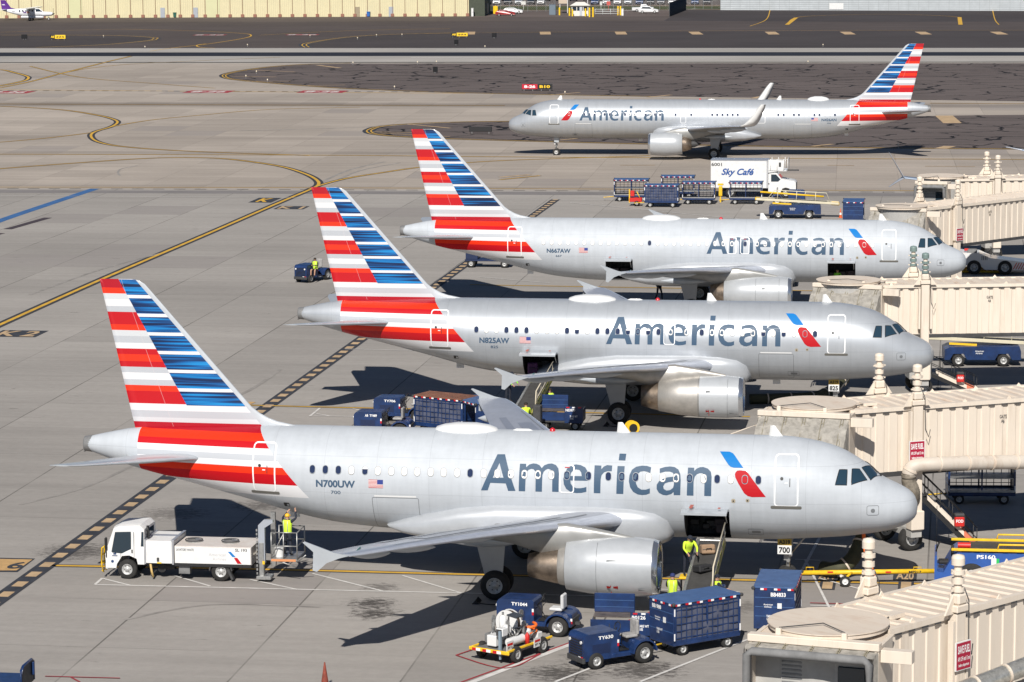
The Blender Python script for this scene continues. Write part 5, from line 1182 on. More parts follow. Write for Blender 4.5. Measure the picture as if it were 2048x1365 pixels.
# low cart half seen under the third airliner
p = G(978, 534); root = thing('baggage_cart', 'low flat cart showing under the tail of N667AW', 'baggage cart', p, R(-8), 'baggage carts')
mb = MB(); mb.box((0, 0, .55), (3.4, 1.5, .12), 0, None, .02); mb.box((-1.2, 0, .9), (.9, 1.3, .6), 0, None, .03); mb.box((.9, -.4, .68), (.9, .4, .12), 1); mb.build('deck', [M_navyd, M_white], root); wheels(root, [(-1.25, -.6), (1.25, -.6), (-1.25, .6), (1.25, .6)], .3, .2)
# raised-lid cart beside BB1988
def open_cart(label, u, v, rz, num):
    p = G(u, v); root = thing('open_cart', label, 'cart', p, rz, 'open-topped carts')
    mb = MB(); mb.box((0, 0, .5), (2.4, 1.4, .1), 1); mb.box((0, -.68, .75), (2.4, .04, .45), 0); mb.box((1.18, 0, .8), (.04, 1.4, .6), 0); mb.box((-1.18, 0, .7), (.04, 1.4, .35), 0); mb.build('deck', [M_navy, M_dark], root)
    mb = MB(); mb.box((-.45, .68, 1.30), (1.5, .05, .72), 0, None, .02)
    for z in (1.15, 1.4): mb.box((-.45, .652, z), (1.45, .01, .02), 1)
    mb.box((-.45, .3, .93), (1.45, .75, .03), 2, Matrix.Translation((0, 0, 0))); mb.build('raised_panel', [M_navy, M_navyroof, mat('weathered_panel', (.16, .13, .11), .4, .3, var=.6, vs=3)], root)
    mb = MB(); mb.box((.75, -.72, .85), (.95, .05, .85), 0, None, .01)
    for k in range(3): mb.box((.45+k*.3, -.75, 1.24), (.16, .01, .06), 1 if k % 2 else 2)
    mb.build('front_panel', [M_navy, M_retro_w, M_retro_r], root)
    text_on(root, num, face(.58, -.75, 1.10), .5, .14, M_whitetext, 'fleet_number', .03); text_on(root, 'TARE WT\n1105', face(.75, -.75, .72), .4, .22, M_whitetext, 'tare_lettering', .03)
    wheels(root, [(-.8, -.5), (-.8, .5), (.8, .5), (.8, -.5)], .24, .17); return root
open_cart('open blue cart B0126 with a raised panel under the near engine inlet', 1250, 1284, R(-8), 'B0126')
open_cart('open blue cart with shiny lid by the loader at N825AW', 1122, 858, R(-8), 'N03979')
# ---- belt loader
def belt_loader(label, foot, top, wd=1.0, chassis=True, length=None, num=None):
    d = top-foot; L_ = math.hypot(d.x, d.y); ang = math.atan2(d.y, d.x); root = thing('belt_loader', label, 'belt loader', (foot.x, foot.y, 0), ang, 'belt loaders')
    z0, z1 = foot.z, top.z; sl = (z1-z0)/L_; S = math.hypot(L_, z1-z0); M = Matrix.Translation((0, 0, z0)) @ Matrix.Rotation(-math.atan2(z1-z0, L_), 4, 'Y')
    mb = MB(); mb.box((S/2, 0, 0), (S, wd-.1, .10), 0, M); 
    mb.build('belt', mat('rubber_belt', (.05, .048, .045), .8, var=.3, vs=3), root)
    mb = MB(); mb.box((S/2, -wd/2, -.02), (S, .12, .24), 0, M, .02); mb.box((S/2, wd/2, -.02), (S, .12, .24), 1, M, .02); mb.cyl(M @ Vector((0, -wd/2, 0)), M @ Vector((0, wd/2, 0)), .1, mi=1); mb.cyl(M @ Vector((S, -wd/2, 0)), M @ Vector((S, wd/2, 0)), .1, mi=1)
    mb.build('conveyor_frame', [mat('olive_edge', (.35, .33, .08), .5, var=.2), M_steel], root)
    mb = MB(); P_ = lambda x, h_: M @ Vector((x, -wd/2-.06, h_))
    for hh in (.45, .85): mb.tube([P_(S*.30, .1), P_(S*.36, hh), P_(S*.98, hh)], .03)
    for k in range(5): mb.tube([P_(S*(.38+.14*k), 0), P_(S*(.38+.14*k), .85)], .025)
    mb.build('guard_rail', mat('pale_rail', (.62, .55, .42), .5), root)
    if chassis:
        mb = MB(); mb.box((S*.42, 0, .62), (S*.62, 1.5, .45), 0, None, .03); mb.box((S*.42, 0, .95), (S*.5, 1.1, .25), 1, None, .02); mb.box((S*.15, -.9, 1.1), (.5, .4, .9), 1, None, .03); mb.build('chassis', [M_navy, M_dark], root)
        mb = MB(); mb.tube([(S*.5, -.35, .9), (S*.68, -.35, z0+sl*S*.66-.1)], .05); mb.tube([(S*.5, .35, .9), (S*.68, .35, z0+sl*S*.66-.1)], .05); mb.build('lift_strut', M_steel, root)
        wheels(root, [(S*.2, -.72), (S*.2, .72), (S*.65, -.72), (S*.65, .72)], .33, .24)
    return root
f0 = G(1385, 1175, .55); tp = atY(1432, 1076, 0) if False else None
def lp(p, x, lat, z):   # a point of airliner p in the world: x behind the nose, lat towards the camera
    X0, Y0, ya = ((1.105, 120.536, -9.243), (7.229, 160.497, -7.923), (14.976, 201.388, -7.541))[p]; ya = R(ya)
    lx, ly = -(x-15), -lat; c, s_ = math.cos(ya), math.sin(ya); return Vector((X0+c*lx-s_*ly, Y0+s_*lx+c*ly, z))
belt_loader('belt loader rising into the open forward hold of the nearest airliner', lp(0, 7.98, 9.2, .8), lp(0, 7.9, 2.3, 2.15), 1.0)
belt_loader('belt loader rising into the open rear hold of N825AW', lp(1, 20.9, 8.8, .7), lp(1, 20.3, 2.2, 2.2), 1.0)
# flat, parked loaders
def parked_loader(label, u, v, rz, L_=7., word=None):
    p = G(u, v); root = thing('belt_loader', label, 'belt loader', p, rz, 'belt loaders')
    mb = MB(); mb.prism([(-2.2, .4), (-2.2, 1.0), (-1.9, 1.15), (2.1, 1.2), (2.2, .9), (2.2, .4), (1.7, .4), (1.5, .75), (.9, .75), (.7, .4), (-.9, .4), (-1.1, .75), (-1.7, .75), (-1.9, .4)], -.95, .95, 'y'); mb.build('chassis', M_navy, root)
    M = Matrix.Translation((0, .1, 1.45)) @ Matrix.Rotation(R(3), 4, 'Y')
    mb = MB(); mb.box((.2, 0, 0), (L_, .9, .1), 0, M); mb.box((.2, -.5, 0), (L_, .1, .2), 1, M, .02); mb.box((.2, .5, 0), (L_, .1, .2), 1, M, .02); mb.build('conveyor', [M_dark, mat('cream_rail', (.62, .57, .42), .5, var=.1)], root)
    mb = MB()
    for sd in (-.5,):
        mb.tube([M @ Vector((-2.4, sd, 0)), M @ Vector((-1.8, sd, .85)), M @ Vector((2.6, sd, .85)), M @ Vector((3.0, sd, 0))], .035, mi=0)
        for k in range(3): mb.tube([M @ Vector((-1.5+k*1.6, sd, 0)), M @ Vector((-1.5+k*1.6, sd, .85))], .03)
    mb.build('guard_rail', mat('cream_rail', (.62, .57, .42)), root)
    mb = MB(); mb.box((3.4, 0, -.05), (.7, 1.0, .22), 0, M, .04); mb.box((-1.1, -.62, -.25), (1.6, .06, .12), 0, M); mb.box((-3.2, 0, 0), (.4, .8, .2), 0, M, .03); mb.tube([M @ Vector((-3.0, .35, .55)), M @ Vector((2.4, .35, .45))], .09); mb.build('bumper', M_yellow, root)
    wheels(root, [(-1.4, -.85), (-1.4, .85), (1.2, -.85), (1.2, .85)], .36, .26)
    text_on(root, 'American\n Airlines', face(-.2, -.96, .85), .5, .22, M_whitetext, 'airline_lettering', .01)
    return root
parked_loader('blue belt loader with cream rails parked beyond the cockpit of N825AW', 1962, 729, R(-3), 8.5)
parked_loader('blue belt loader parked beyond the roof of N667AW', 1590, 436, R(-6), 7.)
# ---- lavatory service truck
def lav_truck():
    p = G(262, 1158); p = p+Vector((0, .85, 0)); root = thing('lavatory_truck', 'white lavatory service truck SL193 under the tail of the nearest airliner', 'truck', p, AX)
    mb = MB(); sec = lambda y, k: [(-.86, y, .45), (-.9, y, 1.0), (-.80, y, 1.35), (-.55, y, 2.02), (-.35, y, 2.12), (.55, y, 2.16), (.72, y, 2.0), (.72, y, .95), (.72, y, .62), (.45, y, .62), (.40, y, .85), (.1, y, .98), (-.2, y, .95), (-.42, y, .62), (-.45, y, .45)]
    ys = [(-.93, .0), (-.88, 1.), (-.6, 1.), (0, 1.), (.6, 1.), (.88, 1.), (.93, 0)]
    rings = []
    for y, k in ys:
        r = []
        for (a, _, c_) in sec(y, k):
            ct = c_ if c_ < 1.9 else c_+(.06*k if abs(y) < .7 else .03*k); r.append((a-(.05*(1-(y/.93)**2) if a < -.5 else 0), y*(1 if c_ < 1.4 else .93), ct))
        rings.append(r)
    mb.loft(rings, 0, smooth=False); mb.box((-.84, 0, .52), (.14, 1.8, .28), 0, None, .03); cab = mb.build('cab', M_white, root)
    mb = MB()
    for sd in (-1, 1): mb.prism([(-.68, 1.18), (-.50, 1.92), (.18, 1.95), (.18, 1.25), (-.2, 1.05), (-.6, 1.08)], sd*.915, sd*.925, 'y'); mb.prism([(.58, 1.35), (.62, 1.95), (.70, 1.95), (.70, 1.35)], sd*.90, sd*.91, 'y')
    mb.add([(-.855, -.78, 1.3), (-.855, .78, 1.3), (-.61, .74, 1.95), (-.61, -.74, 1.95)], [(0, 1, 2, 3)]); mb.add([(.735, -.6, 1.3), (.735, .6, 1.3), (.735, .6, 1.95), (.735, -.6, 1.95)], [(0, 1, 2, 3)]); mb.build('cab_window', M_glass, cab)
    mb = MB(); mb.tube([(.79, -.6, .9), (.82, -.6, 1.9), (.80, -.6, 2.15)], .06); mb.build('exhaust_stack', M_black, cab)
    mb = MB()
    for sd in (-1, 1): mb.prism([(-.70, 1.14), (-.52, 1.95), (-.46, 1.95), (-.63, 1.14)], sd*.925, sd*.932, 'y')
    mb.build('window_pillar', M_white, cab)
    mb = MB(); mb.box((-.5, -.925, .95), (.22, .01, .035)); mb.cyl((-.6, -.92, .72), (-.6, -.935, .72), .06, n=16); mb.box((-.5, -.925, 1.03), (.12, .01, .06)); mb.build('door_marking', mat('marking_navy', (.02, .05, .14)), cab)
    mb = MB()
    for a, b in (((-.25, .5), (-.25, 1.2)), ((.3, .9), (.3, 1.95))): mb.box((a[0], -.93, (a[1]+b[1])/2), (.012, .01, b[1]-a[1]))
    mb.box((.22, -.935, 1.15), (.05, .02, .14)); mb.box((-.9, -.75, 1.45), (.1, .1, .42), 0, None, .03); mb.box((-.84, -.99, 1.45), (.1, .12, .5), 0, None, .04); mb.box((-.84, -.97, 1.05), (.04, .04, .3)); mb.build('mirror', M_black, cab)
    mb = MB(); mb.box((-.91, -.6, .82), (.03, .28, .16), 0, None, .01); mb.build('headlight', M_glass, cab); mb = MB(); mb.box((-.91, .6, .82), (.03, .28, .16), 0, None, .01); mb.build('headlight', M_glass, cab)
    mb = MB()
    for y in (-.85, -.45): mb.tube([(-1.0, y, .25), (-1.08, y, .6), (-1.05, y, 1.25), (-.95, y, 1.3)], .035)
    for z in (.3, .6, .95): mb.tube([(-1.06, -.85, z), (-1.06, -.45, z)], .03)
    mb.build('front_guard', M_yellow, root)
    mb = MB(); mb.box((2.8, -.38, .55), (5.6, .1, .16)); mb.box((2.8, .38, .55), (5.6, .1, .16)); mb.cyl((1.35, -.6, .42), (1.35, .6, .42), .18); mb.box((2.35, -.72, .45), (.45, .3, .35), 1); mb.cyl((1.9, -.55, .5), (1.5, -.5, .5), .12); mb.box((3.86, 0, .38), (.18, 1.7, .18)); mb.box((0, 0, .38), (.18, 1.6, .16)); mb.build('chassis', [M_black, M_grey], root)
    mb = MB(); mb.tube([(.95, -.86, .7), (1.0, -.88, .35), (1.05, -.86, .1)], .05); mb.build('hose', mat('tan_hose', (.55, .38, .14), .6), root)
    mb = MB(); mb.box((1.35, 0, 1.15), (1.15, 1.95, .92), 0, None, .015); mb.build('equipment_locker', M_white, root)
    mb = MB()
    for y in (-.98, .98):
        mb.box((.78, y, 1.15), (.06, .05, .98)); mb.box((1.92, y, 1.15), (.08, .05, .98))
    mb.box((.78, 0, 1.63), (.07, 1.98, .05)); mb.box((1.92, 0, 1.63), (.12, 1.98, .06)); mb.box((1.35, .1, 1.625), (1.1, .3, .02)); mb.box((1.35, -.991, .72), (.18, .01, .05), 2); mb.box((1.3, -.991, .85), (.1, .01, .16), 1); mb.build('locker_trim', [mat('aluminium_trim', (.50, .51, .54), .35, .6), M_dark, M_yellow], root)
    mb = MB(); mb.box((3.55, 0, 1.05), (3.15, 1.9, .75), 0, None, .015); mb.build('waste_tank', mat('grimy_white_tank', (.62, .59, .56), .5, var=.18, vs=1.2, grime=(.50, .45, .41)), root)
    mb = MB(); mb.box((3.55, -.962, 1.06), (3.1, .02, .66)); mb.build('side_panel', M_white, root)
    mb = MB(); mb.box((3.55, -.955, .66), (3.15, .05, .12)); mb.build('side_skirt', M_black, root)
    for x in (2.55, 4.05):
        mb = MB(); mb.cyl((x, 0, 1.42), (x, 0, 1.47), .34, n=24); mb.lathe([(1.47, .30), (1.50, .26), (1.52, .02)], (x, 0, 0), 'z', 24); mb.tube([(x+.35*math.cos(a), .35*math.sin(a), 1.5) for a in [k*PI/10 for k in range(20)]], .02, 5, closed=True, mi=1); mb.box((x-.1, 0, 1.54), (.3, .06, .05), 1); mb.build('tank_hatch', [M_steel, M_dark], root)
    text_on(root, 'LAVATORY WASTE', face(2.42, -.976, 1.28), .72, .10, M_dark, 'lettering', .02); text_on(root, 'SL 193', face(4.72, -.976, 1.31), .48, .12, M_dark, 'fleet_number', .02); text_on(root, 'American\n   Airlines', face(3.75, -.976, 1.02), .72, .30, mat('pale_grey_lettering', (.42, .42, .44)), 'airline_lettering', -.005)
    mb = MB(); mb.prism([(4.18, 1.24), (4.3, 1.24), (4.5, 1.03), (4.36, 1.03)], -.978, -.974, 'y', 0); mb.prism([(4.42, 1.0), (4.56, 1.0), (4.74, .76), (4.56, .76)], -.978, -.974, 'y', 1); mb.build('emblem', [P_blue, P_redm], root)
    wheels(root, [(0, -.82), (0, .82)], .40, .24); wheels(root, [(3.86, -.82), (3.86, .82), (3.86, -.55), (3.86, .55)], .40, .22)
    mb = MB(); pts = [(3.86+.48*math.cos(a), .45+.45*math.sin(a)) for a in [PI*k/8 for k in range(9)]]; mb.prism(pts+[(3.86+(x-3.86)*.9, .45+(z-.45)*.9) for x, z in pts[::-1]], -.97, -.68, 'y'); mb.prism([(4.1, .5), (4.22, .5), (4.38, .1), (4.30, .08)], -.95, -.7, 'y'); mb.build('mudguard', M_dark, root)
    # man-lift at the tail
    mb = MB(); mb.prism([(5.38, .75), (5.64, .75), (5.64, 2.2), (5.98, 2.42), (5.98, 2.52), (5.6, 2.52), (5.38, 2.3)], -.75, -.55, 'y', 0); mb.box((5.5, -.66, .9), (.2, .24, 1.4), 1, None, .02); mb.box((5.6, -.6, .18), (.6, .6, .14), 1, None, .02); mb.box((5.72, .5, 1.5), (.18, .18, 2.2), 1); mb.box((5.6, -.83, .8), (.09, .01, .14), 2)
    for q in range(12): mb.box((5.33, -.78, .35+q*.16), (.06, .05, .09), 1)
    mb.build('lift_mast', [mat('lift_grey', (.40, .43, .48), .4, .3), M_steel, M_yellow], root)
    for k in range(3):
        mb = MB(); mb.tube(smooth_pts([Vector(q) for q in ((5.0, -.5+.12*k, 1.05), (5.25, -.6+.12*k, 1.15), (5.4, -.6+.1*k, 1.7), (5.5, -.5+.1*k, 2.35), (5.8, -.3, 2.45))], 6), .045); mb.build('hose', mat('grey_hose', (.28, .26, .23), .6), root)
    mb = MB(); fz = .92; mb.box((6.4, 0, fz), (1.1, 1.5, .07)); mb.tube([(6.0, -.7, fz), (6.9, -.7, fz-.3)], .03)
    for x in (5.9, 6.4, 6.95):
        for y in (-.72, .72): mb.tube([(x, y, fz), (x, y, fz+1.1)], .025)
    for z in (fz+.55, fz+1.1):
        mb.tube([(5.9, -.72, z), (6.95, -.72, z), (6.95, .72, z), (5.9, .72, z)], .025)
    mb.tube([(6.95, -.7, fz-.1), (7.35, -.9, fz+.25)], .03); mb.tube([(5.9, -.72, fz+.1), (6.4, -.72, fz+1.05)], .018); mb.box((6.4, -.76, fz-.02), (1.0, .02, .09), 1); mb.build('work_platform', [M_steel, mat('orange_edge', (.6, .25, .1), .5)], root)
    mb = MB(); mb.cyl((6.15, -.35, fz+.04), (6.15, -.35, fz+.42), .17, .2, n=16); b_ = tag(mb.build('bucket', M_white), 'white bucket on the lavatory truck platform', 'bucket'); b_.matrix_world = Matrix.Translation(p) @ Matrix.Rotation(AX, 4, 'Z')
    return root, p
LT, LTP = lav_truck()
# ---- hydrant hose cart
def hydrant_cart():
    a, b = G(1028, 1325), G(1080, 1306); rz = math.atan2(b.y-a.y, b.x-a.x); root = thing('hydrant_cart', 'white fuel hydrant cart with hose reel, tanks and yellow edge', 'cart', a, rz); d = (b-a).length
    mb = MB(); mb.box((d/2, .65, .42), (d+1.1, 1.5, .12), 0, None, .03); mb.box((d/2+.2, .65, .3), (d, .9, .14), 0); mb.build('deck', [M_grey], root)
    mb = MB()
    for y in (-.12, 1.42): mb.box((d/2, y, .5), (d+1.2, .07, .09), 0, None, .02)
    mb.box((-.62, .65, .46), (.08, 1.75, .14), 0, None, .03)
    for k in range(3): mb.box((-.665, .2+k*.45, .46), (.012, .18, .1), 1); mb.box((-.665, .38+k*.45, .46), (.012, .16, .1), 2)
    mb.build('bumper', [M_yellow, M_retro_w, M_retro_r], root)
    wheels(root, [(0, -.08), (0, 1.38), (d, -.08), (d, 1.38)], .30, .2)
    for x, y, r_, h0, h1 in ((.35, .55, .17, .55, 1.25), (.62, .9, .14, .55, 1.5), (1.35, .35, .15, .55, 1.0), (1.5, .7, .12, .55, 1.15)):
        mb = MB(); mb.lathe([(h0, .02), (h0+.02, r_), (h1-.08, r_), (h1-.02, r_*.6), (h1, .02)], (x, y, 0), 'z', 16); mb.cyl((x, y, h1), (x, y, h1+.1), .04, mi=1); mb.build('filter_vessel', [P_white, M_steel], root)
    mb = MB(); mb.cyl((-.1, .15, .72), (.75, .15, .72), .16, n=16); mb.build('tank', P_white, root)
    mb = MB()
    for x in (.92, 1.16): mb.cyl((x, .95, 1.12), (x+.03, .95, 1.12), .48, n=32)
    mb.cyl((.92, .95, 1.12), (1.19, .95, 1.12), .15, n=16, mi=0)
    for q in (.2, .25, .30, .35, .4): mb.lathe([(.95, q), (1.16, q), (1.16, q+.045), (.95, q+.045)], (0, .95, 1.12), 'x', 24, mi=1)
    mb.box((1.05, .95, .62), (.3, .2, .4), 0); mb.build('hose_reel', [P_white, mat('brown_hose', (.10, .06, .03), .7, var=.3)], root)
    mb = MB(); mb.tube([(1.55+.30*math.cos(a), .55+.42*math.sin(a), .62+.012*k) for k, a in enumerate([j*PI/9 for j in range(36)])], .055, 8); mb.build('coiled_hose', M_orange, root)
    mb = MB(); mb.box((.25, .35, 1.62), (.5, .42, .04), 0, Matrix.Rotation(.15, 4, 'X')); mb.box((.25, .4, 1.2), (.05, .05, .8), 1); mb.build('solar_panel', [mat('solar_cells', (.05, .055, .06), .25), M_steel], root)
    mb = MB(); mb.box((-.25, .35, 1.12), (.35, .3, .3), 0, None, .03); mb.box((-.43, .35, 1.12), (.02, .24, .24), 1); mb.build('meter_head', [P_white, M_dark], root)
    mb = MB(); mb.lathe([(.5, .02), (.51, .085), (.85, .085), (.92, .03), (.95, .02)], (.78, -.05, 0), 'z', 12); mb.build('extinguisher', M_red, root)
    mb = MB(); mb.box((-.5, .25, .75), (.09, .09, .9)); mb.box((-.5, .25, .32), (.06, .06, .3)); mb.build('tow_post', mat('blue_grey_post', (.22, .28, .33), .5), root)
    for q in ((-.28, -.02, .66), (1.25, -.16, .5)): mb = MB(); mb.box(q, (.42, .02, .34), 0); mb.box((q[0], q[1]-.013, q[2]+.06), (.33, .01, .08), 1); mb.build('hazard_placard', [P_white, M_red], root)
    mb = MB(); mb.box((-.1, .75, .75), (.5, .4, .4), 0, None, .03); mb.box((.25, 1.15, .7), (.4, .35, .35), 1, None, .03); mb.box((1.75, .2, .62), (.3, .3, .25), 0, None, .02); mb.build('equipment_box', [P_white, M_grey], root)
    for x, y, h_ in ((.15, 1.0, .95), (.9, .2, .7), (1.75, .9, .85)):
        mb = MB(); mb.cyl((x, y, .5), (x, y, .5+h_), .06); mb.cyl((x, y, .5+h_), (x, y-.04, .5+h_), .13, n=14); mb.build('pressure_gauge', M_steel, root)
    text_on(root, 'JET A', face(-.28, -.036, .6), .3, .08, M_black, 'lettering', .04); text_on(root, 'JET A', face(1.25, -.175, .42), .34, .09, M_black, 'lettering', .04)
    random.seed(3); mb = MB()
    for k in range(30):
        q = Vector((random.uniform(-.2, 1.5), random.uniform(.1, 1.0), random.uniform(.55, .8))); mb.tube([q, q+Vector((random.uniform(-.3, .3), random.uniform(-.1, .1), random.uniform(.1, .4))), q+Vector((random.uniform(-.5, .5), 0, random.uniform(.0, .3)))], .03, 6)
    mb.build('pipework', M_steel, root); return root
hydrant_cart()
# ---- aircraft tow bar
def towbar():
    a, b = lp(0, 5.1, 0, .42), G(1890, 1168); b.z = .5; d = b-a; L_ = math.hypot(d.x, d.y); root = thing('tow_bar', 'yellow aircraft tow bar MP217 leading from the nose wheel', 'tow bar', (a.x, a.y, 0), math.atan2(d.y, d.x))
    mb = MB(); mb.tube([(.3, 0, .45), (L_-.25, 0, .52)], .095, 12); mb.tube([(2.6, -.0, .5), (2.2, -.55, .3)], .05); mb.tube([(2.6, 0, .5), (2.2, .55, .3)], .05); mb.box((.3, 0, .42), (.25, .5, .16), 0, None, .02)
    for x in (.9, L_-1.1): mb.tube([(x-.15, 0, .54), (x-.15, 0, .68), (x+.15, 0, .68), (x+.15, 0, .54)], .018)
    for x in (1.7, 4.0): mb.box((x, -.1, .5), (.22, .01, .06), 1)
    mb.build('bar', [M_yellow, M_red], root); mb = MB(); mb.tube([(L_-.3, 0, .52), (L_+.1, 0, .55)], .045); mb.tube([(L_-.05+.1*math.cos(t), .1*math.sin(t), .55) for t in [k*PI/6 for k in range(12)]], .03, 6, closed=True); mb.build('hitch', M_dark, root)
    for sd in (-1, 1): wheel_set(root, 2.25, sd*.55, .22, .22, .1, rimm=M_white)
    text_on(root, 'MP217', face(L_-1.2, -.1, .5), .5, .11, M_black, 'lettering', .03)
towbar()
# ---- pushback tractors
def pushback(label, u, v, rz, num):
    p = G(u, v); root = thing('pushback_tractor', label, 'pushback tractor', p, rz, 'pushback tractors')
    mb = MB(); mb.prism([(-1.25, .3), (-1.25, 1.35), (-1.15, 1.4), (-1.15, .75), (-.9, .72), (-.55, 1.35), (-.35, 1.52), (3.6, 1.52), (3.8, 1.3), (3.8, .35), (3.15, .35), (3.0, .8), (2.3, .8), (2.1, .35), (1.0, .35), (.85, .75), (.35, .98), (-.2, .9), (-.5, .35)], -1.1, 1.1, 'y'); mb.build('body', mat('bright_blue_paint', (.025, .09, .33), .35, var=.2, coat=.4), root)
    mb = MB(); mb.box((1.6, 0, 1.54), (3.6, 1.7, .05)); 
    for k in range(5): mb.box((.4+k*.55, -.95, 1.56), (.2, .1, .05), 1)
    mb.build('engine_deck', [M_dark, M_black], root)
    for y in (-1.0, .95):
        mb = MB(); mb.box((1.1, y, 1.63), (3.4, .16, .1), 0, None, .02); mb.tube([(1.2, y, 1.68), (1.25, y, 1.86), (3.6, y, 1.86)], .04); mb.build('side_rail', M_yellow, root)
    mb = MB(); mb.cyl((-.35, -.6, 1.72), (.15, -.6, 1.72), .12, n=14); mb.build('extinguisher', M_red, root)
    mb = MB(); mb.box((-.85, -.35, 1.0), (.5, .5, .15), 0, None, .04); mb.box((-.55, -.35, 1.35), (.12, .5, .6), 0, Matrix.Identity(4), .04); mb.build('seat', M_black, root)
    mb = MB(); mb.tube([(-1.2, -.35, 1.4), (-1.1, -.35, 1.68)], .03); mb.tube([(-1.1+.05*math.sin(t), -.35+.24*math.cos(t), 1.7+.1*math.sin(t)) for t in [k*PI/8 for k in range(16)]], .02, 6, closed=True); mb.tube([(-1.18, -.2, 1.4), (-1.18, -.2, 3.2)], .012, 5); mb.build('steering_wheel', M_black, root)
    for x in (.2, 2.65): wheels(root, [(x, -1.0), (x, 1.0)], .56, .4)
    if num: text_on(root, num, face(.75, -1.11, 1.38), .72, .16, M_whitetext, 'fleet_number', .03); text_on(root, 'American\n  Airlines', face(1.75, -1.11, 1.12), .62, .26, M_whitetext, 'airline_lettering', .01)
    mb = MB(); mb.box((1.15, -1.11, 1.12), (.22, .01, .4), 0); mb.box((1.05, -1.118, 1.12), (.2, .01, .44), 1); mb.prism([(2.15, 1.3), (2.25, 1.3), (2.5, .95), (2.38, .95)], -1.115, -1.105, 'y', 1); mb.build('sticker', [mat('sticker_green', (.02, .45, .10)), M_white], root)
    return root
pushback('blue pushback tractor PS160 with yellow rails at the end of the tow bar', 1932, 1170, R(-8), 'PS160')
def white_tractor():
    p = G(1945, 549); p = p+Vector((0, 1, 0)); root = thing('white_pushback_tractor', 'white towbarless tractor with red striped tail by the nose of N667AW', 'pushback tractor', p, AX, 'pushback tractors')
    mb = MB(); sd = [(-.9, .35), (-.9, 1.5), (-.7, 1.6), (-.4, 1.55), (.6, 1.55), (1.4, 1.2), (3.6, .95), (4.3, .9), (4.3, .35), (3.0, .35), (2.85, .75), (2.1, .75), (1.9, .35), (1.0, .35), (.6, .75), (-.2, .7)]
    mb.prism(sd, -1.1, 1.1, 'y'); mb.box((.1, -.5, 1.65), (.7, .8, .25), 1, None, .05); mb.build('body', [P_white, M_grey], root)
    mb = MB()
    for k in range(7): mb.prism([(3.0+k*.18, .4), (3.07+k*.18, .4), (3.32+k*.18 if k < 5 else 4.28, .88), (3.25+k*.18 if k < 5 else 4.2, .88)], -1.106, -1.101, 'y')
    for k in range(4): mb.box((.8+k*.12, -1.104, 1.2), (.05, .01, .3), 1)
    mb.build('chevron_stripe', [M_red, M_black], root)
    mb = MB(); mb.box((-.3, -.4, 1.72), (.35, .3, .16), 0, None, .04); mb.build('control_box', M_red, root)
    for x in (.25, 2.45): wheels(root, [(x, -1.02), (x, 1.02)], .52, .36)
white_tractor()
mb = MB(); random.seed(5)
for k in range(9): x = k*.35; mb.tube([(x-1.8, random.uniform(-.3, .3), .2), (x-1.2, random.uniform(-.3, .3), .38), (x-.9, 0, .2)], .07, 6)
mb.box((0, 0, .12), (3.6, .7, .12)); o = mb.build('tow_bar', M_yellow, None, G(1968, 546), AX); tag(o, 'tangle of yellow tow bar parts on the ground below the white tractor', 'tow bar')
# ---- catering truck
def catering():
    p = G(1540, 397); p += Vector((0, 1.2, 0)); root = thing('catering_truck', 'white catering truck 6001 with blue script lettering behind a row of blue carts', 'truck', p, AX)
    mb = MB(); mb.box((-2.62, 0, 2.15), (5.2, 2.4, 2.5), 0, None, .03); mb.build('box_body', M_white, root)
    mb = MB(); mb.box((-2.62, 0, 3.43), (5.25, 2.45, .06)); mb.box((-.1, -1.2, 2.15), (.08, .06, 2.5)); mb.build('body_trim', mat('aluminium_trim', (.5, .51, .54)), root)
    text_on(root, '6001', face(-4.68, -1.215, 3.05), .95, .30, M_dark, 'fleet_number', .02)
    text_on(root, 'Sky Caf\u00e9', face(-2.75, -1.215, 2.30), 3.0, .78, mat('script_blue', (.02, .08, .28)), 'lettering', .03, .35)
    mb = MB(); mb.prism([(.0, .6), (.0, 2.2), (.25, 2.35), (.75, 2.3), (1.2, 1.75), (2.35, 1.55), (2.5, 1.4), (2.5, .55), (2.1, .5), (1.9, .9), (1.3, .9), (1.1, .5)], -1.0, 1.0, 'y'); cab = mb.build('cab', M_white, root)
    mb = MB(); mb.prism([(.25, 1.5), (.25, 2.15), (.7, 2.15), (1.1, 1.7), (.9, 1.5)], -1.012, -1.006, 'y'); mb.add([(.80, -.85, 2.24), (.80, .85, 2.24), (1.2, .9, 1.79), (1.2, -.9, 1.79)], [(0, 1, 2, 3)]); mb.build('cab_window', M_glass, cab)
    mb = MB(); mb.box((2.51, 0, 1.05), (.03, 1.3, .7)); mb.box((.05, -1.02, 1.3), (.12, .02, .08)); mb.build('grille', M_black, cab)
    mb = MB(); mb.prism([(.0, 2.3), (.0, 3.5), (1.4, 3.45), (1.45, 2.6), (1.1, 2.5)], -1.1, -1.04, 'y'); mb.box((.8, 0, 2.5), (1.7, 2.2, .08)); mb.box((1.0, -.6, 3.0), (.5, .5, .6), 0, None, .04)
    for x in (.2, .8, 1.4, 1.75): mb.tube([(x, -1.1, 2.5), (x, -1.1, 3.55)], .03); mb.tube([(x, 1.1, 2.5), (x, 1.1, 3.55)], .03)
    mb.tube([(.2, -1.1, 3.55), (1.75, -1.1, 3.55), (1.75, 1.1, 3.55)], .03); mb.build('front_platform', P_white, root); mb = MB(); mb.box((2.2, -.6, 2.52), (1.1, .12, .12)); mb.box((1.05, -1.1, 3.05), (.2, .03, .4)); mb.build('platform_arm', M_dark, root)
    mb = MB(); mb.box((-2.2, 0, .7), (4.6, .9, .3)); mb.build('chassis', M_black, root); wheels(root, [(1.6, -.95), (1.6, .95), (-3.4, -.95), (-3.4, .95)], .48, .3)
catering()
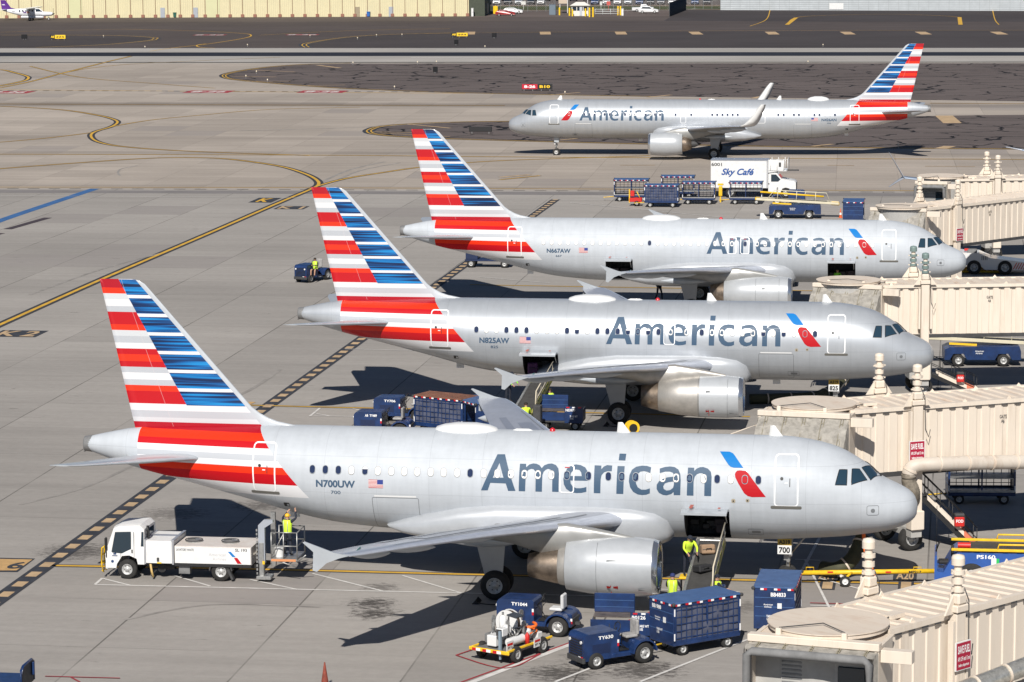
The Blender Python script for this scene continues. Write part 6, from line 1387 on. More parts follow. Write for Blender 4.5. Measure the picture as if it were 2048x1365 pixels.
def simple(name, label, cat, u, v, mb, mats, rz=AX, group=None, dz=0):
    q = G(u, v); q.z += dz; return tag(mb.build(name, mats, None, q, rz), label, cat, group)
mb = MB(); mb.box((0, 0, 1.0), (.32, .3, .9), 0, None, .04); mb.box((0, 0, .3), (.12, .12, .6)); mb.box((0, 0, 1.6), (.5, .34, .16), 0, None, .03); simple('control_post', 'yellow control post between two carts by the catering truck', 'post', 1441, 405, mb, M_yellow)
p = G(1272, 412); root = thing('power_dolly', 'small red dolly beside the leftmost carts', 'dolly', p, AX); mb = MB(); mb.box((0, 0, .55), (1.1, .8, .35), 0, None, .03); mb.box((-.55, -.3, .9), (.1, .1, 1.2), 1); mb.box((-.3, 0, 1.1), (.35, .5, .5), 0, None, .03); mb.tube([(.4, -.3, .7), (.1, -.3, 1.3)], .04, mi=1); mb.build('body', [M_red, M_yellow], root); wheels(root, [(.1, -.4), (.1, .4)], .24, .14)
def cone(u, v, h_, label, m=None, m2=None):
    mb = MB(); mb.box((0, 0, .02), (h_*.42, h_*.42, .04), 0, None, .01); mb.lathe([(.04, h_*.17), (h_*.33, h_*.125)], (0, 0, 0), 'z', 16, 0); mb.lathe([(h_*.33, h_*.125), (h_*.55, h_*.09)], (0, 0, 0), 'z', 16, 1); mb.lathe([(h_*.55, h_*.09), (h_, h_*.025), (h_+.01, .01)], (0, 0, 0), 'z', 16, 0)
    return simple('traffic_cone', label, 'traffic cone', u, v, mb, [m or mat('cone_orange', (.62, .10, .02), .6, var=.2, vs=5), m2 or M_retro_w], group='traffic cones')
cdirty = mat('dirty_cone', (.24, .05, .03), .75, var=.5, vs=6)
cone(650, 1377, .92, 'dirty dark red cone at the bottom edge of the apron', cdirty, cdirty); cone(1681, 436, .8, 'small orange cone beyond the roof of N667AW')
# corner cart, bottom left
p = G(14, 1402); root = thing('folded_cart', 'blue low cart with a dark mesh end frame in the bottom left corner', 'cart', p, R(-8)); mb = MB(); mb.box((-.6, 0, .72), (2.6, 1.5, .16), 0, None, .03); mb.box((-.6, -.76, .55), (2.6, .05, .4)); mb.build('deck', M_navy, root)
mb = MB(); mb.tube([(.75, -.7, .6), (.75, -.7, 1.25), (.75, -.5, 1.35), (.75, .5, 1.35), (.75, .7, 1.25), (.75, .7, .6)], .05, 6); mb.box((.75, 0, .95), (.03, 1.35, .75), 1); mb.box((.82, .45, 1.05), (.1, .1, .45), 0, None, .02); mb.build('end_frame', [M_navy, M_dark], root); wheels(root, [(-1.3, -.6), (-1.3, .6), (.3, -.6), (.3, .6)], .24, .17)
mb = MB(); mb.cyl((-.12, 0, .32), (.12, 0, .32), .34, n=24, mi=0); mb.cyl((-.2, 0, .32), (.2, 0, .32), .22, n=20, mi=1); mb.cyl((-.16, 0, .32), (-.12, 0, .32), .36, n=24, mi=0); mb.cyl((.12, 0, .32), (.16, 0, .32), .36, n=24, mi=0); mb.box((0, 0, .03), (.5, .5, .06)); simple('hose_reel', 'yellow hose reel on the apron behind the roof of the nearest airliner', 'reel', 1264, 868, mb, [M_yellow, M_black], R(-70))
pipe('orange power cable hanging under the nose of the nearest airliner', [lp(0, 2.1, 0, 2.2), lp(0, 2.0, .2, 1.4), lp(0, 1.7, .5, .7), lp(0, 1.55, .9, .1)], .07, M_orange, False)
pipe('dark ribbed hose lying under the engine of N825AW', [G(1500, 808)+Vector((0, 0, .25)), G(1560, 806)+Vector((0, 0, .25)), G(1640, 800)+Vector((0, 0, .25)), G(1690, 780)+Vector((0, 0, .6))], .28, mat('olive_hose', (.06, .06, .03), .7, var=.3), True)
pipe('dark air hose coiled beneath the nose of the nearest airliner', [lp(0, 3.8, -1.5, .35), lp(0, 3.2, -1.2, .4), lp(0, 2.6, -1.4, .8), lp(0, 2.2, -2., 1.6)], .3, mat('olive_hose', (.06, .06, .03)), True)
for q in ((G(985, 1206), 'chocks at the near main wheel of the nearest airliner'), (G(1236, 852), 'chocks at the near main wheel of N825AW')):
    mb = MB()
    for x in (-.62, .62): mb.prism([(x-.15, 0), (x+.15, 0), (x, .16)], -.35, .35, 'y')
    mb.tube([(-.6, -.3, .05), (0, -.42, .02), (.6, -.3, .05)], .02); o = mb.build('wheel_chocks', M_black, None, q[0], AX); tag(o, 'black rubber '+q[1], 'wheel chocks', 'wheel chocks')
def catwalk():
    Y_ = 126.5; a, b, c = atY(1462, 868, Y_), atY(1512, 850, Y_), atY(1520, 872, Y_); root = thing('service_walkway', 'small beige railed walkway at the left of the nearest docked bridge canopy', 'walkway', (a.x, a.y, 0)); o_ = Vector((a.x, a.y, 0)); mb = MB()
    mb.tube([a-o_-Vector((0, 0, 1)), a-o_, b-o_, b-o_-Vector((0, 0, 1.4))], .035); mb.tube([b-o_+Vector((.1, 0, -.3)), b-o_+Vector((.1, 0, -1.4))], .05); mb.build('handrail', M_beige, root)
    mb = MB(); mb.box((.55, .3, a.z-.75), (1.3, .9, .08)); mb.box((.75, .2, a.z-.35), (.4, .4, .5), 0, None, .05); mb.build('walkway_deck', M_dark, root)
catwalk()
# ------------------------------------------------------------------ people: one skinned body each
def person(label, loc, face_deg, pose, vest=None, hat=None, seated=False, shirt=None, shorts=False, h=1.75):
    k = h/1.75
    J = {'pelvis': (0, 0, .95), 'waist': (0, 0, 1.08), 'chest': (0, .01, 1.30), 'neck': (0, 0, 1.50), 'head': (0, -.01, 1.60), 'crown': (0, -.01, 1.72),
         'shL': (.19, 0, 1.42), 'shR': (-.19, 0, 1.42), 'elL': (.25, .02, 1.14), 'elR': (-.25, .02, 1.14), 'haL': (.26, -.08, .90), 'haR': (-.26, -.08, .90),
         'hiL': (.10, 0, .92), 'hiR': (-.10, 0, .92), 'knL': (.12, -.02, .50), 'knR': (-.12, -.02, .50), 'anL': (.13, .02, .08), 'anR': (-.13, .02, .08), 'toL': (.14, -.17, .04), 'toR': (-.14, -.17, .04)}
    J.update(pose); hd = Vector(J['head'])
    for sd in 'LR':                                                  # fingers: short chains beyond the wrist
        e, w = Vector(J['el'+sd]), Vector(J['ha'+sd]); d = (w-e).normalized(); J['pa'+sd] = tuple(w+d*.07); side = d.cross(Vector((0, 1, .3))).normalized()
        for i in range(4): a = w+d*.07+side*(i-1.5)*.018; J['f%d%s' % (i, sd)] = tuple(a+d*(.05+.01*(i in (1, 2)))); J['g%d%s' % (i, sd)] = tuple(a+d*(.085+.012*(i in (1, 2)))+Vector((0, -.012, -.01)))
        J['t'+sd] = tuple(w+d*.05+side*.045)
    names = list(J); idx = {n_: i for i, n_ in enumerate(names)}
    E_ = [('pelvis', 'waist'), ('waist', 'chest'), ('chest', 'neck'), ('neck', 'head'), ('head', 'crown')]
    for sd in 'LR':
        E_ += [('chest', 'sh'+sd), ('sh'+sd, 'el'+sd), ('el'+sd, 'ha'+sd), ('ha'+sd, 'pa'+sd), ('ha'+sd, 't'+sd), ('pelvis', 'hi'+sd), ('hi'+sd, 'kn'+sd), ('kn'+sd, 'an'+sd), ('an'+sd, 'to'+sd)]
        E_ += [('pa'+sd, 'f%d%s' % (i, sd)) for i in range(4)]+[('f%d%s' % (i, sd), 'g%d%s' % (i, sd)) for i in range(4)]
    RAD = {'pelvis': (.155, .12), 'waist': (.14, .11), 'chest': (.17, .125), 'neck': (.058, .06), 'head': (.085, .098), 'crown': (.06, .07), 'sh': (.072, .07), 'el': (.047, .047), 'ha': (.03, .034), 'pa': (.024, .038), 'hi': (.095, .095), 'kn': (.062, .062), 'an': (.045, .05), 'to': (.035, .03), 't': (.011, .011)}
    me = bpy.data.meshes.new('person'); me.from_pydata([tuple(Vector(J[n_])*k) for n_ in names], [(idx[a], idx[b]) for a, b in E_], [])
    o = bpy.data.objects.new('person', me); COL.objects.link(o); md = o.modifiers.new('skin', 'SKIN'); 
    sv = me.skin_vertices[0].data
    for n_, i in idx.items():
        key = n_ if n_ in RAD else (n_[:2] if n_[:2] in RAD else ('t' if n_[0] == 't' else None)); r = RAD.get(key, (.009, .009)); sv[i].radius = (r[0]*k, r[1]*k); sv[i].use_root = (n_ == 'pelvis')
    ss_ = o.modifiers.new('s', 'SUBSURF'); ss_.levels = 1; ss_.render_levels = 1
    dg = bpy.context.evaluated_depsgraph_get(); dg.update(); m2 = bpy.data.meshes.new_from_object(o.evaluated_get(dg)); o.modifiers.clear(); o.data = m2; bpy.data.meshes.remove(me)
    m2.materials.clear()
    for m_ in (M_skin, shirt or M_clothd, M_clothd, M_black): m2.materials.append(m_)
    segs = [(Vector(J[a])*k, Vector(J[b])*k, a, b) for a, b in E_]
    for pl in m2.polygons:
        c = pl.center; best = 9; bb = None
        for A_, B_, a, b in segs:
            d = B_-A_; t = max(0, min(1, (c-A_).dot(d)/max(1e-6, d.length_squared))); q = (c-A_-d*t).length
            if q < best: best = q; bb = (a, b, t)
        a, b, t = bb; mi = 1
        if a in ('neck', 'head'): mi = 0
        elif a[:2] == 'ha' or a[:2] == 'pa' or a[0] == 'f': mi = 0
        elif a[:2] in ('hi', 'kn') or a == 'pelvis' and b[:2] == 'hi': mi = 0 if (shorts and (a[:2] == 'kn' or t > .7)) else 2
        elif a[:2] == 'an': mi = 3
        pl.material_index = mi; pl.use_smooth = True
    tag(o, label, 'person'); o.location = loc; o.rotation_euler.z = R(face_deg)
    # face: nose, eyes, ears
    mb = MB(); H_ = hd*k; mb.prism([(H_.z-.02, H_.y-.095*k), (H_.z+.015, H_.y-.09*k), (H_.z-.018, H_.y-.122*k)], -.012, .012, 'x') if False else mb.add([(H_.x-.013, H_.y-.088*k, H_.z-.025), (H_.x+.013, H_.y-.088*k, H_.z-.025), (H_.x, H_.y-.118*k, H_.z-.02), (H_.x, H_.y-.088*k, H_.z+.03)], [(0, 1, 2), (0, 2, 3), (1, 3, 2)])
    for sd in (-1, 1): mb.box((H_.x+sd*.088*k, H_.y+.01, H_.z), (.018, .035, .055), 0, None, .006); mb.box((H_.x+sd*.034, H_.y-.09*k, H_.z+.022), (.024, .008, .010), 1)
    mb.box((H_.x, H_.y-.088*k, H_.z-.052), (.045, .008, .008), 1); mb.build('facial_features', [M_skin, M_black], o)
    mb = MB(); cx, cy, cz_ = H_
    prof_ = [(cz_+.02, .104*k), (cz_+.07, .100*k), (cz_+.11, .078*k), (cz_+.132, .04*k), (cz_+.138, .005)]
    mb.lathe(prof_, (cx, cy+.012, 0), 'z', 18)
    if hat is not None:
        mb.prism([(cx-.07, cy-.09), (cx+.07, cy-.09), (cx+.055, cy-.175), (cx-.055, cy-.175)], cz_+.03, cz_+.042, 'z'); mb.build('cap', hat, o)
    else: mb.build('hair', mat('dark_hair', (.02, .014, .01), .8), o)
    if vest is not None:
        a, b, c = Vector(J['pelvis'])*k, Vector(J['chest'])*k, Vector(J['neck'])*k; rg = []
        for t, rx, ry in ((0, .185, .15), (.3, .18, .145), (.62, .205, .16), (.85, .215, .155), (.97, .15, .12)):
            q = a.lerp(c, t); rg.append([(q.x+rx*k*math.cos(u_*PI/10), q.y+ry*k*math.sin(u_*PI/10), q.z) for u_ in range(20)])
        mb = MB(); mb.loft(rg, 0, caps=False)
        for sd in (-1, 1):
            q1 = a.lerp(c, .05); q2 = a.lerp(c, .9); mb.tube([(q1.x+sd*.1, q1.y-.15*k, q1.z), (a.lerp(c, .6).x+sd*.1, a.lerp(c, .6).y-.155*k, a.lerp(c, .6).z), (q2.x+sd*.09, q2.y-.14*k, q2.z)], .014, 4, 1); mb.tube([(q1.x+sd*.1, q1.y+.15*k, q1.z), (a.lerp(c, .6).x+sd*.1, a.lerp(c, .6).y+.155*k, a.lerp(c, .6).z), (q2.x+sd*.09, q2.y+.14*k, q2.z)], .014, 4, 1)
        mb.build('safety_vest', [vest, mat('silver_tape', (.55, .56, .55), .3)], o)
    return o
UP = {'elR': (-.34, -.12, 1.55), 'haR': (-.24, -.22, 1.80), 'elL': (.33, -.15, 1.50), 'haL': (.18, -.26, 1.72)}
REACH = {'elR': (-.28, -.16, 1.18), 'haR': (-.22, -.40, 1.12), 'elL': (.28, -.16, 1.18), 'haL': (.2, -.42, 1.10)}
LEAN = {'waist': (0, -.05, 1.07), 'chest': (0, -.16, 1.25), 'neck': (0, -.26, 1.42), 'head': (0, -.31, 1.50), 'crown': (0, -.34, 1.61), 'shL': (.19, -.22, 1.36), 'shR': (-.19, -.22, 1.36), 'elL': (.27, -.36, 1.14), 'elR': (-.27, -.36, 1.14), 'haL': (.2, -.56, 1.02), 'haR': (-.2, -.58, 1.0)}
WALK = {'knL': (.11, -.18, .52), 'anL': (.11, -.22, .09), 'toL': (.12, -.40, .06), 'knR': (-.11, .05, .50), 'anR': (-.12, .28, .12), 'toR': (-.13, .13, .04), 'haL': (.25, .12, .92), 'elL': (.26, .10, 1.15), 'haR': (-.25, -.22, .95)}
SIT = {'pelvis': (0, 0, .55), 'waist': (0, .02, .68), 'chest': (0, 0, .92), 'neck': (0, -.02, 1.12), 'head': (0, -.05, 1.22), 'crown': (0, -.05, 1.34), 'shL': (.19, -.01, 1.04), 'shR': (-.19, -.01, 1.04), 'elL': (.26, -.12, .82), 'elR': (-.26, -.12, .82), 'haL': (.12, -.36, .84), 'haR': (-.12, -.36, .84),
       'hiL': (.1, -.03, .52), 'hiR': (-.1, -.03, .52), 'knL': (.15, -.42, .52), 'knR': (-.15, -.42, .52), 'anL': (.14, -.48, .12), 'anR': (-.14, -.48, .12), 'toL': (.14, -.66, .08), 'toR': (-.14, -.66, .08)}
M_helm = mat('yellow_helmet', (.78, .42, .02), .4); M_limes = mat('hi_vis_shirt', (.62, .85, .05), .8, var=.15, vs=9); M_green = mat('hi_vis_green', (.22, .62, .04), .8, var=.15); M_navycap = mat('navy_cap', (.02, .03, .12), .8)
rot = Matrix.Rotation(AX, 4, 'Z')
def lav(x, y, z): return LTP+(rot @ Vector((x, y, z)))
person('worker in yellow helmet and lime vest standing on the lavatory truck platform', lav(6.45, -.15, .96), 150, UP, M_hivis, M_helm)
person('worker in lime jacket loading bags beside the forward belt loader', lp(0, 8.62, 4.4, 1.22), 15, LEAN, None, M_clothd, shirt=M_limes)
mb = MB(); mb.box((0, 0, 1.17), (.6, .6, .1), 0, None, .02)
for x in (-.25, .25):
    for y in (-.25, .25): mb.box((x, y, .56), (.05, .05, 1.12), 1)
    mb.box((x, 0, .6), (.04, .5, .04), 1)
o = mb.build('work_step', [M_yellow, M_dark], None, lp(0, 8.62, 4.4, 0), AX); tag(o, 'yellow step under the worker by the forward belt loader', 'step')
person('worker in navy cap and lime vest beyond the netted cart BB1988', G(1345, 1236), 160, REACH, M_hivis, M_navycap)
person('driver in lime vest sitting on the lone tug at the left', G(632, 566)+Vector((-.05, .25, .42)), -20, SIT, M_hivis, None, shorts=True)
person('worker in green vest at the top of the rear belt loader of N825AW', lp(1, 22.05, 3.4, .95), 40, LEAN, M_green, M_clothd, shirt=M_green)
person('worker in yellow jacket at the foot of the rear belt loader of N825AW', G(1052, 872), 190, REACH, None, None, shirt=M_limes)
person('worker with ear defenders and open lime vest behind the shiny blue cart', G(1100, 842), 10, {}, M_hivis, None, shirt=mat('slate_jacket', (.06, .08, .10), .9))
person('dark figure walking in the shade below the wing of N667AW', G(1318, 602), 30, WALK, None, M_clothd)
person('worker in lime vest standing on the ground beyond the forward belt loader', lp(0, 7.3, 6.3, 0), 100, REACH, M_hivis, M_clothd)
person('worker in green shirt kneeling inside the forward hold of N667AW', lp(2, 8.4, .9, 1.5), 20, SIT, None, None, shirt=M_green)
# luggage
def bag(label, loc, d, m, rz=0., tilt=0., hard=False):
    root = thing('suitcase', label, 'suitcase', loc, rz, 'loose luggage'); M = Matrix.Rotation(tilt, 4, 'X'); mb = MB(); mb.box((0, 0, d[2]/2), d, 0, M, .05 if not hard else .03); mb.build('shell', m, root)
    mb = MB(); mb.tube([M @ Vector((-.1, -d[1]/2, d[2]*.4)), M @ Vector((-.1, -d[1]/2-.05, d[2]*.6)), M @ Vector((.1, -d[1]/2-.05, d[2]*.6)), M @ Vector((.1, -d[1]/2, d[2]*.4))], .014); mb.build('handle', M_black, root)
    mb = MB(); mb.box((0, -d[1]/2-.005, d[2]*.5), (d[0]*.9, .012, .02), 0, M); mb.build('zip', M_dark, root)
def onbelt(f): a, b = lp(0, 7.98, 9.2, .86), lp(0, 7.9, 2.3, 2.21); return a.lerp(b, f)
bag('tan cardboard box near the top of the forward belt loader', onbelt(.80), (.55, .42, .36), mat('cardboard', (.32, .21, .13), .8, var=.2), .2, -.15)
bag('black duffel bag halfway up the forward belt loader', onbelt(.55), (.62, .5, .28), mat('black_bag', (.02, .02, .022), .7, var=.3), .6, -.15)
bag('purple suitcase at the mouth of the rear hold of N825AW', lp(1, 21.0, 1.5, 2.15), (.5, .4, .62), mat('purple_bag', (.08, .02, .09), .7, var=.2), .1, 0)
# ------------------------------------------------------------------ far side of the field
def hangar():
    a, b = G(-400, 38.7), G(938, 33); d = b-a; L_ = d.length; root = thing('hangar', 'long cream corrugated hangar along the top left edge', 'hangar', (a.x, a.y, 0), math.atan2(d.y, d.x))
    H_ = 13.; mb = MB(); wl_ = []; x = 0
    m1 = mat('hangar_cream', (.62, .56, .36), .6, var=.06, vs=.3); m2 = mat('hangar_pale_green_panel', (.56, .55, .33), .6, var=.06, vs=.3)
    while x < L_:
        for q, dd in ((0, 0), (.22, 0), (.26, .05), (.40, .05)): wl_.append((min(x+q, L_), dd))
        x += .44
    n = len(wl_); mb.add([(x, -dd, 0) for x, dd in wl_]+[(x, -dd, H_) for x, dd in wl_], [(i, i+1, n+i+1, n+i) for i in range(n-1)], 0)
    mb.box((L_/2, 20, H_/2), (L_, 39.9, H_-.01), 0); mb.build('wall', [m1], root)
    for x, w in ((L_-60, 3.2), (L_-92.5, 3.2), (L_-116.5, 5.2)): mb = MB(); mb.box((x, -.08, H_/2), (w, .06, H_)); mb.build('wall_panel', m2, root)
    x = L_-.3
    while x > 0:
        mb = MB(); mb.box((x, -.14, H_/2), (.10, .08, H_), 0); mb.box((x, -.25, .35), (.75, .4, .7), 1, None, .03); mb.build('downpipe', [mat('brown_pipe', (.16, .07, .04), .7), mat('brown_base', (.28, .13, .09), .8)], root); x -= 2.93
    for u in (324, 389, 710, 777):
        xx = (G(u, 36)-a).dot(d)/L_; mb = MB(); mb.box((xx, -.12, 1.15), (1.05, .1, 2.3), 0); dd = mb.build('door', mat('hangar_door_grey' if u != 710 else 'hangar_door_brown', (.33, .36, .40) if u != 710 else (.30, .25, .17), .6), root)
        mb = MB(); mb.box((xx+.4, -.19, 1.05), (.1, .04, .06)); mb.build('handle', M_dark, dd)
    mb = MB(); mb.box((L_+1.9, 12, 5.), (3.6, 24, 10.)); mb.build('shaded_side', mat('side_in_shade', (.06, .07, .05), .8, var=.2), root)  # hangar side in shade, the shade put into its dark colour
hangar()
for u, v, m_, l_ in ((350, 35.5, mat('green_bin', (.02, .10, .07), .5), 'green wheeled bin against the cream hangar'), (737, 34, mat('blue_bin', (.02, .12, .40), .5), 'blue wheeled bin against the cream hangar')):
    mb = MB(); mb.prism([(-.3, .1), (-.36, 1.1), (.36, 1.1), (.3, .1)], -.35, .35, 'y'); mb.box((0, -.02, 1.15), (.8, .85, .1), 0, None, .03); mb.cyl((-.38, .3, .14), (.38, .3, .14), .13, mi=1); simple('wheeled_bin', l_, 'bin', u, v, mb, [m_, M_black], group='wheeled bins')
def caravan():
    p = G(60, 41); root = thing('propeller_plane', 'small white high-wing propeller plane with purple tail by the hangar', 'airplane', p, R(-5)); wt = mat('plane_white', (.75, .76, .78), .35); pu = mat('purple_paint', (.09, .02, .20), .4)
    def ring_(x, w, zb, zt): return [(x, w*math.cos(a), (zb+zt)/2+(zt-zb)/2*math.sin(a)) for a in [k*PI/8 for k in range(16)]]
    mb = MB(); mb.loft([ring_(-6.3, .12, 2.2, 2.5), ring_(-4, .4, 1.5, 2.6), ring_(-1.6, .75, .9, 2.75), ring_(1.2, .8, .85, 2.8), ring_(2.4, .78, .85, 2.7), ring_(3.2, .7, .9, 2.0), ring_(5.0, .5, 1.0, 1.9), ring_(5.4, .3, 1.2, 1.7)]); mb.build('fuselage', wt, root)
    mb = MB(); mb.prism([(-6.5, 2.3), (-6.8, 4.65), (-5.7, 4.65), (-4.4, 2.9), (-2.9, 2.55), (-4.2, 2.2)], -.06, .06, 'y'); mb.build('vertical_fin', pu, root)
    mb = MB(); mb.prism([(-.6, 0), (1.4, 0), (1.1, 8), (-.1, 8)], 2.72, 2.9, 'z'); mb.prism([(-.6, 0), (1.4, 0), (1.1, -8), (-.1, -8)], 2.72, 2.9, 'z'); mb.tube([(.4, -3.6, 2.75), (.6, -.8, 1.1)], .08); mb.tube([(.4, 3.6, 2.75), (.6, .8, 1.1)], .08); mb.build('wing', wt, root); mb = MB(); mb.prism([(-6.6, -3.1), (-5.6, -3.1), (-5.2, 0), (-5.6, 3.1), (-6.6, 3.1)], 2.45, 2.53, 'z'); mb.build('tailplane', wt, root)
    mb = MB(); mb.prism([(1.6, 2.0), (1.5, 2.6), (2.3, 2.6), (3.0, 2.05)], -.80, .80, 'y')
    for k in range(5): mb.box((-.2-k*.75+1, -.79, 2.2), (.32, .04, .35))
    mb.build('cabin_window', M_glass, root)
    mb = MB(); mb.box((5.5, 0, 1.45), (.06, .16, 2.6), 0, Matrix.Translation((0, 0, 0))); mb.box((5.5, 0, 1.45), (.07, 2.4, .16)); mb.lathe([(5.35, .25), (5.6, .15), (5.75, .01)], (0, 0, 1.45), 'x', 12); mb.build('propeller', M_dark, root)
    mb = MB()
    for y in (-1.5, 1.5): mb.tube([(.4, y*.4, 1.1), (.3, y, .4)], .07)
    mb.tube([(4.3, 0, 1.1), (4.4, 0, .35)], .06); g = mb.build('landing_gear', wt, root)
    for x, y in ((.3, -1.5), (.3, 1.5), (4.4, 0)): wheel_set(g, x, y, .33, .33, .2)
    mb = MB(); mb.box((.6, 0, .72), (5.4, .9, .5), 0, None, .2); mb.build('cargo_pod', wt, root)
    text_on(root, 'Fed', face(-1.0, -.80, 1.9), .8, .5, pu, 'lettering', .04); text_on(root, 'Ex', face(-.2, -.82, 1.9), .55, .5, mat('lettering_orange', (.7, .15, .02)), 'lettering', .04); text_on(root, 'FedEx', face(-6.1, -.075, 3.6), .7, .25, M_whitetext, 'lettering', .03); text_on(root, 'N967FE', face(-3.6, -.5, 2.1), .8, .16, M_dark, 'registration', .02)
caravan()
# ---- airfield signs
def sign(label, u, v, panels, w, h_, rz=RW, back=False):
    p = G(u, v); root = thing('airfield_sign', label, 'airfield sign', p, rz, 'airfield signs'); tw = sum(q[1] for q in panels)*w; x = -tw/2; m_, e = M_dark, None
    mb = MB()
    for k in range(max(2, int(tw))): mb.box((-tw/2+.3+k*(tw-.6)/max(1, int(tw)-1), 0, .12), (.07, .07, .24))
    mb.build('leg', M_steel, root)
    mb = MB(); mb.box((0, .08, .24+h_/2), (tw+.08, .3, h_+.08), 0, None, .03); mb.build('housing', M_black if back else M_dark, root)
    for txt, fr, bgm, fgm in panels:
        cw = fr*w; mb = MB(); mb.box((x+cw/2, -.08, .24+h_/2), (cw-.03, .02, h_-.04)); f = mb.build('sign_face', bgm, root)
        if txt: text_on(f, txt, face(x+cw/2, -.1, .24+h_/2), cw*.72, h_*.55, fgm, 'lettering', .04)
        x += cw
SG_y = mat('sign_yellow', (.85, .55, .02), .5); SG_r = mat('sign_red', (.50, .01, .03), .5); SG_k = mat('sign_black', (.012, .012, .012), .5)
sign('red and black airfield sign reading 8-26 B10', 1074, 182, [('8-26', .52, SG_r, M_whitetext), ('B10', .48, SG_k, SG_y)], 4.3, .72)
sign('yellow taxiway sign with arrows, far left of the field', 116, 80.5, [('A8', .3, SG_k, SG_y), ('\u2190A\u2192', .7, SG_y, SG_k)], 3.1, .78)
sign('yellow taxiway sign with arrows, centre of the field', 919, 75.5, [('A8', .33, SG_k, SG_y), ('\u2190A\u2192', .67, SG_y, SG_k)], 3.3, .72)
sign('long black back of an airfield sign beside the airliner radome', 961, 267.5, [('', 1., M_black, None)], 2.6, .52, RW, True)
for u, v, w, r_, l_ in ((49, 80, 1.1, .45, 'small black sign back at the far left of the field'), (912, 91, .75, R(-40), 'black sign back seen slantwise near the runway'), (988, 77, .85, R(-30), 'black sign back right of the centre taxiway sign'), (870, 147, .7, R(-40), 'black sign back on the cracked infield')):
    sign(l_, u, v, [('', 1., M_black, None)], w, .75, r_, True)
lights = [(290, 97), (495, 93), (620, 74), (207, 75), (753, 73), (804, 72), (715, 79), (970, 96), (1646, 93), (835, 128), (706, 129), (873, 127), (789, 178), (513, 147), (492, 156), (535, 164), (1484, 283), (1796, 296), (1616, 127), (1130, 189)]
proto = None
for u, v in lights:
    p = G(u, v+1)
    if proto is None:
        proto = thing('edge_light', 'small white edge light on a short stake', 'light', p, 0, 'small airfield edge lights'); mb = MB(); mb.cyl((0, 0, 0), (0, 0, .3), .03); mb.cyl((0, 0, 0), (0, 0, .02), .12, n=12); mb.build('stake', M_steel, proto); mb = MB(); mb.lathe([(.3, .09), (.42, .1), (.5, .06), (.53, .01)], (0, 0, 0), 'z', 10); mb.build('lens', mat('lens', (.7, .6, .45), .2), proto)
    else: c = copy_tree(proto); c.location = p
# ---- car park beyond the fence
sheet('grass_verge', [G(*q) for q in [(940, 21), (1445, 19), (1445, 13), (940, 13)]], GRASS, .02)
sheet('car_park', [G(u, v) for u, v in [(900, 11), (1500, 10), (1800, -12), (700, -12)]], ground_mat('car_park_asphalt', (.14, .12, .11), RW, streak=.1), .02)
sheet('gate_road', [G(*q) for q in [(940, 35), (1340, 33), (1340, 21), (940, 22)]], ground_mat('gate_road_asphalt', (.13, .105, .095), RW, streak=.15), .012)
def car(label, u, v, rz, col, kind='suv', group='cars in the far car park'):
    p = G(u, v); root = thing('parked_car', label, 'car', p, rz, group); m_ = mat('car_'+'_'.join('%d' % (c*100) for c in col), col, .3, .1, coat=.6)
    L_ = 4.7; top = 1.65 if kind == 'suv' else 1.42
    if kind == 'pickup': sd = [(-2.6, .4), (-2.6, 1.05), (-.6, 1.1), (-.45, 1.8), (.8, 1.8), (1.35, 1.2), (2.5, 1.1), (2.6, .45)]
    else: sd = [(-2.3, .35), (-2.35, .95), (-2.1, 1.1), (-1.8, top-.05), (-1.4, top), (.3, top), (1.05, 1.1), (2.2, .9), (2.35, .6), (2.3, .35)]
    rg = []
    for y, k in ((-.92, .94), (-.86, 1), (0, 1.01), (.86, 1), (.92, .94)): rg.append([(x*(1 if z < 1.2 else .98), y*(1 if z < 1.15 else .84), .35+(z-.35)*k) for x, z in sd])
    mb = MB(); mb.loft(rg, 0, smooth=False); mb.build('body', m_, root)
    mb = MB(); x0, x1 = (-.4, .75) if kind == 'pickup' else (-1.75, .3)
    for s_ in (-1, 1): mb.prism([(x0, 1.12), (x0+.08, top-.12+(.15 if kind == 'pickup' else 0)), (x1, top-.12+(.15 if kind == 'pickup' else 0)), (x1+.55, 1.12)], s_*.84, s_*.90, 'y')
    if kind != 'pickup': mb.add([(1.08, -.74, 1.12), (1.08, .74, 1.12), (.38, .68, top-.04), (.38, -.68, top-.04)], [(0, 1, 2, 3)]); mb.add([(-2.13, -.74, 1.12), (-2.13, .74, 1.12), (-1.84, .68, top-.08), (-1.84, -.68, top-.08)], [(0, 1, 2, 3)])
    mb.build('window', M_glass, root); mb = MB(); mb.box((2.33, 0, .62), (.05, 1.1, .22)); mb.build('grille', M_black, root)
    for s_ in (-1, 1): mb = MB(); mb.box((2.30, s_*.68, .78), (.06, .36, .13)); mb.build('headlight', mat('lamp_glass', (.5, .5, .5), .2), root)
    wheels(root, [(-1.45, -.84), (-1.45, .84), (1.45, -.84), (1.45, .84)], .34, .22)
wh, sil, blk, gry, red, blu = (.70, .70, .70), (.42, .44, .46), (.02, .02, .025), (.12, .12, .13), (.28, .02, .02), (.02, .05, .15)
car('red hatchback parked by the yellow bollards outside the fence', 1011, 32.5, R(-4), red, 'car', 'cars by the gate'); car('white car parked behind the red hatchback', 1026, 28, R(-4), wh, 'car', 'cars by the gate')
car('white pickup truck inside the fence behind a white car', 1286, 24, R(-4), wh, 'pickup', 'cars by the gate'); car('white compact car in front of the white pickup', 1297, 27, R(-4), wh, 'suv', 'cars by the gate')
cols = {'white': wh, 'silver': sil, 'black': blk, 'grey': gry, 'dark blue': blu}
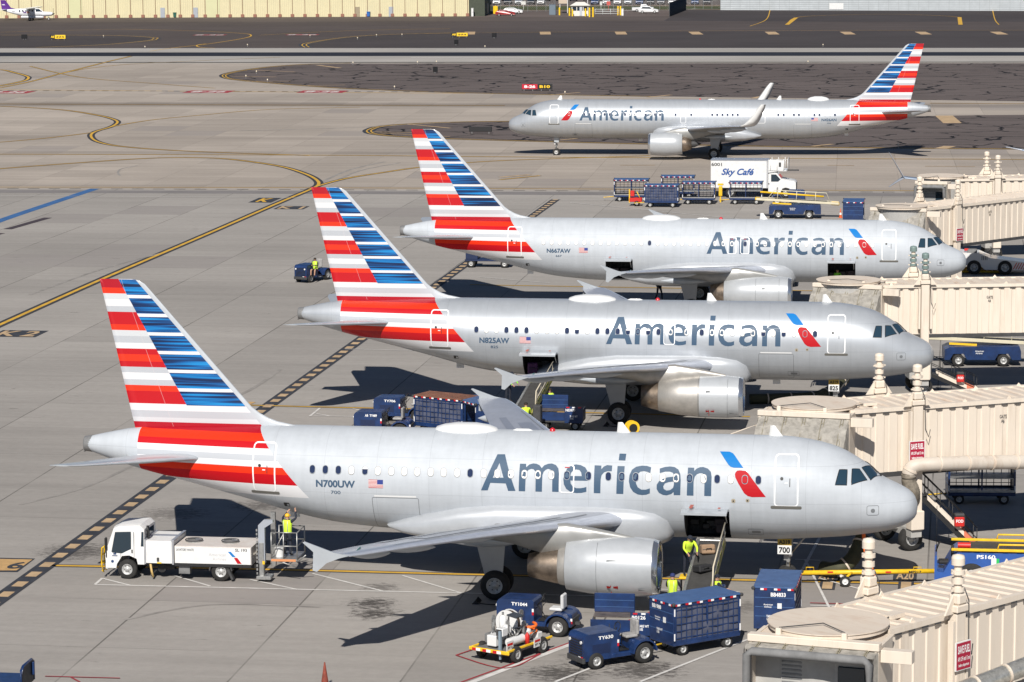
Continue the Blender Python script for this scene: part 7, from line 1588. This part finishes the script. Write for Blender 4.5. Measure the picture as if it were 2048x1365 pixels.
row = [(975, 'black'), (994, 'white'), (1016, 'black'), (1038, 'silver'), (1062, 'black'), (1082, 'white'), (1190, 'dark blue'), (1213, 'white'), (1235, 'white'), (1256, 'silver'), (1279, 'dark blue'), (1301, 'black'), (1322, 'grey'), (1344, 'white'), (1366, 'black'), (1390, 'dark blue'), (1413, 'black')]
ordn = 'first second third fourth fifth sixth seventh eighth ninth tenth eleventh twelfth thirteenth fourteenth fifteenth sixteenth seventeenth'.split()
for i, (u, c) in enumerate(row): car('%s car nose-on in the far front row, %s from the hangar' % (c, ordn[i]), u, 9.3, R(-94), cols[c], 'suv' if i % 3 else 'car')
for i in range(17): c = ['black', 'white', 'grey', 'silver', 'dark blue'][(i*7+2) % 5]; car('%s car at the very top edge, %s from the hangar' % (c, ordn[i]), 985+i*27, 2.2, R(-94), cols[c], 'suv')
def booth():
    p = G(1160, 32.5); root = thing('guard_booth', 'white guard booth with a hipped roof between yellow bollards', 'booth', p, R(-4)); w = 3.9
    mb = MB(); mb.box((0, 1.3, .6), (w, 2.6, 1.2), 0); mb.box((0, 1.3, 2.25), (w, 2.6, .3), 0)
    for x in (-w/2+.1, -.75, .75, w/2-.1): mb.box((x, .02, 1.6), (.16, .1, 1.2), 0); mb.box((x, 2.58, 1.6), (.16, .1, 1.2), 0)
    mb.build('wall', mat('booth_cream', (.68, .66, .60), .6), root); mb = MB(); mb.add([(-w/2-.4, -.4, 2.4), (w/2+.4, -.4, 2.4), (w/2+.4, 3., 2.4), (-w/2-.4, 3., 2.4), (-w/4, 1.3, 3.2), (w/4, 1.3, 3.2)], [(0, 1, 5, 4), (1, 2, 5), (2, 3, 4, 5), (3, 0, 4), (0, 3, 2, 1)]); mb.build('roof', mat('booth_roof', (.66, .64, .58), .6), root)
    mb = MB(); mb.box((0, 1.3, 1.6), (w-.3, 2.3, 1.1)); mb.build('window', M_glass, root); mb = MB(); mb.box((.2, -.03, 1.1), (.6, .05, 2.0)); mb.build('door', mat('booth_door', (.45, .48, .52), .5), root)
booth()
p = G(1130, 27); root = thing('shade_canopy', 'flat tan canopy on white posts behind the guard booth', 'canopy', p, R(-4)); mb = MB(); mb.box((2.2, 1.5, 3.75), (7.0, 4, .25)); mb.build('roof', mat('tan_fabric', (.50, .41, .32), .7), root)
mb = MB(); mb.box((-.5, -.2, 3.0), (2., .1, 1.4)); mb.build('side_screen', mat('tan_fabric', (.50, .41, .32)), root)
for x in (-1.2, .6, 5.4): mb = MB(); mb.box((x, 0, 1.9), (.14, .14, 3.7)); mb.build('post', M_white, root)
bset = [(988, 28, 1.8), (991, 28, 1.8), (994, 28, 1.7), (1119, 31, 1.7), (1139, 32, 1.7), (1145, 33, 1.5), (1159, 32, 1.5), (1171, 33, 1.7), (1179, 34.5, 2.0), (1186, 34.5, 2.1), (1236, 31, 2.0), (1241, 31, 2.0)]
pb_ = None
for u, v, h_ in bset:
    if pb_ is None: mb = MB(); mb.cyl((0, 0, 0), (0, 0, 1.7), .2, n=12); mb.lathe([(1.7, .2), (1.78, .15), (1.82, .01)], (0, 0, 0), 'z', 12); pb_ = simple('bollard', 'yellow steel bollard at the airfield gate', 'bollard', u, v, mb, mat('bollard_yellow', (.85, .55, .02), .5), 0, 'yellow bollards at the gate')
    else: c = pb_.copy(); COL.objects.link(c); c.location = G(u, v); c.scale.z = h_/1.7
for u, v, w, h_, m_, l_ in ((970, 29, 1.5, 2.5, mat('cabinet_grey', (.45, .47, .50), .5), 'tall pale grey electrical cabinet at the corner of the hangar'), (961, 30.5, 1.1, 1.2, M_yellow, 'low yellow cabinet beside the hangar corner'), (1105, 30.5, 1.5, 2.4, mat('cabinet_blue_grey', (.14, .18, .22), .5), 'blue grey cabinet left of the guard booth'), (1245, 32, .5, 1.6, M_white, 'slim white cabinet beside the last bollards'), (945, 33.5, .5, 1.9, M_white, 'narrow white box on the shaded wall beside the hangar')):
    mb = MB(); mb.box((0, 0, h_/2), (w, .9, h_), 0, None, .04); mb.box((0, -.46, h_/2), (w*.85, .02, h_*.85), 0); mb.box((w*.3, -.48, h_*.55), (.06, .03, .2), 1); mb.box((0, 0, h_+.03), (w+.1, 1, .06), 0); simple('electrical_cabinet', l_, 'cabinet', u, v, mb, [m_, M_dark], R(-4), 'cabinets by the gate')
def fence(label, a, b, h_, m_, n, dark=False):
    A, B = G(*a), G(*b); d = B-A; L_ = d.length; root = thing('chain_link_fence', label, 'fence', (A.x, A.y, 0), math.atan2(d.y, d.x), 'airfield fences')
    for k in range(n+1): mb = MB(); mb.cyl((L_*k/n, 0, 0), (L_*k/n, 0, h_+.2), .05, n=6); mb.build('post', m_, root)
    mb = MB(); 
    for z in (.1, h_): mb.tube([(0, 0, z), (L_, 0, z)], .03, 4)
    s_ = .5 if not dark else .3; k = 0
    while k*s_ < L_+h_:
        for sg in (1, -1):
            x0, x1 = k*s_-h_, k*s_
            if sg < 0: x0, x1 = x1, x0
            p0, p1 = Vector((x0, 0, 0)), Vector((x1, 0, h_)); lo_, hi_ = 0., 1.
            for bound in (0, L_):
                t = (bound-p0.x)/(p1.x-p0.x)
                if bound == 0: (lo_, hi_) = (max(lo_, t), hi_) if p1.x > p0.x else (lo_, min(hi_, t))
                else: (lo_, hi_) = (lo_, min(hi_, t)) if p1.x > p0.x else (max(lo_, t), hi_)
            if hi_-lo_ > .02: mb.tube([p0.lerp(p1, lo_), p0.lerp(p1, hi_)], .012 if not dark else .05, 3)
        k += 1
    mb.build('mesh', m_, root)
M_galv = mat('galvanised', (.40, .42, .42), .4, .6)
fence('chain-link fence between the hangar and the guard booth', (965, 24), (1110, 23), 2.4, M_galv, 8); fence('chain-link fence right of the guard booth', (1190, 23), (1338, 22), 2.4, M_galv, 8)
fence('dark screened gate fence left of the concrete wall', (1339, 34), (1372, 21), 3.2, mat('dark_screen', (.05, .06, .07), .7), 8, True); fence('chain-link fence between the screened gate and the concrete wall', (1372, 19.5), (1441, 18), 2.4, M_galv, 4)
for u, v, c_, w, l_ in ((1047, 20, (.65, .65, .62), 1.1, 'white notice board on the fence by the gate'), (1202, 21, (.6, .62, .6), .5, 'small pale notice right of the guard booth'), (1217, 21, (.55, .08, .06), .9, 'small red notice on the fence')):
    mb = MB(); mb.box((0, 0, 1.7), (w, .06, .9)); mb.box((0, .05, .8), (.08, .06, 1.6)); simple('notice_board', l_, 'sign', u, v, mb, mat('nb%d' % int(u), c_, .5), R(-4), 'notices on the fence')
mb = MB(); 
for k in range(3): mb.tube([(0, 0, .5+.5*k), (5.4, 0, .5+.5*k)], .06, 6)
for x in (0, 1.8, 3.6, 5.4): mb.tube([(x, 0, .2), (x, 0, 1.6)], .05, 6)
simple('sliding_gate', 'white barred sliding gate right of the guard booth', 'gate', 1190, 32, mb, mat('gate_white', (.6, .62, .6), .5), R(-4))
def blockwall():
    a, b = G(1441, 20.6), G(2300, 23); d = b-a; L_ = d.length; root = thing('concrete_wall', 'long pale concrete block wall at the top right', 'wall', (a.x, a.y, 0), math.atan2(d.y, d.x)); mb = MB(); mb.box((L_/2, .3, 2.), (L_, .5, 4.), 0)
    for k in range(8): mb.box((L_/2, .03, .4+k*.5), (L_, .05, .06), 1)
    k = 0
    while k*2.4 < L_: mb.box((k*2.4, .02, 2.), (.05, .05, 4), 1); k += 1
    mb.build('blocks', [mat('concrete_blocks', (.46, .49, .51), .85, var=.12, vs=.6), mat('block_joint', (.30, .32, .33), .9)], root); mb = MB(); mb.box(((G(1675, 20)-a).length, -.03, 1.0), (3.4, .05, 1.5)); mb.build('white_patch', M_white, root)
    mb = MB(); mb.box((L_/2, .3, 4.03), (L_, .6, .08)); mb.build('coping', M_grey, root)
blockwall()
# ---- wingtip of another airliner parked beyond the right edge
def far_wing(label, tip, up, low, rt, Y):
    T, U, L0, Rt = atY(*tip, Y), atY(*up, Y), atY(*low, Y), atY(*rt, Y); root = thing('airliner_wing', label, 'wing', T, 0, 'wings of airliners beyond the right edge'); Z = T
    def bl(a, b, w0, w1): a, b = a-Z, b-Z; return [[(a.x, a.y-w0/2, a.z-.05), (a.x, a.y+w0/2, a.z-.05), (a.x, a.y+w0/2, a.z+.05), (a.x, a.y-w0/2, a.z+.05)], [(b.x, b.y-w1/2, b.z-.02), (b.x, b.y+w1/2, b.z-.02), (b.x, b.y+w1/2, b.z+.02), (b.x, b.y-w1/2, b.z+.02)]]
    bp = mat('winglet_blue_grey', (.30, .36, .45), .3, .2)
    mb = MB(); mb.loft(bl(T, U, 1.2, .5)); mb.build('winglet', P_wing, root); mb = MB(); mb.loft(bl(T, L0, 1.0, .3)); mb.build('lower_winglet', P_wing, root); mb = MB(); mb.loft(bl(T, Rt, 1.6, 3.0)); mb.build('wing_panel', bp, root)
far_wing('split winglet of an unseen airliner above the farthest jet bridge hood', (1807, 355), (1778, 305), (1778, 374), (1990, 376), 243)
far_wing('thin wingtip of an unseen airliner at the right edge near the taxiway', (2042, 300), (2011, 294), (2060, 306), (2200, 320), 262)
